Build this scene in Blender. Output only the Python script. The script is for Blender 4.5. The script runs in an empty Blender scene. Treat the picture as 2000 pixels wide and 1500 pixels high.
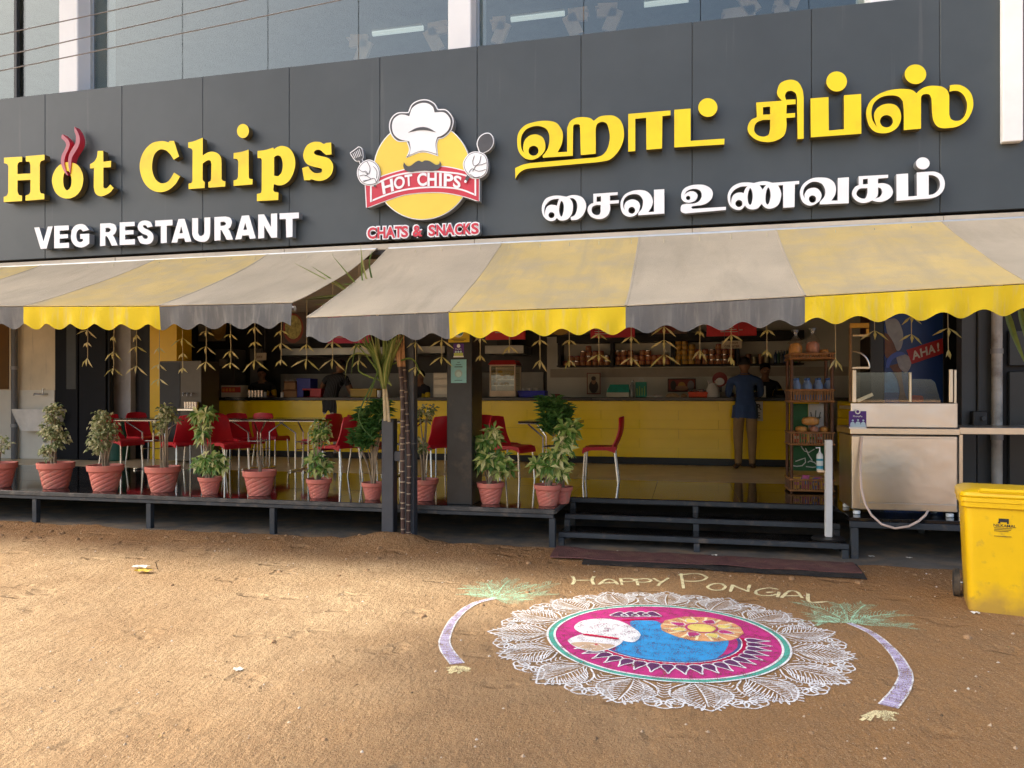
import bpy, bmesh, math, random
import numpy as np
from math import sin, cos, pi, radians
from mathutils import Vector, Matrix, noise
from mathutils.geometry import tessellate_polygon
random.seed(7)
SC = bpy.context.scene
COL = SC.collection
# ---------------------------------------------------------------- camera, sky, sun, exposure
F, CX, HZ, H = 1450.0, 1000.0, 776.0, 1.42      # focal length in photo pixels, principal column, horizon row, eye height
TH = radians(13.1); S, C = sin(TH), cos(TH)       # the shop front is turned 13 degrees to the camera
cam = bpy.data.cameras.new("camera"); camo = bpy.data.objects.new("camera", cam); COL.objects.link(camo)
cam.sensor_width = 36.0; cam.lens = 36.0 * F / 2000.0; cam.shift_y = (HZ - 750.0) / 2000.0
cam.clip_start = 0.05; cam.clip_end = 2000.0
camo.location = (0, 0, H); camo.rotation_euler = (pi / 2, 0, TH)
SC.camera = camo
SUN_DIR = Vector((0.66, 0.27, -0.72)).normalized()     # the way the light travels: from the left, a little from the street
# (x, y, height, radius, leaf clusters): where on the yard each crown clump of the street tree throws its shade
SHADE = [(1.7, 4.3, 15.4, 1.7, 357), (3.2, 3, 15.9, 1.8, 408), (0.5, 2.6, 15.2, 1.4, 187), (2.6, 5.4, 15.6, 1.5, 306), (0.9, 5.5, 15.4, 1.2, 153), (-0.6, 3.7, 15.3, 1.1, 76), (4.4, 4.6, 16, 1.6, 374), (1.4, 1.4, 15.4, 1.5, 272), (-0.6, 2, 15.4, 1.1, 85),
         (-4.6, 8.4, 13.6, 1.7, 300), (-2.6, 7.6, 13.8, 1.5, 300), (-2.4, 9.4, 14.2, 1.7, 320), (-0.4, 8.3, 13.6, 1.9, 360), (1.8, 8.6, 13.8, 1.9, 360), (3.9, 8.2, 14, 1.9, 360), (5.9, 8.6, 14.2, 1.9, 340), (6.4, 6.4, 14.4, 1.6, 240), (0.6, 7, 13.4, 1.2, 150), (2.8, 7, 13.6, 1.3, 170), (4.6, 6.6, 14, 1.3, 170),
         (-8.4, 7.2, 13.4, 1.3, 200), (-6.8, 6.75, 13.4, 1.0, 170), (-5.2, 6.75, 13.5, 1.0, 170), (-3.7, 6.75, 13.4, 1.0, 170), (-2.3, 6.7, 13.4, 1.0, 160), (-1.0, 6.6, 13.4, 1.0, 130), (-6.4, 8.2, 13.6, 1.4, 240)]
w = bpy.data.worlds.new("World"); SC.world = w; w.use_nodes = True
nt = w.node_tree; bg = nt.nodes["Background"]
sky = nt.nodes.new("ShaderNodeTexSky"); sky.sky_type = 'NISHITA'; sky.sun_disc = False
sky.sun_elevation = math.asin(-SUN_DIR.z)
sky.sun_rotation = math.atan2(-SUN_DIR.x, -SUN_DIR.y)
sky.air_density = 1.0; sky.dust_density = 4.0; sky.ozone_density = 0.6
nt.links.new(sky.outputs[0], bg.inputs[0]); bg.inputs[1].default_value = 0.13
sl = bpy.data.lights.new("sun", 'SUN'); sl.energy = 2.4; sl.angle = radians(2.5); sl.color = (1.0, 0.93, 0.82)
so = bpy.data.objects.new("sun", sl); COL.objects.link(so); so.location = (-6, -4, 12)
so.rotation_euler = SUN_DIR.to_track_quat('-Z', 'Y').to_euler()
SC.view_settings.view_transform = 'Standard'; SC.view_settings.look = 'None'
SC.view_settings.exposure = 1.66; SC.view_settings.gamma = 1.0
SC.render.engine = 'CYCLES'
SC.cycles.max_bounces = 7; SC.cycles.diffuse_bounces = 4; SC.cycles.glossy_bounces = 3
SC.cycles.transparent_max_bounces = 16; SC.cycles.use_denoising = True; SC.cycles.denoising_prefilter = 'NONE'
SC.cycles.use_adaptive_sampling = True; SC.cycles.adaptive_threshold = .02
# ---------------------------------------------------------------- from the photo to the place
def P(u, v, Y):
    a = (u - CX) / F; d = Y / (a * S + C)
    return Vector((d * (a * C - S), Y, H - (v - HZ) / F * d))
def PX(u, Y): return P(u, HZ, Y).x
def PZ(u, v, Y): return P(u, v, Y).z
def G(u, v, z=0.0):
    d = F * (H - z) / (v - HZ); a = (u - CX) / F
    return Vector((d * (a * C - S), d * (a * S + C), z))
# ---------------------------------------------------------------- materials
def hx(s):
    s = s.lstrip('#'); o = []
    for i in (0, 2, 4):
        c = int(s[i:i + 2], 16) / 255
        o.append(c / 12.92 if c <= .04045 else ((c + .055) / 1.055) ** 2.4)
    return tuple(o)
MATS = {}
def M(name, col, rough=.6, metal=0., var=.12, vs=4., bump=0., bs=80., spec=.4, dust=None, streak=None, coord='Object', attr=None, trans=0., coat=0., sub=0., bd=.01):
    if name in MATS: return MATS[name]
    if isinstance(col, str): col = hx(col)
    m = bpy.data.materials.new(name); m.use_nodes = True; t = m.node_tree; N = t.nodes; L = t.links
    b = N["Principled BSDF"]; b.inputs["Roughness"].default_value = rough; b.inputs["Metallic"].default_value = metal
    b.inputs["Specular IOR Level"].default_value = spec
    if coat: b.inputs["Coat Weight"].default_value = coat; b.inputs["Coat Roughness"].default_value = .1
    if sub: b.inputs["Subsurface Weight"].default_value = sub; b.inputs["Subsurface Scale"].default_value = .01
    tc = N.new("ShaderNodeTexCoord")
    if coord == 'World':
        g = N.new("ShaderNodeNewGeometry"); vec = g.outputs["Position"]
    else: vec = tc.outputs[coord]
    def noise_tex(scale, detail=4, stretch=None):
        v = vec
        if stretch:
            mp = N.new("ShaderNodeMapping"); mp.inputs["Scale"].default_value = stretch; L.new(vec, mp.inputs[0]); v = mp.outputs[0]
        n = N.new("ShaderNodeTexNoise"); n.inputs["Scale"].default_value = scale; n.inputs["Detail"].default_value = detail
        n.inputs["Roughness"].default_value = .6
        L.new(v, n.inputs["Vector"]); return n.outputs[0]
    def mix(fac, a, bcol, blend='MIX'):
        x = N.new("ShaderNodeMix"); x.data_type = 'RGBA'; x.blend_type = blend
        if isinstance(fac, float): x.inputs[0].default_value = fac
        else: L.new(fac, x.inputs[0])
        for i, q in ((6, a), (7, bcol)):
            if isinstance(q, tuple): x.inputs[i].default_value = (*q[:3], 1)
            else: L.new(q, x.inputs[i])
        return x.outputs[2]
    def ramp(fac, lo, hi):
        r = N.new("ShaderNodeMapRange"); r.inputs[1].default_value = lo; r.inputs[2].default_value = hi
        L.new(fac, r.inputs[0]); return r.outputs[0]
    lo = tuple(max(0, c * (1 - var)) for c in col); hi = tuple(min(1, c * (1 + var)) for c in col)
    cur = mix(ramp(noise_tex(vs), .3, .7), lo, hi)
    if attr:                      # each leaf or pack has its own colour
        a = N.new("ShaderNodeAttribute"); a.attribute_name = 'var'
        r = N.new("ShaderNodeValToRGB"); e = r.color_ramp.elements
        cs = [hx(q) if isinstance(q, str) else q for q in attr]
        e[0].color = (*cs[0], 1); e[1].color = (*cs[-1], 1)
        for i, q in enumerate(cs[1:-1]):
            k = e.new((i + 1) / (len(cs) - 1)); k.color = (*q, 1)
        L.new(a.outputs["Fac"], r.inputs[0])
        cur = mix(ramp(noise_tex(vs), .2, .8), mix(.25, r.outputs[0], (0, 0, 0)), r.outputs[0])
    if dust:                      # (colour, scale, low, high)
        cur = mix(ramp(noise_tex(dust[1], 6), dust[2], dust[3]), cur, hx(dust[0]) if isinstance(dust[0], str) else dust[0])
    if streak:                    # (colour, low, high, stretch)
        cur = mix(ramp(noise_tex(1., 5, streak[3]), streak[1], streak[2]), cur, hx(streak[0]) if isinstance(streak[0], str) else streak[0])
    L.new(cur, b.inputs["Base Color"])
    if bump:
        bp = N.new("ShaderNodeBump"); bp.inputs["Strength"].default_value = bump; bp.inputs["Distance"].default_value = bd
        L.new(noise_tex(bs, 3), bp.inputs["Height"]); L.new(bp.outputs[0], b.inputs["Normal"])
    if trans:                     # thin leaf or cloth: some light comes through
        tr = N.new("ShaderNodeBsdfTranslucent"); L.new(cur, tr.inputs[0])
        mx = N.new("ShaderNodeMixShader"); mx.inputs[0].default_value = trans
        L.new(b.outputs[0], mx.inputs[1]); L.new(tr.outputs[0], mx.inputs[2]); L.new(mx.outputs[0], N["Material Output"].inputs[0])
    MATS[name] = m; return m
def glass(name, tint, gloss, rough=.02, gcol=(.9, .93, .95), bump=0):
    m = bpy.data.materials.new(name); m.use_nodes = True; t = m.node_tree; N = t.nodes; L = t.links
    N.remove(N["Principled BSDF"])
    a = N.new("ShaderNodeBsdfTransparent"); a.inputs[0].default_value = (*tint, 1)
    g = N.new("ShaderNodeBsdfGlossy"); g.inputs[0].default_value = (*gcol, 1); g.inputs["Roughness"].default_value = rough
    if bump:
        n = N.new("ShaderNodeTexNoise"); n.inputs["Scale"].default_value = 1.3
        bp = N.new("ShaderNodeBump"); bp.inputs["Strength"].default_value = bump; bp.inputs["Distance"].default_value = .02
        tc = N.new("ShaderNodeTexCoord"); L.new(tc.outputs["Object"], n.inputs["Vector"])
        L.new(n.outputs[0], bp.inputs["Height"]); L.new(bp.outputs[0], g.inputs["Normal"])
    x = N.new("ShaderNodeMixShader"); x.inputs[0].default_value = gloss
    L.new(a.outputs[0], x.inputs[1]); L.new(g.outputs[0], x.inputs[2]); L.new(x.outputs[0], N["Material Output"].inputs[0])
    return m
def powder(name, col, cover=.5, scale=160.):
    """chalk powder strewn on the sand: grains with the ground showing between them"""
    m = bpy.data.materials.new(name); m.use_nodes = True; t = m.node_tree; N = t.nodes; L = t.links
    b = N["Principled BSDF"]; b.inputs["Roughness"].default_value = .95; b.inputs["Specular IOR Level"].default_value = .1
    g = N.new("ShaderNodeNewGeometry")
    n = N.new("ShaderNodeTexNoise"); n.inputs["Scale"].default_value = scale; n.inputs["Detail"].default_value = 3
    n2 = N.new("ShaderNodeTexNoise"); n2.inputs["Scale"].default_value = 14; n2.inputs["Detail"].default_value = 4
    L.new(g.outputs["Position"], n.inputs["Vector"]); L.new(g.outputs["Position"], n2.inputs["Vector"])
    ad = N.new("ShaderNodeMath"); ad.operation = 'MULTIPLY_ADD'; L.new(n2.outputs[0], ad.inputs[0]); ad.inputs[1].default_value = .5; L.new(n.outputs[0], ad.inputs[2])
    r = N.new("ShaderNodeMapRange"); r.inputs[1].default_value = .95 - cover * .6; r.inputs[2].default_value = 1.06 - cover * .6
    L.new(ad.outputs[0], r.inputs[0])
    c = hx(col) if isinstance(col, str) else col
    mc = N.new("ShaderNodeMix"); mc.data_type = 'RGBA'; L.new(n2.outputs[0], mc.inputs[0])
    mc.inputs[6].default_value = (*[q * .72 for q in c], 1); mc.inputs[7].default_value = (*[min(1, q * 1.15) for q in c], 1)
    L.new(mc.outputs[2], b.inputs["Base Color"])
    tr = N.new("ShaderNodeBsdfTransparent"); mx = N.new("ShaderNodeMixShader"); L.new(r.outputs[0], mx.inputs[0])
    L.new(tr.outputs[0], mx.inputs[1]); L.new(b.outputs[0], mx.inputs[2]); L.new(mx.outputs[0], N["Material Output"].inputs[0])
    return m
# ---------------------------------------------------------------- objects
ROOT = {}
def org(o):
    while o is not None:
        if o in ROOT: return ROOT[o]
        o = o.parent
    return Vector((0, 0, 0))
def tag(o, label=None, cat=None, group=None, kind=None):
    if label: o["label"] = label
    if cat: o["category"] = cat
    if group: o["group"] = group
    if kind: o["kind"] = kind
    return o
def thing(name, label, cat, loc=(0, 0, 0), group=None, rz=0.):
    o = bpy.data.objects.new(name, None); COL.objects.link(o); o.location = loc; o.rotation_euler = (0, 0, rz)
    o.empty_display_size = .1
    ROOT[o] = Vector(loc); return tag(o, label, cat, group)
def link(name, me, mat, parent):
    o = bpy.data.objects.new(name, me); COL.objects.link(o)
    if mat is not None:
        for q in (mat if isinstance(mat, (list, tuple)) else [mat]): me.materials.append(q)
    if parent is not None: o.parent = parent
    return o
class MB:
    def __init__(s): s.v = []; s.f = []; s.m = []; s.a = []; s.mi = 0; s.av = 0.
    def add(s, vs, fs):
        k = len(s.v); s.v += [tuple(q) for q in vs]
        for f in fs: s.f.append([k + i for i in f]); s.m.append(s.mi); s.a.append(s.av)
        return s
    def box(s, x0, x1, y0, y1, z0, z1, ch=0.):
        if x1 < x0: x0, x1 = x1, x0
        if y1 < y0: y0, y1 = y1, y0
        if z1 < z0: z0, z1 = z1, z0
        if ch <= 0 or min(x1 - x0, y1 - y0, z1 - z0) < 2.2 * ch:
            return s.add([(x0, y0, z0), (x1, y0, z0), (x1, y1, z0), (x0, y1, z0), (x0, y0, z1), (x1, y0, z1), (x1, y1, z1), (x0, y1, z1)],
                         [(0, 3, 2, 1), (4, 5, 6, 7), (0, 1, 5, 4), (1, 2, 6, 5), (2, 3, 7, 6), (3, 0, 4, 7)])
        vs = []; idx = {}
        for ix, X in ((0, x0), (1, x1)):
            for iy, Y in ((0, y0), (1, y1)):
                for iz, Z in ((0, z0), (1, z1)):
                    for ax in range(3):
                        p = [X, Y, Z]
                        for q in range(3):
                            if q != ax: p[q] += ch * (1 if (ix, iy, iz)[q] == 0 else -1)
                        idx[(ix, iy, iz, ax)] = len(vs); vs.append(p)
        fs = []
        for ax in range(3):
            o1, o2 = [(1, 2), (2, 0), (0, 1)][ax]
            for e in (0, 1):
                q = []
                for a, b in ((0, 0), (1, 0), (1, 1), (0, 1)):
                    k = [0, 0, 0]; k[ax] = e; k[o1] = a; k[o2] = b; q.append(idx[(*k, ax)])
                fs.append(q if e else q[::-1])
        for ax in range(3):
            o1, o2 = [(1, 2), (2, 0), (0, 1)][ax]
            for a in (0, 1):
                for b in (0, 1):
                    k0 = [0, 0, 0]; k0[o1] = a; k0[o2] = b; k1 = list(k0); k1[ax] = 1
                    q = [idx[(*k0, o1)], idx[(*k1, o1)], idx[(*k1, o2)], idx[(*k0, o2)]]
                    fs.append(q[::-1] if (a == b) else q)
        for ix in (0, 1):
            for iy in (0, 1):
                for iz in (0, 1):
                    q = [idx[(ix, iy, iz, a)] for a in range(3)]
                    fs.append(q if (ix + iy + iz) % 2 else q[::-1])
        return s.add(vs, fs)
    def tube(s, path, r, n=8, cap=True):
        path = [Vector(p) for p in path]; rs = r if isinstance(r, (list, tuple)) else [r] * len(path)
        rings = []; prev = None
        for i, p in enumerate(path):
            t = (path[min(i + 1, len(path) - 1)] - path[max(i - 1, 0)]).normalized()
            if prev is None:
                ref = Vector((0, 0, 1)) if abs(t.z) < .9 else Vector((1, 0, 0)); a = t.cross(ref).normalized()
            else: a = (prev - t * prev.dot(t)).normalized()
            prev = a; b = t.cross(a)
            rings.append([p + (a * cos(2 * pi * k / n) + b * sin(2 * pi * k / n)) * rs[i] for k in range(n)])
        vs = [q for g in rings for q in g]; fs = []
        for i in range(len(rings) - 1):
            for k in range(n): fs.append((i * n + k, i * n + (k + 1) % n, (i + 1) * n + (k + 1) % n, (i + 1) * n + k))
        if cap: fs.append(tuple(range(n))[::-1]); fs.append(tuple((len(rings) - 1) * n + k for k in range(n)))
        return s.add(vs, fs)
    def lathe(s, prof, n=20, c=(0, 0, 0)):
        vs = [(c[0] + r * cos(2 * pi * k / n), c[1] + r * sin(2 * pi * k / n), c[2] + z) for r, z in prof for k in range(n)]; fs = []
        for i in range(len(prof) - 1):
            for k in range(n): fs.append((i * n + k, i * n + (k + 1) % n, (i + 1) * n + (k + 1) % n, (i + 1) * n + k))
        fs.append(tuple(range(n))[::-1]); fs.append(tuple((len(prof) - 1) * n + k for k in range(n)))
        return s.add(vs, fs)
    def quad(s, a, b, c, d): return s.add([a, b, c, d], [(0, 1, 2, 3)])
    def beam(s, p, q, w, h):
        p, q = Vector(p), Vector(q); t = (q - p).normalized()
        a = t.cross(Vector((0, 0, 1)) if abs(t.z) < .95 else Vector((0, 1, 0))).normalized() * w / 2; b = a.cross(t).normalized() * h / 2
        return s.add([p - a - b, p + a - b, p + a + b, p - a + b, q - a - b, q + a - b, q + a + b, q - a + b],
                     [(0, 1, 2, 3)[::-1], (4, 5, 6, 7), (0, 4, 5, 1)[::-1], (1, 5, 6, 2)[::-1], (2, 6, 7, 3)[::-1], (3, 7, 4, 0)[::-1]])
    def leaf(s, base, d, L, W, up=Vector((0, 0, 1)), droop=.15):
        d = d.normalized(); sd = d.cross(up)
        if sd.length < .05: sd = d.cross(Vector((1, 0, 0)))
        sd.normalize(); nn = sd.cross(d)
        m = base + d * L * .5 + nn * L * .08; tip = base + d * L - Vector((0, 0, 1)) * L * droop
        return s.add([base, m + sd * W / 2 + nn * W * .12, tip, m - sd * W / 2 + nn * W * .12, m], [(0, 4, 1), (1, 4, 2), (0, 3, 4), (3, 2, 4)])
    def grid(s, fn, nu, nv, flip=False):
        vs = [fn(i / nu, j / nv) for j in range(nv + 1) for i in range(nu + 1)]; fs = []
        for j in range(nv):
            for i in range(nu):
                q = (j * (nu + 1) + i, j * (nu + 1) + i + 1, (j + 1) * (nu + 1) + i + 1, (j + 1) * (nu + 1) + i)
                fs.append(q[::-1] if flip else q)
        return s.add(vs, fs)
    def slab(s, fa, fb, nu, nv):
        """closed sheet with thickness between two surfaces"""
        n = nu + 1; k = n * (nv + 1)
        vs = [fa(i / nu, j / nv) for j in range(nv + 1) for i in range(n)] + [fb(i / nu, j / nv) for j in range(nv + 1) for i in range(n)]
        fs = []
        for j in range(nv):
            for i in range(nu):
                q = (j * n + i, j * n + i + 1, (j + 1) * n + i + 1, (j + 1) * n + i); fs.append(q); fs.append(tuple(k + x for x in q[::-1]))
        rim = [i for i in range(n)] + [j * n + nu for j in range(1, nv + 1)] + [nv * n + i for i in range(nu - 1, -1, -1)] + [j * n for j in range(nv - 1, 0, -1)]
        for a in range(len(rim)):
            p, q = rim[a], rim[(a + 1) % len(rim)]; fs.append((q, p, k + p, k + q))
        return s.add(vs, fs)
    def mesh(s, name, off=Vector((0, 0, 0)), smooth=False, ang=None):
        me = bpy.data.meshes.new(name); me.from_pydata([(x - off[0], y - off[1], z - off[2]) for x, y, z in s.v], [], s.f)
        if any(s.m): me.polygons.foreach_set("material_index", s.m)
        if any(s.a):
            at = me.attributes.new('var', 'FLOAT', 'FACE'); at.data.foreach_set("value", s.a)
        if smooth:
            me.polygons.foreach_set("use_smooth", [True] * len(me.polygons))
            if ang is not None: me.set_sharp_from_angle(angle=radians(ang))
        me.update(); return me
    def build(s, name, mat, parent=None, smooth=False, ang=35, kind=None, label=None):
        o = link(name, s.mesh(name, org(parent) if parent is not None else Vector((0, 0, 0)), smooth, ang), mat, parent)
        if kind: o["kind"] = kind
        if label: o["label"] = label
        return o
def copy_tree(o, parent=None):
    c = o.copy(); COL.objects.link(c)
    if parent is not None: c.parent = parent
    for ch in list(o.children): copy_tree(ch, c)
    return c
def bx(name, mat, parent, x0, x1, y0, y1, z0, z1, ch=0.004, **k):
    return MB().box(x0, x1, y0, y1, z0, z1, ch).build(name, mat, parent, **k)
# ---- outlines: "x,y" smooth point, "x,y*" corner
def parse(t, o=(0, 0), s=1.):
    r = []
    for q in t.split():
        cr = q.endswith('*'); q = q.rstrip('*'); a, b = q.split(','); r.append((o[0] + float(a) / s, o[1] + float(b) / s, cr))
    return r
def smooth(pts, n=6, closed=True):
    out = []; k = len(pts); rng = k if closed else k - 1
    for i in range(rng):
        p, q = pts[i], pts[(i + 1) % k]; pp, qq = pts[i - 1], pts[(i + 2) % k]
        if not closed:
            if i == 0: pp = p
            if i == k - 2: qq = q
        if p[2] and q[2]: out.append((p[0], p[1])); continue
        t0 = (q[0] - p[0], q[1] - p[1]) if p[2] else ((q[0] - pp[0]) / 2, (q[1] - pp[1]) / 2)
        t1 = (q[0] - p[0], q[1] - p[1]) if q[2] else ((qq[0] - p[0]) / 2, (qq[1] - p[1]) / 2)
        for j in range(n):
            t = j / n; h0 = 2 * t ** 3 - 3 * t * t + 1; h1 = t ** 3 - 2 * t * t + t; h2 = -2 * t ** 3 + 3 * t * t; h3 = t ** 3 - t * t
            out.append((h0 * p[0] + h1 * t0[0] + h2 * q[0] + h3 * t1[0], h0 * p[1] + h1 * t0[1] + h2 * q[1] + h3 * t1[1]))
    if not closed: out.append((pts[-1][0], pts[-1][1]))
    return out
def ell(cx, cy, rx, ry, o=(0, 0), s=1., n=36, tilt=0.):
    return [(o[0] + (cx + rx * cos(2 * pi * i / n) * cos(tilt) - ry * sin(2 * pi * i / n) * sin(tilt)) / s,
             o[1] + (cy + rx * cos(2 * pi * i / n) * sin(tilt) + ry * sin(2 * pi * i / n) * cos(tilt)) / s) for i in range(n)]
def plate(name, loops, Y, depth, mats, parent, label=None):
    """outlines in photo pixels standing on the plane Y, extruded back by depth; first outline is the rim, the rest are holes"""
    L3 = [[P(u, v, Y) for u, v in lp] for lp in loops]
    flat = [[Vector((p.x, p.z, 0)) for p in lp] for lp in L3]
    tris = tessellate_polygon(flat); vs = [p for lp in L3 for p in lp]; n = len(vs)
    b = MB(); fs = []
    for t in tris:
        a, c, d = (vs[i] for i in t)
        ar = (c.x - a.x) * (d.z - a.z) - (c.z - a.z) * (d.x - a.x)
        if abs(ar) < 1e-10: continue
        fs.append(tuple(t) if ar > 0 else (t[0], t[2], t[1]))
    b.mi = 0; b.add(vs, fs)
    b.mi = 1 if isinstance(mats, (list, tuple)) and len(mats) > 1 else 0
    for lp in L3:
        area = sum(lp[i].x * lp[(i + 1) % len(lp)].z - lp[(i + 1) % len(lp)].x * lp[i].z for i in range(len(lp)))
        m = len(lp); bk = [Vector((p.x, Y + depth, p.z)) for p in lp]
        hole = lp is not L3[0]
        q = []
        for i in range(m):
            j = (i + 1) % m; f = (i, m + i, m + j, j)
            q.append(f if ((area > 0) != hole) else f[::-1])
        b.add(lp + bk, q)
    return b.build(name, mats, parent, label=label)
GLY = {}
def glyph(ch, off=0.):
    if (ch, off) not in GLY:
        cu = bpy.data.curves.new('glyph', 'FONT'); cu.body = ch; cu.offset = off; cu.resolution_u = 4
        ob = bpy.data.objects.new('glyph', cu); COL.objects.link(ob)
        me = bpy.data.meshes.new_from_object(ob)
        vs = [v.co.copy() for v in me.vertices]; fs = [tuple(p.vertices) for p in me.polygons]
        ed = {}
        for f in fs:
            for i in range(len(f)):
                a, b = f[i], f[(i + 1) % len(f)]
                if (b, a) in ed: del ed[(b, a)]
                else: ed[(a, b)] = 1
        bpy.data.objects.remove(ob); bpy.data.curves.remove(cu); bpy.data.meshes.remove(me)
        x0 = min(v.x for v in vs); x1 = max(v.x for v in vs); y0 = min(v.y for v in vs); y1 = max(v.y for v in vs)
        GLY[(ch, off)] = ([((v.x - x0) / (x1 - x0), (v.y - y0) / (y1 - y0)) for v in vs], fs, list(ed), (x1 - x0, y1 - y0, y0))
    return GLY[(ch, off)]
def letter(b, ch, off, corner, depth_vec, grow=0.):
    """one character filled into the quad corner = lower left, lower right, upper right, upper left (3-D)"""
    uv, fs, ed, _ = glyph(ch, off); c = corner
    def at(u, v): return c[0] * ((1 - u) * (1 - v)) + c[1] * (u * (1 - v)) + c[2] * (u * v) + c[3] * ((1 - u) * v)
    g = grow
    vs = [at(u * (1 + 2 * g) - g, v * (1 + 2 * g) - g) for u, v in uv]; n = len(vs)
    b.mi = 0; b.add(vs, fs)
    if depth_vec is not None:
        b.mi = 1; b.add(vs + [p + depth_vec for p in vs], [(j, i, n + i, n + j) for i, j in ed])
def text(name, body, mat, parent, p0, right, up, size, off=.0, gap=.0):
    """flat print: a line of text on a surface as one part, p0 = lower left"""
    cu = bpy.data.curves.new('t', 'FONT'); cu.body = body; cu.offset = off; cu.resolution_u = 2; cu.space_character = 1 + gap
    ob = bpy.data.objects.new('t', cu); COL.objects.link(ob); me = bpy.data.meshes.new_from_object(ob)
    bpy.data.objects.remove(ob); bpy.data.curves.remove(cu)
    R, U, p0 = Vector(right).normalized(), Vector(up).normalized(), Vector(p0); o = org(parent)
    for v in me.vertices: v.co = p0 + R * v.co.x * size + U * v.co.y * size - o
    return link(name, me, mat, parent)
# ================================================================ the setting
def sand_mat():
    m = bpy.data.materials.new("sand"); m.use_nodes = True; t = m.node_tree; N = t.nodes; L = t.links; b = N["Principled BSDF"]
    b.inputs["Roughness"].default_value = .95; b.inputs["Specular IOR Level"].default_value = .15
    g = N.new("ShaderNodeNewGeometry")
    def nz(sc, det, st=None, ro=.6):
        v = g.outputs["Position"]
        if st: mp = N.new("ShaderNodeMapping"); mp.inputs["Scale"].default_value = st; L.new(v, mp.inputs[0]); v = mp.outputs[0]
        n = N.new("ShaderNodeTexNoise"); n.inputs["Scale"].default_value = sc; n.inputs["Detail"].default_value = det; n.inputs["Roughness"].default_value = ro
        L.new(v, n.inputs["Vector"]); return n.outputs[0]
    def mr(f, a, c, lo=0., hi=1.):
        r = N.new("ShaderNodeMapRange"); r.inputs[1].default_value = a; r.inputs[2].default_value = c; r.inputs[3].default_value = lo; r.inputs[4].default_value = hi
        L.new(f, r.inputs[0]); return r.outputs[0]
    def mx(f, a, c):
        x = N.new("ShaderNodeMix"); x.data_type = 'RGBA'; L.new(f, x.inputs[0])
        for i, q in ((6, a), (7, c)):
            if isinstance(q, tuple): x.inputs[i].default_value = (*q, 1)
            else: L.new(q, x.inputs[i])
        return x.outputs[2]
    c = mx(mr(nz(.55, 5), .35, .65), (.37, .230, .115), (.52, .365, .205))          # pale dry and browner damp patches
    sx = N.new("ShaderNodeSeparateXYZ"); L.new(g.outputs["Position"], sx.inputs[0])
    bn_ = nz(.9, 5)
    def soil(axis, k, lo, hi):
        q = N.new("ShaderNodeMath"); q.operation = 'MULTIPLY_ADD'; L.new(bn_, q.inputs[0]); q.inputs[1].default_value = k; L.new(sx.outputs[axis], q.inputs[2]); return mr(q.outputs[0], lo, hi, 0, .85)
    c = mx(soil(0, 3.0, -.6, 1.9), c, (.32, .160, .055))  # redder sand to the right, with tree shade put into its colour
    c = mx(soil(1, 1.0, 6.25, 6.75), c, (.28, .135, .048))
    c = mx(mr(nz(3.2, 6, (1.2, .8, 1)), .42, .72, 0, .55), c, (.25, .15, .075))
    c = mx(mr(nz(9, 8, (1.2, .7, 1), .75), .52, .70, 0, .6), c, (.21, .125, .06))      # trodden, raked marks
    c = mx(mr(nz(30, 5), .5, .8, 0, .5), c, (.22, .12, .055))
    c = mx(mr(nz(75, 3, None, .9), .56, .66, 0, .6), c, (.62, .43, .235))
    c = mx(mr(nz(62, 3, None, .9), .57, .67, 0, .65), c, (.16, .09, .045))
    c = mx(mr(nz(190, 2, None, .8), .57, .70, 0, .7), c, (.66, .49, .30))          # light grains
    c = mx(mr(nz(140, 2, None, .8), .58, .72, 0, .75), c, (.13, .075, .04))          # dark grains
    L.new(c, b.inputs["Base Color"])
    h1 = nz(85, 4, None, .8); h2 = nz(22, 6, (1.2, .6, 1), .65)
    ad = N.new("ShaderNodeMath"); ad.operation = 'MULTIPLY_ADD'; L.new(h2, ad.inputs[0]); ad.inputs[1].default_value = 3.0; L.new(h1, ad.inputs[2])
    vo = N.new("ShaderNodeTexVoronoi"); vo.inputs["Scale"].default_value = 2.1; vo.inputs["Randomness"].default_value = 1.0      # scuffs and footprints
    mp = N.new("ShaderNodeMapping"); mp.inputs["Scale"].default_value = (1.0, 1.7, 1); mp.inputs["Rotation"].default_value = (0, 0, .5); L.new(g.outputs["Position"], mp.inputs[0])
    wn = N.new("ShaderNodeTexNoise"); wn.inputs["Scale"].default_value = 5; wa = N.new("ShaderNodeVectorMath"); wa.operation = 'MULTIPLY_ADD'; wa.inputs[1].default_value = (.45, .45, 0)
    L.new(g.outputs["Position"], wn.inputs["Vector"]); L.new(wn.outputs[1], wa.inputs[0]); L.new(mp.outputs[0], wa.inputs[2]); L.new(wa.outputs[0], vo.inputs["Vector"])
    dent = mr(vo.outputs["Distance"], .13, .27, 0., 2.3)
    a2 = N.new("ShaderNodeMath"); a2.operation = 'ADD'; L.new(ad.outputs[0], a2.inputs[0]); L.new(dent, a2.inputs[1]); ad = a2
    bp = N.new("ShaderNodeBump"); bp.inputs["Strength"].default_value = .9; bp.inputs["Distance"].default_value = .014
    L.new(ad.outputs[0], bp.inputs["Height"]); L.new(bp.outputs[0], b.inputs["Normal"])
    return m
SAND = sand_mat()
RC = Vector((-.11, 4.47, 0))                      # centre of the floor drawing
def sstep(a, b, x):
    t = max(0, min(1, (x - a) / (b - a))); return t * t * (3 - 2 * t)
def edge_y(x): return 6.84 + .07 * noise.noise((x * 1.3, 3.1, 0)) + .035 * noise.noise((x * 5, 1.1, 0))
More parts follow.
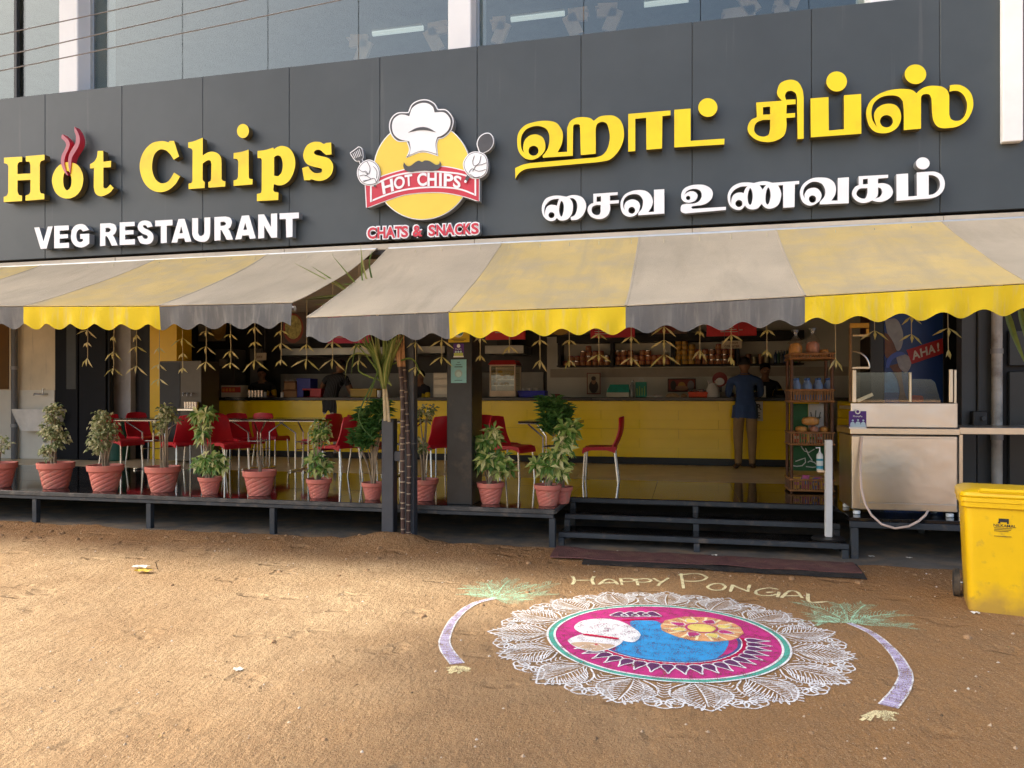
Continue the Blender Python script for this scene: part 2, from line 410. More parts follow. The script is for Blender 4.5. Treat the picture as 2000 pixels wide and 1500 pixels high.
def gz(x, y):
    z = .010 * noise.noise((x * .9, y * .9, 0)) + .006 * noise.noise((x * 3.1, y * 4.2, 2))
    flat = sstep(1.0, 1.7, math.hypot(x - RC.x, y - RC.y)); z *= .25 + .75 * flat
    ey = edge_y(x)
    if y > 5.7:
        bank = sstep(5.8, 6.5, y) * (1 - sstep(-1.6, -.9, x) * .85)
        z += bank * (.030 + .022 * noise.noise((x * 2.3, y * 3, 5)) + .014 * noise.noise((x * 9, y * 9, 1)))
        z += .10 * math.exp(-(((x + 2.82) / .28) ** 2 + ((y - 6.66) / .22) ** 2)) + .05 * math.exp(-(((x + 2.5) / .2) ** 2 + ((y - 6.7) / .2) ** 2))
        z -= .16 * sstep(ey - .06, ey + .12, y)
    return z
def lines(a, b, fine, lo, hi, step=1.35):
    r = [a + (b - a) * i / fine for i in range(fine + 1)]
    d = (b - a) / fine; x = b
    while x < hi: d *= step; x += d; r.append(min(x, hi))
    d = (b - a) / fine; x = a
    while x > lo: d *= step; x -= d; r.insert(0, max(x, lo))
    return r
gxs = lines(-9, 5, 280, -400, 400); gys = lines(1.2, 7.2, 130, -400, 500)
gv = [(x, y, gz(x, y) if (-12 < x < 9 and -3 < y < 7.3) else (-.15 if y >= 7.2 else 0.)) for y in gys for x in gxs]
nx = len(gxs)
gm = MB(); gm.add(gv, [(j * nx + i, j * nx + i + 1, (j + 1) * nx + i + 1, (j + 1) * nx + i) for j in range(len(gys) - 1) for i in range(nx - 1)])
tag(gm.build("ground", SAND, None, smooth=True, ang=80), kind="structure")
CONC = M("concrete", (.13, .115, .095), .9, var=.25, vs=2.2, bump=.4, bs=60, dust=((.30, .20, .11), 3.5, .45, .75), coord='World')
slabm = MB().box(-16, 9, 6.70, 16, -.3, -.012)
tag(slabm.build("concrete_slab", CONC), kind="structure")
# loose stones and crumbs on the sand
pebs = MB(); rr = random.Random(3)
for i in range(5200):
    x, y = rr.uniform(-8, 4.2), rr.uniform(1.4, 6.75)
    if math.hypot(x - RC.x, y - RC.y) < 1.05 and rr.random() < .85: continue
    s = .0022 + .0085 * rr.random() ** 4; z = gz(x, y); pebs.av = .01 + .99 * rr.random()
    q = [Vector((x + s * rr.uniform(.6, 1.3) * cos(a), y + s * rr.uniform(.6, 1.3) * sin(a), z)) for a in (0, 1.6, 3.1, 4.7)]
    pebs.add(q + [Vector((x + s * .2, y, z + s * rr.uniform(.7, 1.2)))], [(0, 1, 4), (1, 2, 4), (2, 3, 4), (3, 0, 4)])
PEB = M("pebble", (.4, .3, .2), .9, attr=[(.10, .06, .03), (.30, .19, .10), (.48, .36, .24), (.62, .55, .45)], vs=40)
tag(pebs.build("gravel", PEB), "small loose stones and crumbs strewn over the brown sand", "gravel", kind="stuff")
for lx, ly, col, nm, lab in ((275, 1112, '#dcdccc', 'white', 'small crumpled white and green paper scrap on the sunlit sand'),
                             (280, 1121, '#c7a63e', 'yellow', 'small yellow wrapper beside the white paper scrap on sand')):
    p = G(lx, ly); b = MB(); rr = random.Random(lx)
    b.grid(lambda a, c: (p.x + (a - .5) * .13, p.y + (c - .5) * .07, gz(p.x, p.y) + .012 + .02 * noise.noise((a * 4 + lx, c * 4, 0)) + .012), 7, 5)
    tag(b.build("litter", M("litter_" + nm, col, .6, trans=.2)), lab, "litter")
b = MB(); p = G(308, 1112); b.tube([(p.x, p.y, gz(p.x, p.y)), (p.x - .02, p.y, .06), (p.x + .01, p.y, .075)], .004, 6)
tag(b.build("twig", M("twig", '#5a4630', .9)), "short dry twig standing beside the paper scraps on sand", "twig")
for k, (lx, ly, lab) in enumerate(((1702, 1085, "under the steel cart"), (1650, 1098, "beside the right end of the maroon mat"), (1776, 1088, "left of the yellow bin, under the deck"), (1395, 1083, "under the middle of the entrance steps"), (1205, 1076, "behind the left end of the maroon mat"), (1905, 1198, "at the foot of the yellow bin"), (465, 1310, "alone on the sunlit sand at lower left"))):
    p = G(lx, ly); b = MB(); zz = gz(p.x, p.y) if p.y < 6.8 else -.012
    b.grid(lambda a, c: (p.x + (a - .5) * .05, p.y + (c - .5) * .035, zz + .008 + .012 * noise.noise((a * 3 + k, c * 3, 4))), 4, 4)
    tag(b.build("paper_scrap", M("paper_scrap", '#cfcabd', .8)), "tiny white paper scrap " + lab, "litter", "white paper scraps")
rr = random.Random(31); CLOD = M("sand_clod", (.30, .18, .09), .95, var=.3, vs=30, bump=.6, bs=90)
clods = MB()
for i in range(420):
    x, y = rr.uniform(-8, 3.6), (6.05 + .7 * rr.random() if i < 260 else rr.uniform(1.6, 6.6)); s_ = .006 + .022 * rr.random() ** 3; z = gz(x, y)
    if math.hypot(x - RC.x, y - RC.y) < 1.15 or y > edge_y(x) - .05: continue
    ph = rr.random() * 6
    clods.add([(x + s_ * rr.uniform(.7, 1.2) * cos(ph + a) * f, y + s_ * rr.uniform(.7, 1.2) * sin(ph + a) * f, z + h * s_) for h, f in ((-.1, 1), (.45, .85)) for a in (0, 1.05, 2.1, 3.14, 4.2, 5.2)] + [(x, y, z + s_ * .75)],
              [(k, (k + 1) % 6, 6 + (k + 1) % 6, 6 + k) for k in range(6)] + [(6 + k, 6 + (k + 1) % 6, 12) for k in range(6)])
tag(clods.build("sand_clods", CLOD, None, smooth=True, ang=60), "scattered clods of brown sand, thickest along the deck", "sand clods", kind="stuff")
DRY = M("dry_leaf", (.25, .16, .07), .8, attr=[(.10, .055, .03), (.22, .13, .05), (.36, .26, .10), (.30, .30, .12)], trans=.2)
dl = MB()
for i in range(70):
    x, y = rr.uniform(-7, 3.4), rr.uniform(1.7, 6.7)
    if math.hypot(x - RC.x, y - RC.y) < 1.2: continue
    a = rr.random() * 6.28; dl.av = .02 + .98 * rr.random(); L_ = rr.uniform(.018, .045); dl.leaf(Vector((x, y, gz(x, y) + .006)), Vector((cos(a), sin(a), .12)), L_, L_ * rr.uniform(.15, .5), droop=.05)
tag(dl.build("dry_leaves", DRY), "small dry leaves and bits scattered on the sand", "dry leaves", kind="stuff")
# ---------------------------------------------------------------- deck
ZD = .35                                          # top of the deck; the counter inside is 1.07 m above it
GRAN = M("black_granite", (.010, .010, .011), .07, var=.3, vs=14, spec=.5, dust=((.05, .042, .032), 2.3, .5, .95))
GEDGE = M("granite_edge", (.055, .055, .055), .5, var=.4, vs=9, dust=((.22, .19, .15), 7, .5, .9))
STEEL_DK = M("grey_painted_steel", (.034, .040, .047), .5, var=.2, vs=6, dust=((.20, .15, .10), 9, .55, .9))
FLOORT = M("beige_floor_tile", (.70, .58, .38), .35, var=.12, vs=2.5, spec=.4)
XS0, XS1 = -1.22, 1.43                            # the steps sit in this gap of the deck
deck = thing("deck", "raised black granite deck on grey steel legs in front of the counter", "deck", (-4, 7, 0))
def tiles(parent, x0, x1, y0, y1, nx_, ny_, mat, zt, th=.03):
    for i in range(nx_):
        for j in range(ny_):
            a = x0 + (x1 - x0) * i / nx_; b_ = x0 + (x1 - x0) * (i + 1) / nx_; c_ = y0 + (y1 - y0) * j / ny_; d_ = y0 + (y1 - y0) * (j + 1) / ny_
            bx("tile", mat, parent, a + .001, b_ - .001, c_ + .001, d_ - .001, zt - th, zt + random.uniform(-.0006, .0006), .002)
tiles(deck, -13.2, XS0, 7.0, 9.7, 10, 3, [GRAN], ZD)
tiles(deck, XS0, XS1, 7.92, 9.7, 3, 2, [GRAN], ZD)
tiles(deck, XS1, 5.3, 7.12, 9.7, 4, 3, [GRAN], ZD)
bx("edge_stone", GEDGE, deck, -13.2, XS0 + .01, 6.975, 6.998, ZD - .045, ZD - .001)
bx("edge_stone", GEDGE, deck, XS0 + .002, XS0 + .025, 7.0, 7.915, ZD - .045, ZD - .001)
bx("edge_beam", STEEL_DK, deck, -13.2, XS0, 6.985, 7.03, ZD - .085, ZD - .047)
bx("edge_beam", STEEL_DK, deck, XS1, 5.3, 7.10, 7.15, ZD - .085, ZD - .032)
for u in (-60, 68, 291, 532): bx("leg", STEEL_DK, deck, PX(u, 7) - .03, PX(u, 7) + .03, 6.99, 7.05, -.02, ZD - .087)
for x, y in ((XS0 - .045, 6.99), (XS1 + .01, 7.1), (2.45, 7.1), (3.6, 7.1), (-9.3, 6.99), (-11, 6.99), (-2.9, 8.6), (-5, 8.6), (-7, 8.6), (2.4, 8.6), (.1, 8.6)):
    bx("leg", STEEL_DK, deck, x, x + .06, y, y + .06, -.02, ZD - .087)
for y in (8.1, 9.0): bx("cross_beam", STEEL_DK, deck, -13, 5.2, y, y + .05, ZD - .09, ZD - .034)
bx("skirt", M("under_deck_wall", (.03, .028, .026), .9), deck, -13.2, 5.3, 9.3, 9.4, -.05, ZD - .1)
steps = thing("entrance_steps", "open black steel steps leading up to the deck opening", "steps", (.1, 7.4, 0))
for k, (y0, z) in enumerate(((7.88, ZD), (7.48, .235), (7.10, .118))):
    bx("rail", STEEL_DK, steps, XS0 + .03, XS1 - .01, y0 - .005, y0 + .035, z - .05, z - .003)
    if k:
        bx("tread", GRAN, steps, XS0 + .04, XS1 - .02, y0 + .04, y0 + .385, z - .025, z)
for x in (XS0 + .03, .08, XS1 - .07):
    for y0, z in ((7.87, ZD), (7.47, .235), (7.09, .118)): bx("post", STEEL_DK, steps, x, x + .055, y0 - .012, y0 + .04, -.02, z - .052)
for x in (XS0 + .035, XS1 - .065): bx("side_rail", STEEL_DK, steps, x, x + .04, 7.14, 7.87, .02, .06)
# ---------------------------------------------------------------- the building
bld = thing("shop_building", "two storey shop building with charcoal fascia, dark glass and open front", "building", (-3, 7.2, 0))
YF = 7.0; ZF0 = PZ(770, 470, YF); ZF1 = PZ(770, 108, YF)
FASC = M("charcoal_cladding", (.052, .063, .067), .45, var=.12, vs=1.0, spec=.4, coord='World', dust=((.075, .085, .088), .8, .45, .95), streak=((.12, .125, .12), .64, .88, (9, 9, .35)))
fasc = bx("fascia", M("fascia_core", (.03, .03, .03), .8), bld, -11.5, 3.4, YF + .03, YF + .12, ZF0, ZF1 - .01)
us = [-420, -230, -70, 88, 238, 396, 565, 742, 932, 1135, 1352, 1585, 1836, 2140]
xs = [PX(u, YF) for u in us]
for a, b_ in zip(xs, xs[1:]):
    o = bx("panel", FASC, fasc, a + .0015, b_ - .0015, YF - random.uniform(0, .002), YF + .029, ZF0, ZF1 + random.uniform(-.002, .002), .004)
bx("fascia_cap", FASC, bld, xs[0], xs[-1], YF + .031, YF + .35, ZF1 - .03, ZF1 - .012)
BEIGE = M("beige_ledge", (.50, .44, .345), .75, var=.12, vs=2, coord='World', streak=((.30, .25, .18), .62, .85, (6, 6, 1)))
for a, b_ in zip(xs[::2], xs[2::2] + [xs[-1]]):
    bx("ledge", BEIGE, bld, a + .002, b_ - .002, 6.90, YF - .004, PZ(825, 484, 6.9), PZ(825, 472.5, 6.9))
DKM = M("dark_trim", (.045, .042, .038), .7)
bx("awning_box", DKM, bld, xs[0], xs[-1], 6.905, YF + .1, PZ(825, 494, 6.9), PZ(825, 484, 6.9) - .001)
# upper storey
GLASS = glass("window_glass", (.76, .80, .78), .125, .015, (.60, .63, .60), .05)
WHITE = M("white_paint", (.76, .79, .80), .7, var=.05, vs=1.5, coord='World', streak=((.5, .49, .45), .66, .9, (8, 8, .5)))
YG = 7.24; ZT = 8.2
def column(u0, u1, z0, y0=7.0, y1=7.6, mat=WHITE):
    return bx("column", mat, bld, PX(u0, y0), PX(u1, y0), y0 - .005, y1, z0, ZT, .01)
column(115, 152, ZF1 - .05, 7.02); column(875, 920, ZF1 - .05, 7.02)
column(-330, -270, ZF1 - .05, 7.02); column(1700, 1760, ZF1 - .05, 7.02)
win = bx("window", M("window_sill", (.45, .46, .45), .6), bld, -11.5, 3.4, 7.16, 7.34, ZF1 - .04, ZF1 + .02)
gl = [-420, -230, 32, 182, 356, 523, 700, 932, 1140, 1368, 1580, 1760, 2140]
for a, b_ in zip(gl, gl[1:]):
    bx("pane", GLASS, win, PX(a, YG) + .004, PX(b_, YG) - .004, YG, YG + .012, ZF1 + .021, ZT, 0)
FRM = M("dark_frame", (.03, .033, .035), .5)
bx("mullion", FRM, win, PX(31, 7.2) - .022, PX(31, 7.2) + .022, 7.19, YG - .002, ZF1 + .02, ZT)
for u in (182, 932): bx("mullion", M("alu_frame", (.35, .38, .39), .4, .6), win, PX(u, 7.23) - .03, PX(u, 7.23) + .03, 7.20, YG - .002, ZF1 + .02, ZT)
bx("roof", WHITE, bld, -12, 4.0, 7.0, 15, ZT + .002, ZT + .3)
UPW = M("upper_room_wall", (.14, .15, .15), .9)
bx("wall", UPW, bld, -12, 4, 14.0, 14.2, 4.4, ZT)
bx("wall", UPW, bld, -12.2, -12, 7.3, 14.2, 4.4, ZT)
bx("wall", UPW, bld, 3.6, 3.8, 7.3, 14.2, 4.4, ZT)
bx("upper_floor", M("upper_floor", (.25, .25, .24), .5), bld, -12, 3.6, 7.36, 13.99, 4.40, 4.5)
ZCU = 6.6
bx("ceiling", M("upper_ceiling", (.26, .28, .28), .9), bld, -12, 3.6, 7.36, 13.99, ZCU, ZCU + .1)
bx("handrail", M("handrail_dark", (.02, .02, .02), .5), bld, -12, 3.6, 7.42, 7.45, ZF1 + .085, ZF1 + .10)
def emis(name, col, st):
    m = bpy.data.materials.new(name); m.use_nodes = True; N = m.node_tree.nodes; b = N["Principled BSDF"]
    b.inputs["Emission Color"].default_value = (*col, 1); b.inputs["Emission Strength"].default_value = st; b.inputs["Base Color"].default_value = (.8, .8, .8, 1)
    return m
TUBE = emis("tube_light", (.92, 1, .97), .22)
def Gz(u, v, z): return G(u, v, z)
for k, (u0, v0, u1, v1, lab) in enumerate(((728, 65, 824, 50, "left of the middle white column"), (998, 37, 1103, 26, "right of the middle white column"), (1258, 8, 1345, -2, "rightmost above the fascia"))):
    a, b_ = Gz(u0, v0, ZCU - .03), Gz(u1, v1, ZCU - .03)
    t = thing("ceiling_light", "white tube light on the upper ceiling behind glass, " + lab, "light", (a + b_) / 2, "tube lights upstairs")
    MB().box(a.x, b_.x, a.y - .05, a.y + .05, ZCU - .02, ZCU - .001).build("housing", WHITE, t)
    MB().tube([(a.x, a.y, ZCU - .04), (b_.x, a.y, ZCU - .04)], .035, 8).build("tube", TUBE, t)
PINK = M("pink_beam", (.88, .70, .66), .7)
z6 = lambda x, y: (650 + x / 3.077, y / 3.077)
z7 = lambda x, y: (1300 + x / 2.857, y / 2.857)
beams = [([z6(105, 248), z6(208, 248), z6(160, 370)], "leftmost"), ([z6(690, 160), z6(575, 182), z6(640, 305)], "beside the middle column on its left"), ([z6(960, 145), z6(1035, 140), z6(985, 265)], "just right of the middle column"),
         ([z6(1530, 82), z6(1415, 97), z6(1470, 215)], "right of the second ceiling light"), ([z6(1590, 65), z6(1708, 60), z6(1655, 190)], "facing the beam right of the second light"),
         ([z7(320, 96), z7(500, 70), z7(430, -30)], "above the right Tamil lettering"), ([z7(605, 48), z7(690, 40), z7(715, -20)], "rightmost above the fascia")]
for pts, lab in beams:
    q = [P(u, v, 9.4) for u, v in pts]; b = MB()
    for i in range(2): b.beam(q[i], q[i + 1], .05, .17)
    b.beam(q[0] + Vector((0, 0, 0)), Vector((q[0].x, 9.4, q[0].z + .02)), .04, .16)
    tag(b.build("bent_beam", PINK), "pale pink bent beam seen through the upstairs glass, " + lab, "beam", "bent pink beams upstairs")
# white pier and overhead wires
pier = MB().box(PX(1959, 6.93), PX(1999, 6.93), 6.93, 6.995, PZ(1965, 277, 6.93), ZT + .3, .006)
tag(pier.build("white_pier", M("pier_white", (.82, .82, .79), .7, var=.04)), "white painted pier hanging beside the right end of the fascia", "pier")
WIRE = M("wire_grey", (.20, .19, .18), .6)
for k, (v0, u1, lab) in enumerate(((62, 285, "topmost"), (105, 455, "middle"), (133, 635, "lowest"))):
    a = P(-30, v0 + v0 * 30 / u1, 5.6); b_ = P(u1, 0, 5.9); d = b_ - a
    pts = [a - d * .8 + (d * 2.8) * (i / 24) + Vector((0, 0, -.03 * 4 * (i / 24) * (1 - i / 24))) for i in range(25)]
    tag(MB().tube(pts, .005, 6).build("overhead_wire", WIRE, smooth=True), lab + " of three overhead wires crossing the left upper window", "wire", "overhead wires")
# ---------------------------------------------------------------- inside the shop: floor, walls, ceiling
tiles(bld, -13.2, 5.3, 9.7, 14.0, 22, 5, FLOORT, ZD - .003)
BLACKP = M("black_panel", (.008, .009, .012), .5, var=.3, vs=3)
CEIL = M("shop_ceiling", (.66, .64, .60), .8)
bx("ceiling", CEIL, bld, -13.6, 5.6, 7.13, 14.6, 3.02, 3.12)
BACKW = M("grey_tile_wall", (.66, .66, .58), .4, var=.06, vs=1.2)
YB = 13.9
bx("wall", M("kitchen_wall", (.045, .045, .046), .5), bld, -13.6, PX(1068, YB), YB, YB + .1, ZD, 3.0)
bx("wall", BACKW, bld, PX(1068, YB) + .004, 5.6, YB, YB + .1, ZD, 3.0)
bx("wall", M("right_inner_wall", (.05, .05, .052), .6), bld, 5.35, 5.5, 7.2, 13.9, ZD, 3.0)
bx("wall", M("left_inner_wall", (.4, .36, .28), .8), bld, -13.6, -13.4, 7.2, 13.9, ZD, 3.0)
# long seams of the tiled back wall
for v, u0, u1 in ((736, 1075, 1560),):
    z = PZ(1300, v, YB); bx("trim_strip", M("grey_band", (.42, .38, .31), .5), bld, PX(u0, YB), 5.3, YB - .012, YB - .001, z, z + .16)
# left end: cream wall, doors, pillars
CREAM = M("cream_wall", (.72, .61, .42), .85, var=.1, vs=2, coord='World', streak=((.36, .31, .22), .6, .85, (7, 7, .6)))
YL = 10.7
bx("wall", CREAM, bld, -13.4, PX(108, YL), YL, YL + .12, ZD, 3.0)
bx("dado", M("dado_tile", (.72, .68, .57), .35, var=.05), bld, PX(28, YL), PX(108, YL) - .004, YL - .018, YL - .002, ZD, PZ(70, 762, YL))
bx("dado", M("dado_tile", (.72, .68, .57), .35, var=.05), bld, -13.3, PX(28, YL) - .006, YL - .018, YL - .002, ZD, PZ(70, 762, YL))
bx("door_frame", M("brown_wood", '#6b4a1c', .5), bld, PX(-30, YL), PX(18, YL), YL - .03, YL - .002, PZ(10, 760, YL), 2.9)
bx("wall", BLACKP, bld, PX(108, YL) + .004, PX(212, YL), YL + .02, YL + .12, ZD, 3.0)
bx("door", M("black_glass_door", (.008, .009, .012), .5, spec=.15), bld, PX(110, YL), PX(154, YL), YL - .03, YL + .015, ZD + .01, 2.7)
bx("door", M("black_glass_door", (.008, .009, .012), .5, spec=.15), bld, PX(156, YL), PX(208, YL), YL - .02, YL + .015, ZD + .01, 2.7)
bx("door_pane", M("door_pane_grey", (.045, .05, .05), .4), bld, PX(133, YL), PX(151, YL), YL - .035, YL - .031, PZ(140, 760, YL), PZ(140, 605, YL))
bx("pillar", M("grey_pillar", (.48, .475, .47), .7), bld, PX(212, 11), PX(255, 11), 11.0, 11.4, ZD, 3.0)
bx("pillar", BLACKP, bld, PX(255, 11.1) + .004, PX(292, 11.1), 11.12, 11.5, ZD, 3.0)
YELL = M("yellow_panel", (.80, .50, .015), .3, var=.06, vs=1.5)
bx("pillar", YELL, bld, PX(292, 11.1) + .004, PX(345, 11.1), 11.1, 11.5, ZD, 3.0)
# the black pillar at the deck edge
pil = bx("pillar", M("black_pillar", (.016, .017, .018), .35, var=.4, vs=5, dust=((.10, .07, .045), 4.5, .55, .85), coord='World'), bld, PX(872, 7.09), PX(925, 7.09) - .02, 7.10, 7.48, ZD, ZF0 - .12, .006)
# right end: black clad wall, conduit pipe
YR = 8.3
WCL = M("charcoal_wall", (.055, .06, .062), .5, var=.15, vs=2, coord='World')
bx("wall", WCL, bld, PX(1878, YR), PX(1909, YR) - .008, YR, YR + .15, ZD, 3.0)
bx("wall", WCL, bld, PX(1909, YR), PX(1938, YR), YR, YR + .15, ZD, 3.0)
bx("wall", M("black_recess", (.01, .01, .011), .6), bld, PX(1938, YR) + .003, 5.3, YR + .02, YR + .15, ZD, 3.0)
for z0, z1 in ((.42, PZ(1980, 725, YR)), (PZ(1980, 715, YR), PZ(1980, 645, YR))):
    bx("door", M("dark_door", (.035, .037, .036), .35), bld, PX(1968, YR), 4.3, YR - .03, YR + .01, z0, z1, .01)
# ================================================================ lettering on the fascia
YL0 = YF - .10; DL = .075
YEL = M("sign_yellow", (.90, .68, .004), .35, var=.05, vs=3, coord='World', dust=((.62, .42, .02), 2.2, .55, .9))
YELS = M("sign_yellow_side", (.10, .075, .03), .5)
WHL = M("sign_white", (.86, .87, .88), .35, var=.04, coord='World'); WHS = M("sign_white_side", (.22, .23, .24), .5)
RED = M("sign_red", (.58, .035, .06), .4, var=.06); REDS = M("steam_red", (.42, .12, .15), .4)
CHAR = M("logo_charcoal", (.07, .07, .075), .5); LY = M("logo_yellow", (.86, .62, .07), .4, var=.03)
def glyphs(tname, label, items, mats, loc, Yf=YL0):
    t = thing(tname, label, "sign lettering", loc)
    for loops in items: plate("letter", loops, Yf, DL, mats, t)
    return t
A = lambda t, o, s: smooth(parse(t, o, s))
o1, s1 = (0, 230), 8.333
o2, s2 = (260, 230), 8.825
o3, s3 = (440, 230), 8.335
hot = [
 [A("65,650* 360,632* 360,715* 310,725 285,765* 285,915* 495,905* 495,770* 475,720 420,712* 418,625* 725,600* 725,685* 665,710 648,760* 648,1180* 665,1225 720,1240* 722,1325* 415,1350* 415,1265* 470,1245 495,1200* 495,1010* 285,1020* 285,1200* 310,1255 358,1268* 358,1355* 62,1372* 60,1290* 110,1265 133,1215* 135,790* 115,755 65,738*", o1, s1)],
 [A("845,1020 890,860 990,755 1110,722 1250,760 1330,870 1355,1000 1325,1150 1240,1265 1110,1315 980,1285 890,1190", o1, s1), A("1095,865 1140,900 1165,1010 1150,1120 1095,1180 1045,1130 1028,1020 1045,910", o1, s1)],
 [A("1590,540* 1680,538* 1682,715* 1808,700* 1805,805* 1682,810* 1682,1130* 1710,1150 1750,1135 1795,1085* 1850,1145* 1790,1215 1700,1265 1620,1275 1550,1225 1525,1120* 1530,822* 1465,825* 1465,755* 1530,715 1575,640", o1, s1)],
 [A("450,405 540,405 610,425* 630,400* 705,398* 790,665* 700,725* 640,630 560,560 480,545 410,580 355,660 328,800 335,930 375,1040 440,1110 510,1130 590,1105 650,1040 705,945* 808,1010* 740,1130 640,1225 530,1275 400,1275 270,1210 175,1090 122,930 115,790 150,650 220,530 330,435", o2, s2)],
 [A("950,425* 1060,400 1190,345* 1200,350* 1200,650* 1280,600 1370,585 1460,615 1515,690 1525,800* 1525,1050* 1545,1085 1590,1095* 1588,1185* 1298,1205* 1295,1110* 1330,1090 1345,1050* 1350,790* 1325,735 1270,740 1198,790* 1198,1060* 1210,1090 1235,1105* 1232,1210* 955,1230* 955,1135* 1005,1120 1022,1080* 1025,570* 1005,535 950,515*", o2, s2)],
 [ell(288, 215, 97, 115, o3, s3)],
 [A("135,575* 260,555 380,520* 382,950* 395,990 445,1000* 442,1085* 135,1110* 135,1020* 185,1005 208,960* 212,710* 190,675 135,665*", o3, s3)],
 [A("525,540* 650,525 780,485* 790,515* 850,475 930,458 1030,490 1110,590 1140,730 1115,880 1050,1010 960,1085 870,1100 792,1080* 780,1170* 800,1205 865,1215* 862,1338* 515,1358* 515,1240* 575,1225 592,1180* 595,690* 575,660 525,655*", o3, s3), A("795,640* 850,612 905,640 935,740 925,860 890,925 850,950 795,940*", o3, s3)],
 [A("1640,410* 1722,402* 1730,595* 1640,605* 1600,570 1540,525 1480,525 1445,560 1470,600 1560,625 1680,660 1745,740 1755,830 1720,930 1630,1005 1520,1028 1400,1000* 1370,1015* 1285,1018* 1250,820* 1350,790* 1390,850 1450,895 1520,900 1570,880 1570,835 1520,815 1430,795 1330,750 1275,660 1275,560 1330,450 1430,395 1540,395 1600,425", o3, s3)],
]
t = glyphs("sign_lettering", "large yellow serif letters with red steam on the left of the fascia", hot, [YEL, YELS], P(330, 380, YL0))
for q in ("1010,265* 1060,310 1110,360 1135,430 1110,520 1065,620 1045,720 1060,820 1105,940* 1060,900 1010,800 990,720 1005,610 1050,520 1075,440 1050,380 1000,330",
          "1210,145* 1265,230 1298,330 1290,430 1240,530 1175,640 1155,750 1140,910* 1115,800 1110,690 1125,600 1175,500 1225,410 1235,300 1210,220"):
    plate("steam", [A(q, o1, s1)], YL0 - .012, DL, [REDS, RED], t, "red wavy steam line rising from a letter")
# VEG RESTAURANT
t = thing("sign_lettering", "white block capital letters under the yellow serif letters", "sign lettering", P(325, 470, YL0))
ov, sv = (50, 400), 7.143
ow, sw = (310, 400), 6.897
for o_, s_, loops in ((ov, sv, ["120,318* 190,312* 250,510* 310,305* 378,300* 292,612* 210,615*"]),
  (ov, sv, ["398,295* 602,287* 603,352* 475,360* 475,415* 590,408* 590,465* 475,472* 475,535* 605,528* 605,600* 398,607*"]),
  (ov, sv, ["885,350* 800,372* 775,345 745,345 712,390 708,450 725,505 765,520 800,505* 800,475* 762,475* 760,408* 888,402* 888,540* 830,580 765,595 690,570 640,500 632,430 650,340 700,285 770,268 830,285"]),
  (ov, sv, ["1040,262* 1180,255* 1240,275 1268,330 1250,395 1215,425* 1240,460 1283,565* 1200,570* 1155,470 1130,438* 1112,438* 1112,570* 1038,577*", "1115,325* 1160,322 1185,345 1165,378 1115,382*"]),
  (ov, sv, ["1312,245* 1520,236* 1522,295* 1388,302* 1388,358* 1505,352* 1505,410* 1388,418* 1388,485* 1525,478* 1525,552* 1312,562*"]),
  (ov, sv, ["1772,300* 1700,318* 1680,290 1650,285 1640,305 1665,330 1720,355 1775,410 1780,480 1745,535 1680,550 1600,530 1558,445* 1625,430* 1645,465 1680,475 1705,455 1690,425 1630,400 1575,350 1565,290 1600,235 1670,218 1740,240"]),
  (ow, sw, ["-48,212* 185,200* 185,275* 107,282* 107,512* 28,518* 28,287* -48,290*"]),
  (ow, sw, ["172,510* 265,192* 348,188* 440,495* 358,500* 343,450* 262,455* 248,508*", "302,285* 325,382* 280,385*"]),
  (ow, sw, ["450,180* 530,178* 530,380* 545,412 572,420 605,400 615,370* 615,172* 695,168* 692,380* 680,440 640,490 570,498 490,470 455,410 450,360*"]),
  (ow, sw, ["750,165* 900,157* 960,175 985,230 965,300 930,328* 955,350 1000,468* 915,472* 870,385 845,340* 832,340* 832,478* 750,485*", "832,230* 880,228 905,250 885,278 832,285*"]),
  (ow, sw, ["1030,468* 1118,148* 1215,140* 1308,452* 1228,460* 1210,410* 1125,415* 1112,462*", "1165,240* 1190,335* 1140,338*"]),
  (ow, sw, ["1340,132* 1420,128* 1512,300* 1512,120* 1595,115* 1595,440* 1515,445* 1420,280* 1420,448* 1340,455*"]),
  (ow, sw, ["1628,115* 1888,103* 1888,180* 1802,188* 1802,432* 1718,440* 1712,190* 1628,195*"])):
    plate("letter", [A(q, o_, s_) for q in loops], YL0, DL, [WHL, WHS], t)
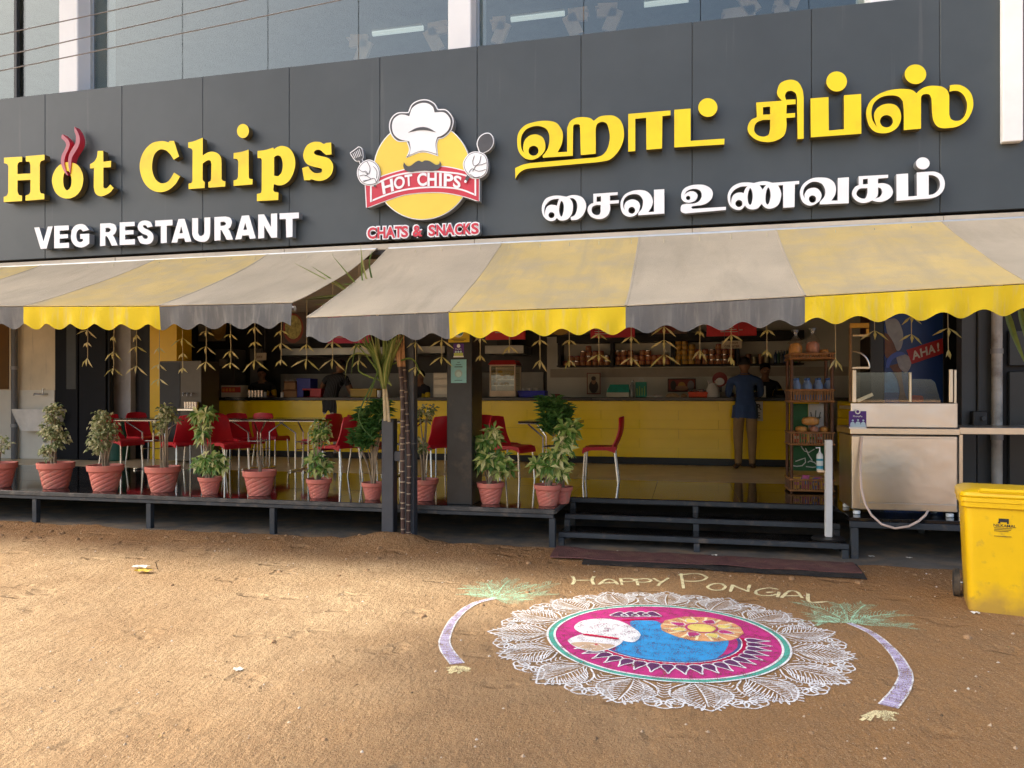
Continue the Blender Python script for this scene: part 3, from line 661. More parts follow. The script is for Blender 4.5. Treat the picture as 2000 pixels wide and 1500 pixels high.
# Tamil: yellow line
od, sd = (990, 180), 7.692
oe, se = (980, 100), 4.
og, sg = (1420, 100), 3.774
oh, sh = (1680, 100), 8.333
tam1 = [
 [A("540,985* 990,955* 995,520* 1010,490 1050,480 1090,490 1100,530* 1110,945* 1335,925* 1335,540* 1360,475 1430,445 1500,475 1535,580 1545,700 1510,850 1440,940 1340,980* 350,1065* 240,1090 125,1140* 128,1300* 180,1220 270,1160 380,1140* 1380,1050* 1550,1010 1680,880 1750,720 1755,560 1710,430 1620,360 1520,348 1400,365 1305,430* 1250,390 1160,375 1040,385 950,440 905,540* 905,895* 760,905* 820,790 842,660 820,560 740,460 600,430 430,445 270,500 175,610 155,740 175,880 250,980 350,1015 450,995 530,935* 570,870 578,790 545,690 480,645 410,635 330,660 265,730 245,820 250,880 270,920* 225,860 210,760 225,650 290,560 390,515 490,510 580,545 630,620 640,720 620,830 580,905 535,955*", od, sd), ell(400, 880, 75, 75, od, sd)],
 [A("988,490* 1318,463* 1318,500* 1255,508* 1252,760* 1130,770* 1128,520* 1043,528* 1043,780* 988,785*", oe, se)],
 [A("1348,458* 1475,448* 1475,700* 1740,683* 1738,728* 1348,752*", oe, se)], [ell(1610, 440, 75, 73, oe, se)],
 [A("215,378* 405,365* 375,330 370,290 395,235 460,210 520,225 555,280 565,340* 565,645* 520,648* 515,340* 505,310 475,292 440,300 428,330 435,358* 505,355* 505,390* 440,395* 438,460* 502,455* 500,488* 438,492* 438,560 420,620 370,655 300,670 220,655 165,610 152,560 175,510 220,485*", og, sg), A("265,412* 318,408* 318,465* 265,468*", og, sg), A("200,580 215,530 260,508 318,505* 318,570* 305,615 265,630 220,615", og, sg)],
 [A("615,348* 748,338* 750,585* 862,575* 862,325* 988,315* 990,608* 618,635*", og, sg)], [ell(808, 223, 76, 74, og, sg)],
 [A("710,1285* 990,1260* 990,760* 1010,715 1070,695 1130,710 1160,770* 1170,1000* 1190,1120 1240,1210 1320,1250 1440,1250 1580,1225 1720,1140 1810,1000 1842,860 1815,710 1740,610 1640,555 1550,545 1460,555* 1455,660* 1520,645 1600,650 1680,710 1730,810 1740,900 1715,1020 1650,1110 1560,1135 1480,1105 1450,1030* 1450,720* 1420,640 1350,585 1260,565 1130,565 1010,605 915,685* 860,640 780,618 620,615 440,645 280,715 160,820 105,950 105,1080 150,1220 240,1310 360,1335 480,1320 590,1255 650,1160 668,1060 640,950 580,880 480,855 370,870 280,925 230,1010 230,1100 270,1230* 210,1140 185,1040 190,940 230,840 320,760 430,725 550,720 640,750 695,820* 710,960*", oh, sh), ell(428, 1140, 105, 100, oh, sh)],
 [ell(900, 375, 175, 160, oh, sh)],
]
glyphs("sign_lettering", "large yellow Tamil letters on the right of the fascia", tam1, [YEL, YELS], P(1450, 300, YL0))
oe2, se2 = (1040, 340), 7.143
of2, sf2 = (1310, 320), 7.692
og2, sg2 = (1550, 290), 6.452
tam2 = [
 [A("130,500 140,420 190,340 280,305 370,300 470,315* 540,295 620,295 700,330 745,410 740,500 690,590 620,635 540,642* 530,600* 580,580 610,530 625,450 610,380 570,340 520,335* 555,390 565,460 550,550 500,620 430,648 370,640 340,610* 310,645 260,655 200,635 150,580", oe2, se2), A("370,345* 300,350 230,380 175,450 165,530 180,600* 175,530 200,460 250,430 310,432 340,440* 355,390", oe2, se2), ell(265, 572, 42, 42, oe2, se2), A("410,375 435,430 435,500 420,570 400,592 380,560 372,490 385,410", oe2, se2)],
 [A("848,275* 1190,252* 1188,290* 1080,300* 1080,370* 1205,362* 1205,405* 1080,415* 1082,500 1050,575 980,620 900,625 820,595 772,530 775,460 815,415 848,405*", oe2, se2), A("895,315* 955,310* 955,382* 895,388*", oe2, se2), A("950,430* 950,520* 935,560 890,572 840,545 825,500 840,455 890,432", oe2, se2)],
 [A("1475,575* 1840,550* 1838,210* 1695,218* 1695,525* 1615,530* 1660,460 1680,380 1655,300 1590,240 1500,222 1390,235 1290,285 1235,370 1230,460 1255,540 1310,585 1370,595 1440,570 1490,510* 1500,440 1480,390 1430,358 1370,355 1310,385 1280,440 1285,500* 1265,440 1275,360 1330,300 1420,278 1490,295 1535,350 1540,420 1520,490 1475,540*", oe2, se2), ell(1385, 505, 47, 47, oe2, se2)],
 [A("830,645* 828,692* 220,745* 165,725 148,680 165,620 230,600* 340,595 420,565 465,490 455,420 410,385 350,375 280,390 225,430 200,490* 225,445 290,412 350,415 395,450 402,495 370,550 310,578 250,582 190,560 158,505 165,430 210,365 300,325 400,312 510,320 600,370 632,440 615,520 550,585 460,620 340,635 310,655 330,675*", of2, sf2), ell(262, 512, 32, 32, of2, sf2)],
 [A("855,500 870,420 930,340 1030,290 1150,278 1250,288* 1330,268 1430,262 1530,285* 1930,255* 1930,300* 1865,310* 1860,650* 1690,660* 1688,318* 1615,325* 1650,400 1660,480 1630,590 1570,650 1480,675 1410,650 1365,600* 1310,665 1230,685 1160,670 1115,625* 1070,680 1000,692 930,665 875,600", of2, sf2), A("1150,335* 1050,345 960,390 905,460 895,540 908,610* 912,540 940,470 1000,435 1060,430 1095,440* 1115,385", of2, sf2), ell(1025, 595, 53, 53, of2, sf2), A("1195,365 1225,420 1232,500 1215,590 1190,615 1165,580 1155,500 1170,410", of2, sf2), A("1468,355 1495,410 1500,490 1480,580 1450,610 1428,570 1425,490 1440,400", of2, sf2), A("1335,320* 1430,318* 1380,385*", of2, sf2)],
 [A("330,705* 695,690* 697,362* 558,372* 555,655* 475,658* 520,590 535,510 510,430 440,378 340,365 230,378 130,440 85,520 85,600 120,680 190,718 260,708 330,660* 352,600 340,550 300,505 245,495 180,515 140,570 140,630* 120,570 140,490 210,430 290,420 360,450 397,520 390,600 330,675*", og2, sg2), ell(238, 637, 46, 46, og2, sg2)],
 [A("820,350* 1192,330* 1190,370* 1065,380* 1063,440* 1140,438 1210,465 1250,530 1240,590 1190,640 1110,672 1040,670 990,655* 930,680 850,685 780,650 738,590 745,530 780,480 822,462*", og2, sg2), A("873,388* 935,382* 935,448* 873,452*", og2, sg2), A("930,500* 930,560 910,620 870,632 810,605 792,565 815,520 860,502", og2, sg2), A("1065,490* 1100,505 1115,555 1090,605 1030,632* 1060,590", og2, sg2)],
 [A("1295,325* 1442,315* 1445,605* 1555,597* 1552,302* 1700,292 1790,295 1870,340 1905,430 1890,520 1830,590 1740,625 1640,635* 1298,660*", og2, sg2), A("1703,335* 1760,340 1820,375 1845,445 1825,520 1770,570 1703,588*", og2, sg2)],
 [ell(1628, 187, 87, 76, og2, sg2)],
]
glyphs("sign_lettering", "smaller white Tamil letters below the yellow Tamil letters", tam2, [WHL, WHS], P(1450, 410, YL0))
# round chef-hat emblem
lg = thing("logo_sign", "round yellow emblem with chef hat, moustache and red banner mid fascia", "sign", P(825, 330, YL0))
ol, sl_ = (650, 150), 4.286
Y0 = YF - .115
def lay(name, loops, k, mats, th=None, label=None): return plate(name, loops, Y0 - k * .004, th or .003, mats, lg, label)
Lg = lambda t: A(t, ol, sl_)
def grown(lp, g):
    cx = sum(p[0] for p in lp) / len(lp); cy = sum(p[1] for p in lp) / len(lp); out = []
    n = len(lp); ar = sum(lp[i][0] * lp[(i + 1) % n][1] - lp[(i + 1) % n][0] * lp[i][1] for i in range(n)); sg_ = 1 if ar > 0 else -1
    for i in range(n):
        a, b_ = lp[i - 1], lp[(i + 1) % n]; tx, ty = b_[0] - a[0], b_[1] - a[1]; q = math.hypot(tx, ty) or 1
        out.append((lp[i][0] + sg_ * ty / q * g, lp[i][1] - sg_ * tx / q * g))
    return out
disc = ell(748, 782, 402, 408, ol, sl_, 64)
lay("disc_rim", [grown(disc, 1.8)], 0, [WHL, WHS], .09)
lay("disc", [disc], 1, [LY, LY])
ban = Lg("275,905* 400,840 580,785 750,752 900,752 1000,765 1100,790 1222,830* 1222,1040* 1100,1000 950,970 800,965 600,985 430,1040 285,1095*")
lay("banner_rim", [grown(ban, 1.8)], 2, [WHL, WHS], .085)
lay("banner", [ban], 3, [RED, RED])
bi = Lg("312,915* 450,845 600,802 800,785 1000,797 1100,815 1200,850* 1200,998* 1050,945 850,930 650,945 480,985 312,1050*")
lay("banner_line", [bi, grown(bi, -3.2)], 4, [WHL, WHL])
for ch, pts in (("H", "405,880 500,850 512,955 420,985"), ("O", "505,845 600,822 606,925 518,950"), ("T", "600,822 664,812 668,908 608,922"), ("C", "703,808 785,800 788,912 710,918"),
                ("H", "792,802 870,802 870,915 792,915"), ("I", "890,805 912,806 912,916 890,915"), ("P", "930,806 1012,816 1002,922 928,916"), ("S", "1014,820 1082,836 1064,938 1004,924")):
    q = [P(x, y, Y0 - .019) for x, y, _ in parse(pts, ol, sl_)]; b = MB()
    letter(b, ch, .03, [q[3], q[2], q[1], q[0]], None); b.build("letter", [WHL], lg)
hat = Lg("630,295* 660,230 720,195 790,190 850,220 880,270* 950,275 1000,330 1010,390 985,460 930,510 885,522* 872,570 882,665* 750,632 613,678* 637,610 618,545* 540,540 490,490 470,420 485,350 540,300")
lay("hat_rim", [hat], 2, [WHL, WHS], .09); lay("hat_outline", [grown(hat, -2.2)], 3, [CHAR, CHAR])
hw = Lg("640,330* 665,262 720,225 785,220 835,250 852,298* 930,298 975,340 985,390 962,450 915,490 875,505* 860,560 868,645* 750,618 640,655* 650,600 640,540* 560,522 510,480 495,415 510,355 555,320 600,318")
lay("hat_fill", [hw], 4, [WHL, WHL])
lay("hat_fold", [Lg("630,467* 690,432 750,420 805,430 862,463* 800,450 750,446 700,450")], 5, [CHAR, CHAR])
lay("moustache", [Lg("595,715* 590,750 610,785 650,797 700,790 760,785 840,787 885,770 908,735 895,703* 890,728 860,735 810,705 770,700 748,712 720,702 690,715 650,745 620,745")], 6, [CHAR, CHAR])
def stroke2(pts, wd):
    pts = [(p[0], p[1]) for p in pts]; l = []; r = []
    for i, p in enumerate(pts):
        a = pts[max(i - 1, 0)]; b_ = pts[min(i + 1, len(pts) - 1)]; tx, ty = b_[0] - a[0], b_[1] - a[1]; q = math.hypot(tx, ty) or 1
        l.append((p[0] - ty / q * wd / 2, p[1] + tx / q * wd / 2)); r.append((p[0] + ty / q * wd / 2, p[1] - tx / q * wd / 2))
    return l + r[::-1]
sp = Lg("148,640* 218,588* 240,605 250,670 240,690* 262,730* 238,742* 222,702* 190,698")
lay("spatula_rim", [grown(sp, 1.6)], 2, [WHL, WHS], .06); lay("spatula", [sp], 3, [CHAR, CHAR])
for i in range(5):
    x = 168 + i * 13; lay("spatula_slot", [stroke2([(ol[0] + x / sl_, ol[1] + (640 - i * 9) / sl_), (ol[0] + (x + 18) / sl_, ol[1] + (682 - i * 5) / sl_)], 1.0)], 4, [WHL, WHL])
spn = Lg("1238,640* 1225,610 1212,560 1230,510 1270,480 1310,478 1336,510 1338,560 1310,605 1268,630*")
lay("spoon_rim", [grown(spn, 1.9)], 2, [WHL, WHS], .06); lay("spoon", [spn], 3, [CHAR, CHAR])
h1 = Lg("250,722 300,700 350,720 385,770 388,830 360,890 300,902 245,885 213,830 215,770")
h2 = Lg("1105,700 1150,645 1210,633 1270,658 1292,720 1282,800 1230,842 1170,842 1120,800 1098,750")
for h_ in (h1, h2):
    lay("glove_rim", [grown(h_, 1.8)], 5, [WHL, WHS], .08); lay("glove_outline", [h_], 6, [CHAR, CHAR]); lay("glove", [grown(h_, -1.0)], 7, [WHL, WHL])
for q in ("285,708 310,760 300,812 270,800", "218,775 250,795 275,790 290,815 268,830", "222,830 262,822 300,840 312,858 250,872", "255,880 300,862 345,850 362,880", "340,750 368,790 365,850",
          "1185,660 1170,710 1185,745 1225,720 1240,660", "1285,720 1245,735 1200,745 1170,790", "1280,775 1220,790 1165,770 1140,800", "1150,815 1190,842 1230,835"):
    pts = smooth(parse(q, ol, sl_), 6, closed=False); lay("glove_line", [stroke2(pts, .9)], 8, [CHAR, CHAR])
lay("handle", [Lg("1125,820* 1148,838* 1118,890* 1095,878*")], 8, [CHAR, CHAR]); lay("handle_stud", [ell(1110, 876, 10, 12, ol, sl_)], 9, [WHL, WHL])
lay("handle_stud", [ell(352, 913, 10, 10, ol, sl_)], 8, [CHAR, CHAR])
# CHATS & SNACKS
ct = thing("sign_lettering", "small red rounded letters with white rim beneath the round emblem", "sign lettering", P(825, 455, YL0))
def cb(x): return 1358 + (x - 285) * (1315 - 1358) / 935
def ctp(x): return 1262 + (x - 285) * (1222 - 1262) / 935
for ch, x0, x1 in (("C", 290, 362), ("H", 372, 440), ("A", 440, 522), ("T", 518, 578), ("S", 572, 630), ("&", 668, 750), ("S", 800, 858), ("N", 866, 940), ("A", 938, 1020), ("C", 1022, 1085), ("K", 1092, 1160), ("S", 1158, 1222)):
    def qq(g, Y): return [P(ol[0] + x / sl_, ol[1] + y / sl_, Y) for x, y in ((x0 - g, cb(x0) + g), (x1 + g, cb(x1) + g), (x1 + g, ctp(x1) - g), (x0 - g, ctp(x0) - g))]
    b = MB(); letter(b, ch, .11, qq(10, YL0), Vector((0, DL, 0))); w_ = b.build("letter", [WHL, WHS], ct)
    b = MB(); letter(b, ch, .035, qq(0, YL0 - .004), None); b.build("letter_face", [RED], w_)
# ================================================================ awnings
YA = 5.25
GDUST = M("awning_grey_dusty", (.53, .44, .31), .9, var=.12, vs=1.3, coord='World', trans=.2, bump=.3, bs=350, streak=((.42, .345, .24), .5, .8, (5, 1.2, 1)))
YDUST = M("awning_yellow_dusty", (.74, .57, .24), .9, var=.08, vs=1.6, coord='World', trans=.35, bump=.3, bs=350, dust=((.60, .49, .30), 3.0, .42, .72), streak=((.58, .47, .27), .5, .8, (6, 1.0, 1)))
GVAL = M("awning_grey", (.14, .138, .13), .9, var=.14, vs=3, coord='World', trans=.12, bump=.3, bs=350, streak=((.25, .235, .21), .5, .8, (25, 25, 2)))
YVAL = M("awning_yellow", (.80, .60, .02), .85, var=.06, vs=3, coord='World', trans=.25, bump=.3, bs=350, streak=((.66, .55, .20), .52, .85, (22, 22, 2.5)))
ALU = M("aluminium", (.55, .55, .54), .35, .9)
def awning(label, pts, ends, segs, loc):
    """pts: front-edge pixels (u, v); segs: (u0, u1, 'g'|'y') on the front edge"""
    t = thing("awning", label, "awning", loc)
    zs = [(P(u, v, YA).x, P(u, v, YA).z) for u, v in pts]
    def zf(x):
        for (a, za), (b_, zb) in zip(zs, zs[1:]):
            if x <= b_ or b_ == zs[-1][0]: return za + (zb - za) * (x - a) / (b_ - a)
    zt = ZF0 - .085
    for u0, u1, c in segs:
        x0, x1 = PX(u0, YA), PX(u1, YA)
        def top(a, k, dz=0.):
            x = x0 + (x1 - x0) * a; y = 6.9 + (YA - 6.9) * k
            z = zt + (zf(x) - zt) * k - .075 * k * (1 - k) * 4 * (.75 + .25 * cos(x * 1.9)) * .7 + (.022 * noise.noise((x * .9, y * 1.1, 7)) + .009 * noise.noise((x * 3.5 + y, y * 1.2, 3))) * (k * (1 - k) * 4) ** .7
            return (x, y, z + dz)
        n = max(4, int((x1 - x0) / .06))
        MB().slab(lambda a, k: top(a, k), lambda a, k: top(a, k, -.006), n, 22).build("canopy_stripe", GDUST if c == 'g' else YDUST, t, smooth=True, ang=50)
        MB().slab(lambda a, k: (x0 - .008 + .016 * a, top(0, k)[1], top(0, k)[2] + .003), lambda a, k: (x0 - .008 + .016 * a, top(0, k)[1], top(0, k)[2] - .009), 1, 22).build("seam", GDUST, t)
        nn = max(8, int((x1 - x0) / .02))
        def val(a, k, dy=0.):
            x = x0 + (x1 - x0) * a; ph = x / .245
            h = .168 + .024 * cos(2 * pi * ph + .5 * noise.noise((x * 1.7, 0, 9))) + .008 * noise.noise((x * 2.9, 5, 0))
            y = YA - .006 + dy + .016 * sin(x * 3.1 + 1) * k + .012 * k * sin(2 * pi * ph + .6) + .018 * k * noise.noise((x * 2.3, 1, 0)) + .006 * noise.noise((x * 9, k * 2, 4)) * k
            return (x, y, zf(x) - .012 - h * k)
        MB().slab(lambda a, k: val(a, k), lambda a, k: val(a, k, .004), nn, 5).build("valance", GVAL if c == 'g' else YVAL, t, smooth=True, ang=50)
    xa, xb = zs[0][0], zs[-1][0]
    seam = MB()
    seam.tube([(xa + (xb - xa) * i / 20, YA + .04, zf(xa + (xb - xa) * i / 20) - .045) for i in range(21)], .022, 8); seam.build("front_bar", ALU, t, smooth=True)
    for f in (.04, .5, .96):
        x = xa + (xb - xa) * f; m = (x + .35 * (1 if f < .9 else -1), 6.1, zf(x) + .20)
        MB().tube([(x, 6.88, zt - .05), m, (x, YA + .03, zf(x) - .03)], .018, 8).build("arm", ALU, t)
    bx("rear_tube", ALU, t, xa, xb, 6.86, 6.91, zt - .03, zt - .008)
    return t
awning("left striped awning of dusty grey and yellow cloth with scalloped valance", [(-330, 597), (0, 597), (312, 596), (571, 590)], None,
       [(-330, -215, 'y'), (-215, 47, 'g'), (47, 312, 'y'), (312, 571, 'g')], (-5.5, 6.9, ZF0 - .1))
awning("right striped awning of dusty grey and yellow cloth with scalloped valance", [(600, 619), (880, 608), (1225, 596), (1572, 577), (2000, 552), (2250, 540)], None,
       [(600, 877, 'g'), (877, 1222, 'y'), (1222, 1572, 'g'), (1572, 2010, 'y'), (2010, 2250, 'g')], (0, 6.9, ZF0 - .1))
# ================================================================ counter and what stands on it
ZC = ZD + 1.07; YC = 12.0
CY = M("counter_yellow", (.92, .64, .006), .18, var=.05, vs=1.2, spec=.5)
CTOP = M("counter_black", (.014, .012, .012), .2)
XC0, XC1 = PX(395, YC), PX(1600, YC)
ctr = thing("counter", "long glossy yellow service counter with black top and plinth", "counter", ((XC0 + XC1) / 2, 12.3, ZD))
bx("plinth", M("plinth_black", (.012, .012, .012), .4), ctr, XC0 + .03, XC1, YC + .05, YC + .6, ZD, ZD + .11)
bx("body", M("counter_core", (.3, .2, .01), .6), ctr, XC0 + .02, XC1 - .01, YC + .06, YC + .6, ZD + .112, ZC - .056)
rows = [(ZD + .112, ZD + .263, .03), (ZD + .263, ZD + .415, .03), (ZD + .415, ZD + .566, .03), (ZD + .569, ZD + .711, 0), (ZD + .711, ZD + .859, 0), (ZD + .859, ZC - .058, 0)]
for k, (z0, z1, back) in enumerate(rows):
    x = XC0; i = 0
    while x < XC1 - .01:
        x2 = min(XC1, x + (1.22 if (i or k % 2 == 0) else .61))
        bx("plank", CY, ctr, x + .001, x2 - .001, YC + back + random.uniform(0, .0004), YC + .058, z0 + .0002, z1 - .0002, .0006); x = x2; i += 1
x = XC0 - .03
while x < XC1:
    x2 = min(x + 2.4, XC1 + .03); bx("worktop", CTOP, ctr, x, x2 - .002, YC - .04, YC + .65, ZC - .055, ZC, .006); x = x2
sc_ = thing("side_counter", "yellow slatted return counter behind the wicker rack", "counter", (2.5, 10.8, ZD))
for k in range(7): bx("plank", CY, sc_, 2.22, 2.26, 9.55, 11.9, ZD + .12 + k * .13, ZD + .247 + k * .13, .004)
bx("body", M("counter_core", (.3, .2, .01), .6), sc_, 2.262, 2.8, 9.56, 11.9, ZD + .03, ZC - .06)
bx("worktop", CTOP, sc_, 2.18, 2.85, 9.5, 11.95, ZC - .055, ZC, .006)
bx("notice", M("notice_yellow_green", (.42, .42, .06), .5), sc_, 2.212, 2.218, 9.7, 10.7, ZD + .25, ZD + .62, 0)
# -- small goods: simple builders
STEEL = M("stainless", (.62, .60, .56), .25, 1., var=.08, vs=3)
def goods(name, label, cat, u0, u1, v0, v1, Y, mat, depth=.25, z0=None, group=None, ch=.008):
    a, b_ = P(u0, v1, Y), P(u1, v0, Y); zb = z0 if z0 is not None else a.z
    t = thing(name, label, cat, ((a.x + b_.x) / 2, Y + depth / 2, zb), group)
    return t, a.x, b_.x, zb, b_.z
def crate(label, u0, u1, v0, col, Y=12.15, z0=None, name="crate", dep=.3):
    z0 = ZC if z0 is None else z0
    t, x0, x1, zb, zt = goods(name, label, name.replace('_', ' '), u0, u1, v0, 776, Y, None, dep, z0)
    m = M("plastic_" + col, col, .4); w_ = .012
    bx("base", m, t, x0, x1, Y, Y + dep, zb, zb + w_); bx("front", m, t, x0, x1, Y, Y + w_, zb + w_, zt); bx("back", m, t, x0, x1, Y + dep - w_, Y + dep, zb + w_, zt)
    bx("side", m, t, x0, x0 + w_, Y + w_, Y + dep - w_, zb + w_, zt - .002); bx("side", m, t, x1 - w_, x1, Y + w_, Y + dep - w_, zb + w_, zt - .002)
    bx("rim", m, t, x0 - .01, x1 + .01, Y - .01, Y - .001, zt - .03, zt + .002)
    return t
crate("red plastic crate on the counter at the striped-shirt man's elbow", 592, 627, 759, '#b01212')
crate("yellow plastic crate on the counter behind the sugarcane leaves", 684, 735, 759, '#a98a10')
crate("shallow blue plastic tray of tumblers beside the glass warmer", 1012, 1064, 763, '#1420a8', name="tray")
crate("orange plastic tray of silver foil cups on the counter", 1345, 1381, 766, '#d8430c', name="tray")
crate("blue plastic bin standing on the counter beside brown boxes", 580, 606, 739, '#1a2390', name="bin", dep=.28)
def lathe_thing(name, label, cat, u, Y, z, prof, mat, n=20, group=None, lid=None, scale=1.):
    x = PX(u, Y); t = thing(name, label, cat, (x, Y, z), group)
    MB().lathe([(r * scale, h * scale) for r, h in prof], n, (x, Y, z)).build("body", mat, t, smooth=True, ang=40)
    if lid:
        r, h0, h1, lm = lid; MB().lathe([(r * .3, h1), (r * .9, h1 - .002), (r, h1 - .006), (r, h0)][::-1], n, (x, Y, z)).build("lid", lm, t, smooth=True)
    return t
CARD = M("brown_carton", (.34, .20, .10), .8, var=.2, vs=8)
for k, (u0, u1, z, h, lab) in enumerate(((553, 579, 0, .14, "lower"), (555, 577, .142, .15, "upper"))):
    t, x0, x1, zb, zt = goods("carton", "", "carton", u0, u1, 740, 776, 12.2, None, .25, ZC + z); t["label"] = lab + " brown basket box of the pair left of the blue bin"; t["category"] = "box"
    bx("body", CARD, t, x0, x1, 12.2, 12.45, zb, zb + h); bx("rim", M("carton_dark", (.16, .08, .04), .8), t, x0 - .006, x1 + .006, 12.192, 12.198, zb + h - .03, zb + h)
    if k: MB().grid(lambda a, c: (x0 + (x1 - x0) * a, 12.2 + .22 * c, zb + h + .012 + .03 * abs(noise.noise((a * 4, c * 4, 3)))), 8, 6).build("white_packs", WHITE, t)
lathe_thing("stock_pot", "tall steel cooking pot at the left end of the counter", "pot", 412, 12.5, ZC + .16, [(.10, 0), (.112, .01), (.115, .25), (.122, .26), (.115, .262), (.02, .27)], STEEL)
t, x0, x1, zb, zt = goods("metal_stand", "low steel stand under the tall cooking pot", "stand", 392, 432, 757, 776, 12.35, None, .35, ZC)
bx("top", STEEL, t, x0, x1, 12.3, 12.7, ZC + .13, ZC + .155); bx("body", M("grey_metal", (.12, .12, .12), .4, .8), t, x0 + .02, x1 - .02, 12.32, 12.68, ZC, ZC + .128)
t, x0, x1, zb, zt = goods("snack_carton", "red and white printed snack box near the steel pot", "box", 432, 471, 747, 776, 12.2, None, .25, ZC)
bx("body", M("box_white", (.6, .55, .45), .6), t, x0, x1, 12.2, 12.42, ZC, ZC + .22); bx("print_band", M("box_red", (.5, .05, .03), .5), t, x0 + .01, x1 - .01, 12.196, 12.199, ZC + .09, ZC + .19, 0)
for i in range(4): bx("print_spot", M("box_orange", (.7, .3, .04), .5), t, x0 + .03 + i * .07, x0 + .075 + i * .07, 12.192, 12.195, ZC + .11, ZC + .165, 0)
cup = [(.030, 0), (.034, .004), (.038, .11), (.040, .112), (.036, .108), (.01, .105)]
for k, u in enumerate((487, 493, 499, 505, 511)):
    lathe_thing("steel_tumbler", "steel tumbler in the row beside the staff member at left, place %s from left" % ("first", "second", "third", "fourth", "fifth")[k], "tumbler", u, 12.15, ZC, cup, STEEL, 14, "steel tumblers", scale=1.15)
lathe_thing("paper_cup", "white paper cup right of the steel tumblers", "cup", 517, 12.2, ZC, cup, WHITE, 14, scale=.9)
lathe_thing("paper_cup", "white paper cup at the right end of the yellow crate", "cup", 741, 12.15, ZC, cup, WHITE, 14, scale=1.1)
lathe_thing("paper_cup", "white paper cup left of the brown basket boxes", "cup", 551, 12.15, ZC, cup, WHITE, 14, scale=.8)
for k, u in enumerate((1024, 1030, 1036, 1048)):
    lathe_thing("glass_tumbler", "pale tumbler in the blue tray, %s from left" % ("first", "second", "third", "last")[k], "tumbler", u, 12.28, ZC + .014, [(r, h * 1.3) for r, h in cup], M("pale_tumbler", (.45, .45, .42), .25), 14, "tumblers in the blue tray")
lathe_thing("bowl", "small dark red bowl on the counter right of the blue tray", "bowl", 1087, 12.2, ZC, [(.03, 0), (.05, .02), (.062, .055), (.055, .05), (.01, .03)], M("bowl_red", (.22, .03, .03), .4))
for k, (u, h, lab) in enumerate(((1070, .012, "left"), (1098, .01, "right"))):
    lathe_thing("plate", "white plate lying on the counter, %s of the dark red bowl" % lab, "plate", u, 12.2, ZC, [(.05, 0), (.08, .008), (.085, .014), (.07, .012), (.01, .008)], WHITE)
# glass warmer with red hood
wm = thing("food_warmer", "glass food warmer with red hood and cream frame on the counter", "food warmer", (PX(987, 12.1), 12.3, ZC))
x0, x1 = PX(956, 12.06), PX(1007, 12.06); y0, y1 = 12.06, 12.5; zt = ZC + .52
CRM = M("cream_frame", (.62, .50, .36), .4); RH = M("red_hood", (.36, .02, .02), .35)
bx("base", CRM, wm, x0, x1, y0, y1, ZC + .012, ZC + .11)
for x in (x0, x1 - .025):
    for y in (y0, y1 - .025): bx("frame_post", CRM, wm, x, x + .025, y, y + .025, ZC + .112, zt)
bx("frame_rail", CRM, wm, x0, x1, y0 - .003, y0 + .022, zt + .002, zt + .025)
b = MB(); b.add([(x0 - .02, y0 - .03, zt + .027), (x1 + .02, y0 - .03, zt + .027), (x1 + .02, y1 + .01, zt + .027), (x0 - .02, y1 + .01, zt + .027), (x0 + .02, y0 + .03, zt + .10), (x1 - .03, y0 + .03, zt + .10), (x1 - .03, y1 - .03, zt + .10), (x0 + .02, y1 - .03, zt + .10)],
                [(0, 3, 2, 1), (4, 5, 6, 7), (0, 1, 5, 4), (1, 2, 6, 5), (2, 3, 7, 6), (3, 0, 4, 7)]); b.build("hood", RH, wm)
PG = glass("clear_glass", (.90, .92, .90), .10, .02)
bx("pane", PG, wm, x0 + .026, x1 - .026, y0 + .008, y0 + .012, ZC + .112, zt - .002, 0); bx("pane", PG, wm, x1 - .012, x1 - .008, y0 + .026, y1 - .026, ZC + .112, zt - .002, 0)
bx("back", M("warmer_back", (.40, .33, .22), .4), wm, x0 + .026, x1 - .026, y1 - .012, y1 - .004, ZC + .112, zt)
for z in (ZC + .2, ZC + .30, ZC + .40): bx("shelf", STEEL, wm, x0 + .028, x1 - .028, y0 + .03, y1 - .03, z, z + .008, 0)
for i, (dx, z) in enumerate(((.08, .208), (.17, .208), (.26, .208), (.12, .308), (.24, .308), (.15, .408))):
    MB().lathe([(.02, 0), (.04, .012), (.035, .04), (.01, .05)], 10, (x0 + dx, y0 + .15, ZC + z)).build("snack", M("fried_snack", (.42, .22, .05), .7), wm, smooth=True)
# teal gift boxes, bag, bottle
TEAL = M("teal_print", (.0, .22, .16), .45, var=.3, vs=9); TEALW = M("carton_cream", (.45, .45, .36), .6)
t, x0, x1, zb, zt = goods("sweet_box", "teal sweet box with cream base on the counter", "box", 1184, 1229, 748, 776, 12.2, None, .25, ZC)
bx("base", TEALW, t, x0, x1, 12.2, 12.45, ZC, ZC + .08)
b = MB(); b.add([(x0, 12.2, ZC + .082), (x1, 12.2, ZC + .082), (x1, 12.45, ZC + .082), (x0, 12.45, ZC + .082), (x0 + .06, 12.22, ZC + .21), (x1 - .02, 12.22, ZC + .21), (x1 - .02, 12.42, ZC + .21), (x0 + .06, 12.42, ZC + .21)], [(0, 3, 2, 1), (4, 5, 6, 7), (0, 1, 5, 4), (1, 2, 6, 5), (2, 3, 7, 6), (3, 0, 4, 7)]); b.build("lid", TEAL, t)
t, x0, x1, zb, zt = goods("gift_bag", "teal printed carry bag next to the sweet box", "bag", 1241, 1263, 742, 776, 12.25, None, .12, ZC)
bx("body", TEAL, t, x0, x1, 12.25, 12.37, ZC, ZC + .25)
for i in range(4): bx("print_stripe", M("lime_print", (.25, .42, .08), .5), t, x0 + .02 + i * .04, x0 + .035 + i * .04, 12.246, 12.249, ZC + .03, ZC + .15 + .03 * (i % 2), 0)
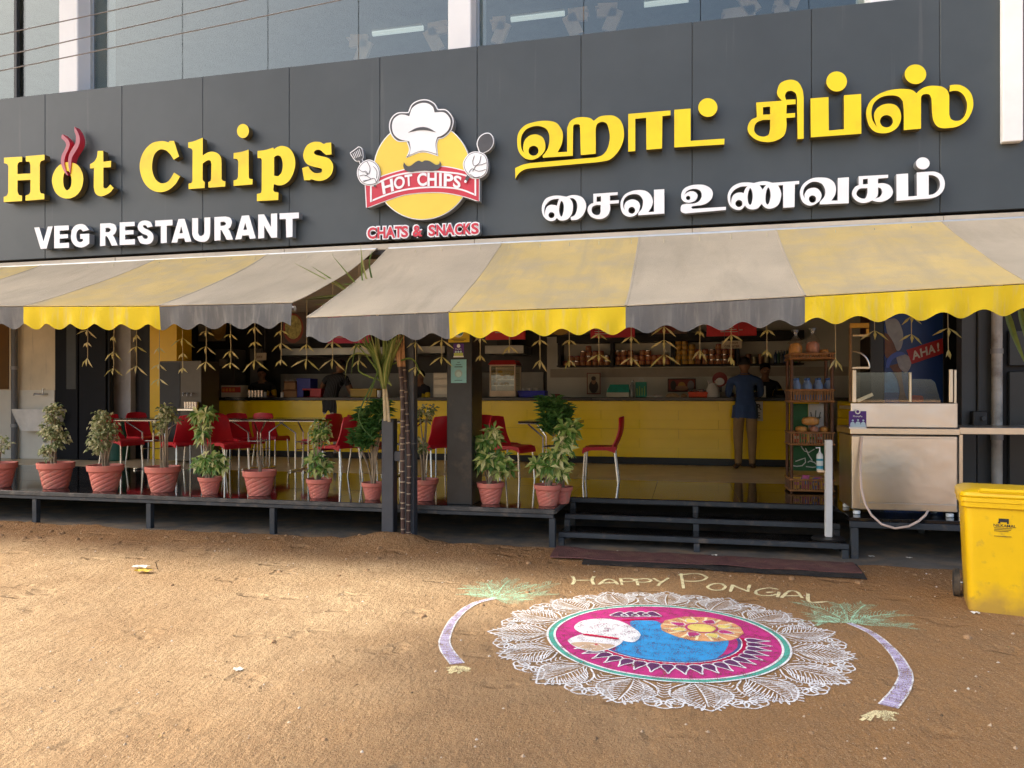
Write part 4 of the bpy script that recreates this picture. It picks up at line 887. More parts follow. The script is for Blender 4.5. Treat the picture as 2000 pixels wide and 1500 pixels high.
MB().tube([(x0 + .05, 12.31, ZC + .25), (x0 + .06, 12.31, ZC + .31), (x1 - .06, 12.31, ZC + .31), (x1 - .05, 12.31, ZC + .25)], .006, 6).build("handle", WHITE, t)
lathe_thing("water_bottle", "clear bottle with silver cap between sweet box and gift bag", "bottle", 1235, 12.2, ZC, [(.034, 0), (.036, .01), (.036, .19), (.016, .24), (.016, .26)], M("bottle_clear", (.18, .2, .2), .1), lid=(.018, .26, .285, STEEL))
for k, (u0, u1, h, c, lab) in enumerate(((1298, 1328, .06, (.40, .28, .16), "long clear pack of snacks beside the orange tray"), (1329, 1343, .055, (.34, .2, .1), "brown snack pack touching the orange tray"), (1262, 1296, .03, (.6, .6, .58), "flat white packet on the counter left of the snack packs"))):
    t, x0, x1, zb, zt = goods("snack_pack", lab, "snack pack", u0, u1, 767, 776, 12.12, None, .18, ZC)
    MB().slab(lambda a, q: (x0 + (x1 - x0) * a, 12.12 + .18 * q, ZC + .004), lambda a, q: (x0 + (x1 - x0) * a, 12.12 + .18 * q, ZC + .006 + h * (sin(pi * a) * sin(pi * q)) ** .4 * (1 + .3 * noise.noise((a * 6, q * 6, k)))), 12, 6).build("body", M("pack%d" % k, c, .3, var=.3, vs=30), t, smooth=True)
tf = P(1362, 760, 12.25)
for i in range(9):
    x = PX(1349 + (i % 5) * 7, 12.2); y = 12.22 + (i // 5) * .1
    o = lathe_thing("foil_cup", "silver foil cup in the orange tray, %s row, %s from left" % ("front" if i < 5 else "back", ("first", "second", "third", "fourth", "fifth")[i % 5]), "cup", 1349 + (i % 5) * 7, y, ZC + .05 + .02 * (i % 2), [(.03, 0), (.042, .05), (.044, .052), (.02, .065), (.005, .06)], M("foil", (.75, .75, .75), .18, 1., bump=1., bs=60), 12, "foil cups")
t, x0, x1, zb, zt = goods("carry_bag", "white plastic carry bag with tied handles on the counter", "bag", 1380, 1405, 740, 776, 12.15, None, .14, ZC)
MB().grid(lambda a, k: ((x0 + x1) / 2 + (.105 - .05 * max(0, k - .6)) * cos(2 * pi * a) * (1 - .55 * k ** 3) * (1 + .1 * noise.noise((a * 5, k * 4, 1))), 12.22 + .07 * sin(2 * pi * a) * (1 - .4 * k), ZC + .22 * k + .004), 24, 8).build("body", M("bag_white", (.7, .7, .68), .5, trans=.2), t, smooth=True)
for s_ in (-1, 1): MB().tube([((x0 + x1) / 2 + s_ * .05, 12.22, ZC + .2), ((x0 + x1) / 2 + s_ * .075, 12.22, ZC + .26), ((x0 + x1) / 2 + s_ * .03, 12.22, ZC + .25)], [.02, .012, .016], 6).build("handle", M("bag_white", (.7, .7, .68), .5), t)
for k in range(5): lathe_thing("steel_plate", "white plate in the stack right of the carry bag, place %s from the bottom" % ("first", "second", "third", "fourth", "fifth")[k], "plate", 1411, 12.3, ZC + k * .018, [(.06, 0), (.10, .010), (.105, .015), (.08, .013), (.01, .006)], M("plate_grey", (.4, .38, .33), .4), 20, "stacked plates")
t = thing("round_sign", "round dark red sign board behind the white carry bag", "sign", P(1406, 776, 12.45)); t.location.z = ZC; ROOT[t] = Vector(t.location)
c = P(1406, 741, 12.45); MB().lathe([(.115, 0), (.115, .015)], 28).mesh("x")
b = MB(); n = 28
b.add([(c.x + .118 * cos(2 * pi * i / n), 12.45, c.z + .118 * sin(2 * pi * i / n)) for i in range(n)] + [(c.x + .118 * cos(2 * pi * i / n), 12.465, c.z + .118 * sin(2 * pi * i / n)) for i in range(n)], [tuple(range(n)), tuple(range(2 * n - 1, n - 1, -1))] + [(i, n + i, n + (i + 1) % n, (i + 1) % n) for i in range(n)]); b.build("disc", M("dark_red_sign", (.22, .015, .02), .4), t)
b = MB(); b.add([(c.x + .07 * cos(2 * pi * i / n), 12.446, c.z - .035 + .06 * sin(2 * pi * i / n)) for i in range(n)], [tuple(range(n))]); b.build("print", WHITE, t)
bx("foot", CTOP, t, c.x - .03, c.x + .03, 12.47, 12.5, ZC, c.z)
t, x0, x1, zb, zt = goods("payment_card_stand", "small white payment card stand right of the blue-shirt man", "card stand", 1482, 1496, 752, 776, 12.15, None, .06, ZC)
b = MB(); b.add([(x0, 12.15, ZC), (x1, 12.15, ZC), (x1, 12.15, ZC + .006), (x0, 12.15, ZC + .006), (x0, 12.20, ZC + .18), (x1, 12.20, ZC + .18), (x1, 12.206, ZC + .18), (x0, 12.206, ZC + .18)], [(0, 1, 2, 3), (3, 2, 5, 4), (4, 5, 6, 7), (0, 7, 6, 1), (0, 3, 4, 7), (1, 6, 5, 2)]); b.build("card", WHITE, t)
bx("foot", M("clear_foot", (.3, .3, .3), .2), t, x0, x1, 12.16, 12.24, ZC, ZC + .004, 0)
t, x0, x1, zb, zt = goods("price_sheet", "white printed sheet taped to the counter beside the blue-shirt man", "notice", 1470, 1490, 784, 822, 11.99, None, .01)
bx("sheet", M("paper", (.62, .60, .55), .7), t, x0, x1, 11.99, 11.994, zb, zt, 0)
for i, s_ in enumerate(("R", "E")): text("print", s_, M("ink", (.02, .02, .02), .6), t, (x1 - .10, 11.986, zt - .13 - i * .13), (1, 0, 0), (0, 0, 1), .13, .02)
t, x0, x1, zb, zt = goods("card_machine", "small dark payment machine at the right end of the counter", "machine", 1512, 1535, 760, 776, 12.2, None, .12, ZC)
b = MB(); b.add([(x0, 12.2, ZC), (x1, 12.2, ZC), (x1, 12.36, ZC), (x0, 12.36, ZC), (x0 + .01, 12.22, ZC + .04), (x1 - .01, 12.22, ZC + .04), (x1 - .01, 12.34, ZC + .11), (x0 + .01, 12.34, ZC + .11)], [(0, 3, 2, 1), (4, 5, 6, 7), (0, 1, 5, 4), (1, 2, 6, 5), (2, 3, 7, 6), (3, 0, 4, 7)]); b.build("body", BLACKP, t)
bx("keypad", M("keypad", (.10, .10, .10), .5), t, x0 + .03, x1 - .03, 12.206, 12.216, ZC + .01, ZC + .03, 0)
# wall poster and framed pictures on the back wall
def picture(name, label, cat, u0, u1, v0, v1, Y, frame, field, spots, th=.02):
    a, b_ = P(u0, v1, Y), P(u1, v0, Y); t = thing(name, label, cat, ((a.x + b_.x) / 2, Y, a.z))
    bx("frame", frame, t, a.x, b_.x, Y, Y + th, a.z, b_.z)
    w_, h_ = b_.x - a.x, b_.z - a.z; m_ = .07 * min(w_, h_)
    bx("picture", field, t, a.x + m_, b_.x - m_, Y - .004, Y - .001, a.z + m_, b_.z - m_, 0)
    for i, (cx, cy, rx, ry, mt) in enumerate(spots):
        n = 18; b = MB(); y = Y - .006 - i * .002
        b.add([(a.x + w_ * (cx + rx * cos(2 * pi * k / n)), y, a.z + h_ * (cy + ry * sin(2 * pi * k / n))) for k in range(n)], [tuple(range(n))]); b.build("print", mt, t)
    return t
c1 = M("pr_dkred", (.20, .03, .02), .5); c2 = M("pr_skin", (.36, .20, .12), .5); c3 = M("pr_black", (.02, .015, .015), .5); c4 = M("pr_cream", (.5, .45, .34), .5); c5 = M("pr_gold", (.45, .26, .04), .5)
picture("poster", "small dark red portrait poster on the grey back wall", "poster", 1146, 1173, 728, 770, 13.6, c1, c4, [(.5, .35, .33, .3, c3), (.5, .62, .16, .16, c2), (.5, .74, .17, .1, c3)])
picture("framed_picture", "dark framed picture group standing on the back ledge", "picture", 1304, 1359, 739, 766, 13.3, c3, c1, [(.5, .45, .14, .3, c5), (.5, .3, .25, .18, c2), (.2, .5, .1, .35, c3), (.82, .5, .12, .35, M("pr_grey", (.2, .2, .22), .5))])
# shelf of jars
shf = thing("wall_shelf", "long dark wall shelf holding rows of snack jars", "shelf", (PX(1300, 13.6), 13.6, 1.9))
zs_ = PZ(1300, 712, 13.55); x0, x1 = PX(1088, 13.55), PX(1570, 13.55)
bx("board", BLACKP, shf, x0, x1, 13.5, 13.89, zs_ - .025, zs_)
bx("top_board", BLACKP, shf, x0, x1, 13.5, 13.89, PZ(1300, 667, 13.55), PZ(1300, 650, 13.55))
for u in (1092, 1195, 1313, 1441): bx("divider", BLACKP, shf, PX(u, 13.5) - .03, PX(u, 13.5) + .03, 13.505, 13.885, zs_ - .05 + .052, PZ(1300, 667, 13.55) - .002)
jarm = [M("jar_brown", (.40, .17, .07), .25, var=.5, vs=40), M("jar_gold", (.62, .36, .06), .25, var=.4, vs=40), M("jar_rust", (.52, .21, .08), .25, var=.5, vs=40)]
lidm = M("jar_lid", (.30, .06, .04), .4); lidy = M("jar_lid_y", (.42, .25, .05), .4)
proto = None; rj = random.Random(11)
def jar_mesh():
    b = MB(); b.lathe([(.052, 0), (.056, .008), (.056, .062), (.05, .068)], 12); return b.mesh("jar", smooth=True, ang=40)
def lid_mesh():
    b = MB(); b.lathe([(.053, .068), (.053, .086), (.048, .088)], 12); return b.mesh("lid", smooth=True, ang=40)
JM = []; LM = []
for m_ in jarm:
    q = jar_mesh(); q.materials.append(m_); JM.append(q)
for m_ in (lidm, lidy, STEEL):
    q = lid_mesh(); q.materials.append(m_); LM.append(q)
secs = ((1098, 1191, (1, 2, 2, 3, 4, 3, 3, 2), 0, "left bay"), (1201, 1308, (3, 3, 3, 2, 3, 3, 2, 2, 2), 2, "second bay"), (1318, 1436, (5, 5, 4, 3, 3, 3, 4, 4, 3), 1, "third bay"))
for u0, u1, cnt, mi, bay in secs:
    for i, c in enumerate(cnt):
        x = PX(u0 + (u1 - u0) * (i + .5) / len(cnt), 13.62)
        for k in range(c):
            mm = mi if rj.random() < .7 else rj.randrange(3)
            if bay == "third bay": mm = 1 if i < 3 else rj.choice((0, 2))
            t = thing("snack_jar", "snack jar on the wall shelf, %s, column %s, %s from the bottom" % (bay, ("one", "two", "three", "four", "five", "six", "seven", "eight", "nine")[i], ("first", "second", "third", "fourth", "fifth")[k]), "jar", (x + rj.uniform(-.008, .008), 13.62 + rj.uniform(-.02, .02), zs_ + k * .0895), "snack jars on the wall shelf")
            link("body", JM[mm], None, t); link("lid", LM[(1 if mm == 1 else rj.choice((0, 0, 2)))], None, t)
for i in range(9):
    u = 1515 + i * 5.6; t = lathe_thing("drink_bottle", "dark drink bottle at the right end of the wall shelf, %s from left" % ("first", "second", "third", "fourth", "fifth", "sixth", "seventh", "eighth", "ninth")[i], "bottle", u, 13.62, zs_, [(.030, 0), (.033, .01), (.033, .14), (.014, .19), (.014, .215)], M("bottle_%d" % (i % 3), ((.02, .05, .12), (.03, .09, .05), (.10, .10, .10))[i % 3], .15), 12, "bottles on the wall shelf", lid=(.016, .215, .235, STEEL))
for i in range(5):
    lathe_thing("spice_tin", "small tin on the wall shelf above the blue-shirt man, %s from left" % ("first", "second", "third", "fourth", "fifth")[i], "tin", 1450 + i * 12, 13.62, zs_, [(.05, 0), (.05, .12 + .05 * (i % 2)), (.045, .125 + .05 * (i % 2))], M("tin_%d" % (i % 2), ((.25, .22, .12), (.20, .08, .03))[i % 2], .3, .3), 12, "tins on the wall shelf")
# menu boards and food pictures hung over the counter
def board(name, label, u0, u1, v1, Y, mat, hgt, lines_=(), cat="menu board"):
    a, b_ = P(u0, v1, Y), P(u1, v1, Y); t = thing(name, label, cat, ((a.x + b_.x) / 2, Y, a.z))
    bx("panel", mat, t, a.x, b_.x, Y, Y + .06, a.z, a.z + hgt)
    for (fx0, fx1, z) in lines_: bx("print_line", M("print_white", (.75, .7, .68), .6), t, a.x + (b_.x - a.x) * fx0, a.x + (b_.x - a.x) * fx1, Y - .003, Y - .001, a.z + z, a.z + z + .012, 0)
    bx("hanger", BLACKP, t, a.x + .1, a.x + .13, Y + .02, Y + .05, a.z + hgt + .001, 3.019); bx("hanger", BLACKP, t, b_.x - .13, b_.x - .1, Y + .02, Y + .05, a.z + hgt + .001, 3.019)
    return t
RB = M("menu_red", (.80, .045, .06), .45); MB_ = M("menu_magenta", (.65, .04, .15), .45)
board("menu_board", "red menu board above the glass food warmer", 948, 1025, 664, 12.6, RB, .5, ((.25, .6, .12),))
board("menu_board", "dark red menu board above the first jar bay", 1153, 1240, 660, 12.6, M("menu_dkred", (.60, .03, .06), .45), .5, ((.1, .6, .06), (.1, .5, .1), (.1, .62, .14)))
board("menu_board", "bright red menu board with white text above the blue-shirt man", 1380, 1478, 657, 12.6, RB, .55, ((.28, .6, .10), (.28, .55, .135), (.28, .62, .065), (.65, .72, .09)))
board("menu_board", "magenta menu board above the striped-shirt man", 640, 722, 671, 12.6, MB_, .5, ((.1, .4, .1),))
pic1 = [(.25, .55, .2, .36, M("pr_plate", (.34, .35, .38), .4)), (.25, .55, .15, .28, M("pr_rice", (.45, .44, .42), .5)), (.72, .5, .24, .4, M("pr_curry", (.40, .24, .05), .5)), (.7, .5, .16, .25, M("pr_curry2", (.48, .32, .10), .5))]
picture("food_picture", "food picture with plate and curry hung at the left", "picture", 383, 445, 600, 672, 12.7, BLACKP, M("pr_bg", (.20, .17, .13), .5), pic1)
picture("food_picture", "food picture of a dark red bowl heaped with pale snacks", "picture", 548, 604, 606, 676, 12.7, BLACKP, M("pr_bg2", (.10, .07, .06), .5), [(.45, .5, .36, .42, M("pr_bowl", (.28, .05, .03), .4)), (.45, .53, .29, .34, M("pr_snack", (.46, .43, .16), .6, var=.5, vs=18))])
picture("food_picture", "brown food picture hung between the red menu boards", "picture", 1068, 1133, 600, 658, 12.7, BLACKP, M("pr_bg3", (.16, .07, .03), .5), [(.4, .3, .3, .25, c5), (.75, .25, .15, .12, M("pr_blue", (.05, .06, .18), .5))])
picture("food_picture", "dim food picture hung left of the bright red menu board", "picture", 1268, 1345, 600, 657, 12.7, BLACKP, M("pr_bg4", (.12, .07, .05), .5), [(.4, .3, .3, .2, c1)])
def sign_board(label, u0, u1, v0, v1, Y, txts, col=(.55, .48, .36)):
    a, b_ = P(u0, v1, Y), P(u1, v0, Y); t = thing("hanging_sign", label, "sign", ((a.x + b_.x) / 2, Y, a.z))
    bx("board", M("sign_cream", col, .6), t, a.x, b_.x, Y, Y + .012, a.z, b_.z)
    for s_ in (.15, .85): MB().tube([(a.x + (b_.x - a.x) * s_, Y + .006, b_.z), (a.x + (b_.x - a.x) * s_, Y + .006, 3.02)], .003, 5).build("string", WIRE, t)
    for s_, x, z, sz in txts: text("print", s_, M("ink_brown", (.10, .03, .02), .6), t, (a.x + x, Y - .003, a.z + z), (1, 0, 0), (0, 0, 1), sz, .012)
sign_board("small cream hanging sign over the blue-shirt man", 1409, 1449, 665, 681, 12.55, (("CASH", .13, .075, .05), ("COUNTER", .045, .02, .05)))
sign_board("small cream hanging sign left of the round food picture", 500, 520, 689, 704, 12.6, (("JUICE", .015, .05, .05),))
sign_board("small cream hanging sign behind the sugarcane", 768, 799, 680, 704, 12.6, (("MIO", .04, .03, .07),))
# kitchen behind: hoods, tiles, ledge
hd = thing("extractor_hood", "long steel extractor hood strip over the left kitchen", "hood", P(640, 690, 13.2))
bx("hood", M("hood_steel", (.30, .30, .28), .35, .8), hd, PX(555, 13.2), PX(872, 13.2), 13.1, 13.8, PZ(700, 693, 13.2), PZ(700, 679, 13.2)); bx("duct", BLACKP, hd, PX(640, 13.3), PX(760, 13.3), 13.3, 13.8, PZ(700, 679, 13.2) + .002, 3.01)
hd2 = thing("extractor_hood", "short steel extractor hood above the glass warmer", "hood", P(987, 690, 13.2))
bx("hood", M("hood_steel", (.30, .30, .28), .35, .8), hd2, PX(950, 13.2), PX(1025, 13.2), 13.1, 13.8, PZ(1000, 691, 13.2), PZ(1000, 675, 13.2)); bx("duct", BLACKP, hd2, PX(970, 13.3), PX(1000, 13.3), 13.3, 13.8, PZ(1000, 675, 13.2) + .002, 3.01)
kb = thing("kitchen_bench", "grey kitchen back bench behind the counter staff", "bench", (PX(640, 13.5), 13.6, ZD))
bx("splash_tiles", M("splash_tile", (.34, .34, .31), .4), kb, PX(545, 13.8), PX(1060, 13.8), 13.86, 13.895, 1.25, PZ(640, 730, 13.86)); bx("top", STEEL, kb, PX(545, 13.4), PX(868, 13.4), 13.3, 13.85, ZD + .82, ZD + .86); bx("cabinet", BLACKP, kb, PX(548, 13.4), PX(865, 13.4), 13.33, 13.84, ZD, ZD + .818)
gp = thing("grey_panel", "tall grey kitchen panel behind the left staff member", "panel", P(510, 776, 13.5))
bx("panel", M("kitchen_grey", (.20, .20, .19), .6), gp, PX(488, 13.5), PX(512, 13.5), 13.5, 13.55, ZD, PZ(500, 681, 13.5)); bx("foot", BLACKP, gp, PX(488, 13.5), PX(512, 13.5), 13.551, 13.7, ZD, ZD + .1)
gp = thing("kitchen_cupboard", "grey kitchen cupboard behind the steel pot at left", "cupboard", P(440, 776, 13.4))
bx("cabinet", M("cup_grey", (.13, .135, .14), .6), gp, PX(420, 13.4), PX(458, 13.4), 13.4, 13.8, ZD, PZ(440, 682, 13.4)); bx("switch_plate", M("switch_white", (.4, .38, .34), .5), gp, PX(429, 13.4), PX(442, 13.4), 13.385, 13.398, PZ(435, 715, 13.4), PZ(435, 701, 13.4))
st = thing("steel_oven", "tall cream steel oven behind the counter beside the black pillar", "oven", (PX(860, 13.0), 13.2, ZD))
x0, x1 = PX(846, 12.9), PX(905, 12.9)
bx("cabinet", M("oven_steel", (.42, .38, .32), .4, .4), st, x0, x1, 12.9, 13.3, ZD, PZ(860, 728, 12.9))
for v0, v1 in ((730, 738), (741, 752), (757, 770)): bx("drawer", M("oven_drawer", (.5, .46, .38), .35, .4), st, x0 + .02, x1 - .02, 12.885, 12.898, PZ(860, v1, 12.9), PZ(860, v0, 12.9))
# steel water dispenser, wash basin, pipe, bin at the left
ws = thing("water_dispenser", "tall steel water dispenser at the left end of the counter", "water dispenser", (PX(350, 10.7), 10.85, ZD))
x0, x1 = PX(312, 10.6), PX(393, 10.6); zt = PZ(350, 705, 10.6)
DSP = M("dispenser_steel", (.10, .085, .065), .5, .4, var=.15, vs=2)
bx("cabinet", DSP, ws, x0, x1, 10.6, 11.08, ZD + .03, zt); bx("side_panel", M("dispenser_dark", (.03, .03, .03), .5, .2), ws, x0 + .005, PX(352, 10.6), 10.592, 10.598, ZD + .3, zt - .02)
for u in (363, 371, 379):
    x = PX(u, 10.6); MB().tube([(x, 10.6, PZ(370, 768, 10.6)), (x, 10.53, PZ(370, 768, 10.6)), (x, 10.52, PZ(370, 774, 10.6))], .011, 8).build("tap", STEEL, ws, smooth=True)
bx("drip_tray", STEEL, ws, PX(358, 10.6), PX(390, 10.6), 10.45, 10.59, PZ(370, 802, 10.6), PZ(370, 798, 10.6))
for k in range(5): lathe_thing("steel_tumbler", "steel tumbler on the water dispenser tray, %s from left" % ("first", "second", "third", "fourth", "fifth")[k], "tumbler", 363 + k * 5, 10.53, PZ(370, 798, 10.6) + .001, cup, STEEL, 12, "tumblers on the dispenser")
wb = thing("wash_basin", "white wall mounted wash basin on the cream wall at left", "wash basin", (PX(65, 10.5), 10.5, 1.0))
x0, x1 = PX(18, 10.45), PX(108, 10.45); zt, zb_ = PZ(60, 799, 10.45), PZ(60, 842, 10.45)
def basin(a, k):
    an = pi * a; w_ = (x1 - x0) / 2 * (1 - .28 * k ** 1.5); return ((x0 + x1) / 2 - w_ * cos(an), 10.68 - (.38 * (1 - .35 * k)) * sin(an) ** .6, zt + (zb_ - zt) * k)
MB().grid(basin, 24, 8).grid(lambda a, k: (lambda q: (q[0] + ((x0 + x1) / 2 - q[0]) * k * .9, q[1] + (10.66 - q[1]) * k * .9, zt - .02 * sin(pi * k)))(basin(a, 0)), 24, 4, True).build("bowl", M("ceramic", (.80, .77, .70), .2), wb, smooth=True)
MB().tube([((x0 + x1) / 2 + .1, 10.6, zb_), ((x0 + x1) / 2 + .1, 10.6, zb_ - .12), ((x0 + x1) / 2 + .05, 10.66, zb_ - .18)], .03, 10).build("waste_pipe", M("pipe_grey", (.3, .3, .29), .5), wb, smooth=True)
tp = thing("wall_tap", "steel tap on the cream wall above the wash basin", "tap", P(82, 776, 10.66))
a = P(86, 770, 10.66); MB().tube([(a.x + .05, 10.69, a.z), (a.x + .05, 10.6, a.z), (a.x - .1, 10.56, a.z + .01), (a.x - .11, 10.56, a.z - .02)], .016, 8).build("spout", STEEL, tp, smooth=True); MB().tube([(a.x + .04, 10.6, a.z), (a.x + .04, 10.6, a.z + .09), (a.x + .04, 10.64, a.z + .09)], .012, 8).build("valve", STEEL, tp)
dp = thing("drain_pipe", "grey vertical drain pipe on the cream wall at far left", "pipe", (PX(28, 10.6), 10.6, ZD))
MB().tube([(PX(28, 10.6), 10.6, ZD), (PX(28, 10.6), 10.6, 2.95)], .05, 14).build("pipe", M("pipe_dark", (.14, .14, .14), .5), dp, smooth=True)
for z in (.9, 1.9): MB().tube([(PX(28, 10.6), 10.6, z), (PX(28, 10.6), 10.6, z + .06)], .058, 14).build("bracket", M("pipe_grey", (.3, .3, .29), .5), dp, smooth=True)
gb = thing("waste_bin", "dark green waste bin in front of the grey pillar", "bin", (PX(235, 10.8), 10.75, ZD))
MB().lathe([(.15, 0), (.17, .02), (.21, .60), (.23, .62), (.23, .65), (.20, .652)], 20, (PX(235, 10.8), 10.75, ZD)).build("body", M("bin_green", (.01, .07, .045), .45), gb, smooth=True)
MB().grid(lambda a, k: (PX(235, 10.8) + (a - .5) * .3, 10.75 + (k - .5) * .3, ZD + .655 + .05 * abs(noise.noise((a * 5, k * 5, 2)))), 8, 8).build("rubbish", CARD, gb)
# ================================================================ chairs and tables
CRED = M("chair_red", (.55, .010, .022), .38, var=.08, vs=4, spec=.4); CHRM = M("chrome_leg", (.66, .63, .58), .22, 1.)
def make_chair():
    t = thing("chair", "red plastic chair", "chair", (0, 0, 0), "red chairs at the tables")
    def seat(a, k, dz):
        x = (a - .5) * .43 * (1 - .10 * (1 - k)); y = -.21 + .42 * k
        r = max(abs(a - .5) * 2, abs(k - .5) * 2) ** 4
        z = .452 - .014 * sin(pi * a) * sin(pi * k) - .045 * (max(0, k - .82) / .18) ** 2
        return (x, y, z + dz - (.0 if dz == 0 else .020 * r))
    MB().slab(lambda a, k: seat(a, k, 0), lambda a, k: seat(a, k, -.024), 12, 12).build("seat", CRED, t, smooth=True, ang=50)
    ap = MB()
    for s in (-1, 1): ap.slab(lambda a, k: (s * (.212 - .02 * (1 - a)) , -.20 + .40 * a, .440 - k * (.022 + .045 * abs(2 * a - 1) ** 2)), lambda a, k: (s * (.200 - .02 * (1 - a)), -.20 + .40 * a, .440 - k * (.022 + .045 * abs(2 * a - 1) ** 2)), 10, 2)
    ap.slab(lambda a, k: ((a - .5) * .40, .205, .425 - k * (.02 + .04 * abs(2 * a - 1) ** 2)), lambda a, k: ((a - .5) * .40, .193, .425 - k * (.02 + .04 * abs(2 * a - 1) ** 2)), 10, 2)
    ap.build("apron", CRED, t, smooth=True, ang=50)
    def back(a, k, d):
        wd = .41 - .05 * k ** 2 - .10 * max(0, k - .72) ** 1.5 / .28 ** 1.5 * .6
        x = (a - .5) * wd; y = -.195 - .10 * k - .035 * sin(pi * k) + .045 * (2 * a - 1) ** 2 + d
        z = .43 + .40 * k - .015 * (2 * a - 1) ** 2 * k
        return (x, y, z)
    MB().slab(lambda a, k: back(a, k, .010), lambda a, k: back(a, k, -.010), 12, 14).build("backrest", CRED, t, smooth=True, ang=50)
    for sx in (-1, 1):
        MB().tube([(sx * .185, .175, .43), (sx * .20, .20, .0)], .0125, 10).build("leg", CHRM, t, smooth=True)
        MB().tube([(sx * .17, -.185, .43), (sx * .195, -.235, .0)], .0125, 10).build("leg", CHRM, t, smooth=True)
    return t
chair0 = make_chair()
def put(proto, used, loc, rz, label, group=None, sc=1.):
    o = proto if not used else copy_tree(proto)
    o.location = loc; o.rotation_euler = (0, 0, rz); o.scale = (sc,) * 3; o["label"] = label
    if group: o["group"] = group
    return o
TTOP = M("table_black", (.012, .011, .011), .12, spec=.5)
def make_table():
    t = thing("dining_table", "black table", "table", (0, 0, 0), "black topped dining tables")
    MB().box(-.38, .38, -.38, .38, .735, .76, .005).build("table_top", TTOP, t)
    MB().box(-.383, .383, -.383, .383, .722, .734, .003).build("edge_band", STEEL, t)
    for sx in (-1, 1):
        for sy in (-1, 1):
            MB().tube([(sx * .10, sy * .12, .02), (sx * .10, sy * .12, .55), (sx * .27, sy * .27, .72)], .0125, 8).build("leg", CHRM, t, smooth=True)
        MB().tube([(sx * .10, -.28, .015), (sx * .10, .28, .015)], .0125, 8).build("foot_bar", CHRM, t, smooth=True)
        for z in (.3, .42): MB().tube([(sx * .10, -.12, z), (sx * .10, .12, z)], .008, 8).build("rung", CHRM, t, smooth=True)
    for sy in (-1, 1): MB().tube([(-.10, sy * .12, .42), (.10, sy * .12, .42)], .008, 8).build("rung", CHRM, t, smooth=True)
    return t
table0 = make_table()
TY = 9.95
tabs = [(300, 9.7, "leftmost black topped table beside the steel water dispenser"), (506, TY, "black topped table left of the striped-shirt man"), (597, TY, "black topped table in front of the striped-shirt man"), (775, 9.7, "black topped table behind the sugarcane poles"), (1078, 9.75, "black topped table right of the black pillar")]
for i, (u, y, lab) in enumerate(tabs): put(table0, i > 0, (PX(u, y), y, ZD), .04 * (i % 3 - 1), lab)
# rz = 0 faces into the shop (+Y); chairs at table sides face along the front
R_, L_ = -pi / 2, pi / 2
chs = [(238, 9.35, R_ - .1, "leftmost red chair, facing right at the leftmost table"), (285, 10.25, R_ - .3, "red chair behind the leftmost table, left of its far side"),
       (357, 9.1, L_ - .5, "red chair on the near right of the leftmost table"), (398, 10.0, L_ - .2, "red chair half hidden behind the tall variegated plant"),
       (446, 9.15, R_ - .35, "red chair facing right beside the second potted variegated plant"), (478, 10.1, R_ - .5, "red chair tucked behind the left table of the middle pair"),
       (530, 10.75, R_ + 1.6, "red chair on the far side of the middle tables"), (662, 9.0, L_ - .35, "red chair facing left by the green croton plant"),
       (628, 10.2, L_ - .3, "red chair just left of the striped-shirt man's knees"), (722, 9.5, R_, "red chair behind the green croton plant"), (845, 9.35, L_ - .6, "red chair left of the black pillar, nearer one"),
       (872, 9.9, L_ - .4, "red chair half hidden by the black pillar"), (975, 9.8, R_ - .5, "red chair right of the black pillar, facing right at the back"), (1003, 9.35, R_ - .3, "red chair beside the black pillar, nearer one facing right"),
       (1172, 9.45, L_ + .05, "rightmost red chair standing alone at the deck opening")]
for i, (u, y, rz, lab) in enumerate(chs): put(chair0, i > 0, (PX(u, y), y, ZD), rz, lab)
# ================================================================ potted plants
TERR = M("terracotta_plastic", (.62, .19, .145), .6, var=.1, vs=5, dust=((.45, .26, .18), 9, .5, .85)); SOIL = M("soil", (.10, .06, .035), .95)
def pot_mesh():
    b = MB(); n = 84
    prof = [(.118, 0.), (.124, .004), (.132, .03), (.142, .07), (.150, .11), (.158, .15), (.166, .19), (.172, .215), (.176, .222), (.186, .226), (.190, .232), (.193, .262), (.196, .290), (.192, .294), (.180, .292), (.176, .26)]
    fp = []
    for (r0, z0), (r1, z1) in zip(prof, prof[1:]):
        m_ = max(1, int(abs(z1 - z0) / .006)); fp += [(r0 + (r1 - r0) * i / m_, z0 + (z1 - z0) * i / m_) for i in range(m_)]
    prof = fp + [prof[-1]]; vs = []
    for r, z in prof:
        for k in range(n):
            a = 2 * pi * k / n; q = r
            if .01 < z < .216:
                ph = (a / (2 * pi) * 8 - z * 19.0) % 1.0; q -= .012 * math.exp(-((ph - .5) / .07) ** 2)
            vs.append((q * cos(a), q * sin(a), z))
    fs = []
    for i in range(len(prof) - 1):
        for k in range(n): fs.append((i * n + k, i * n + (k + 1) % n, (i + 1) * n + (k + 1) % n, (i + 1) * n + k))
    fs.append(tuple(range(n))[::-1]); b.add(vs, fs); me = b.mesh("pot", smooth=True, ang=60); me.materials.append(TERR); return me
POT = pot_mesh(); b = MB(); b.lathe([(.176, .262), (.10, .266), (.02, .268)], 20); SOILM = b.mesh("soil", smooth=True); SOILM.materials.append(SOIL)
VAR = M("variegated_leaf", (.3, .4, .1), .5, attr=[(.05, .13, .02), (.10, .22, .03), (.17, .30, .05), (.50, .55, .16), (.78, .74, .38)], vs=30, trans=.25)
FIC = M("pale_ficus_leaf", (.3, .3, .15), .55, attr=[(.10, .14, .04), (.22, .26, .09), (.42, .42, .20), (.64, .60, .36)], vs=30, trans=.25)
GRN = M("croton_leaf", (.04, .1, .02), .45, attr=[(.025, .08, .018), (.05, .15, .03), (.09, .22, .05), (.15, .28, .07)], vs=30, trans=.2)
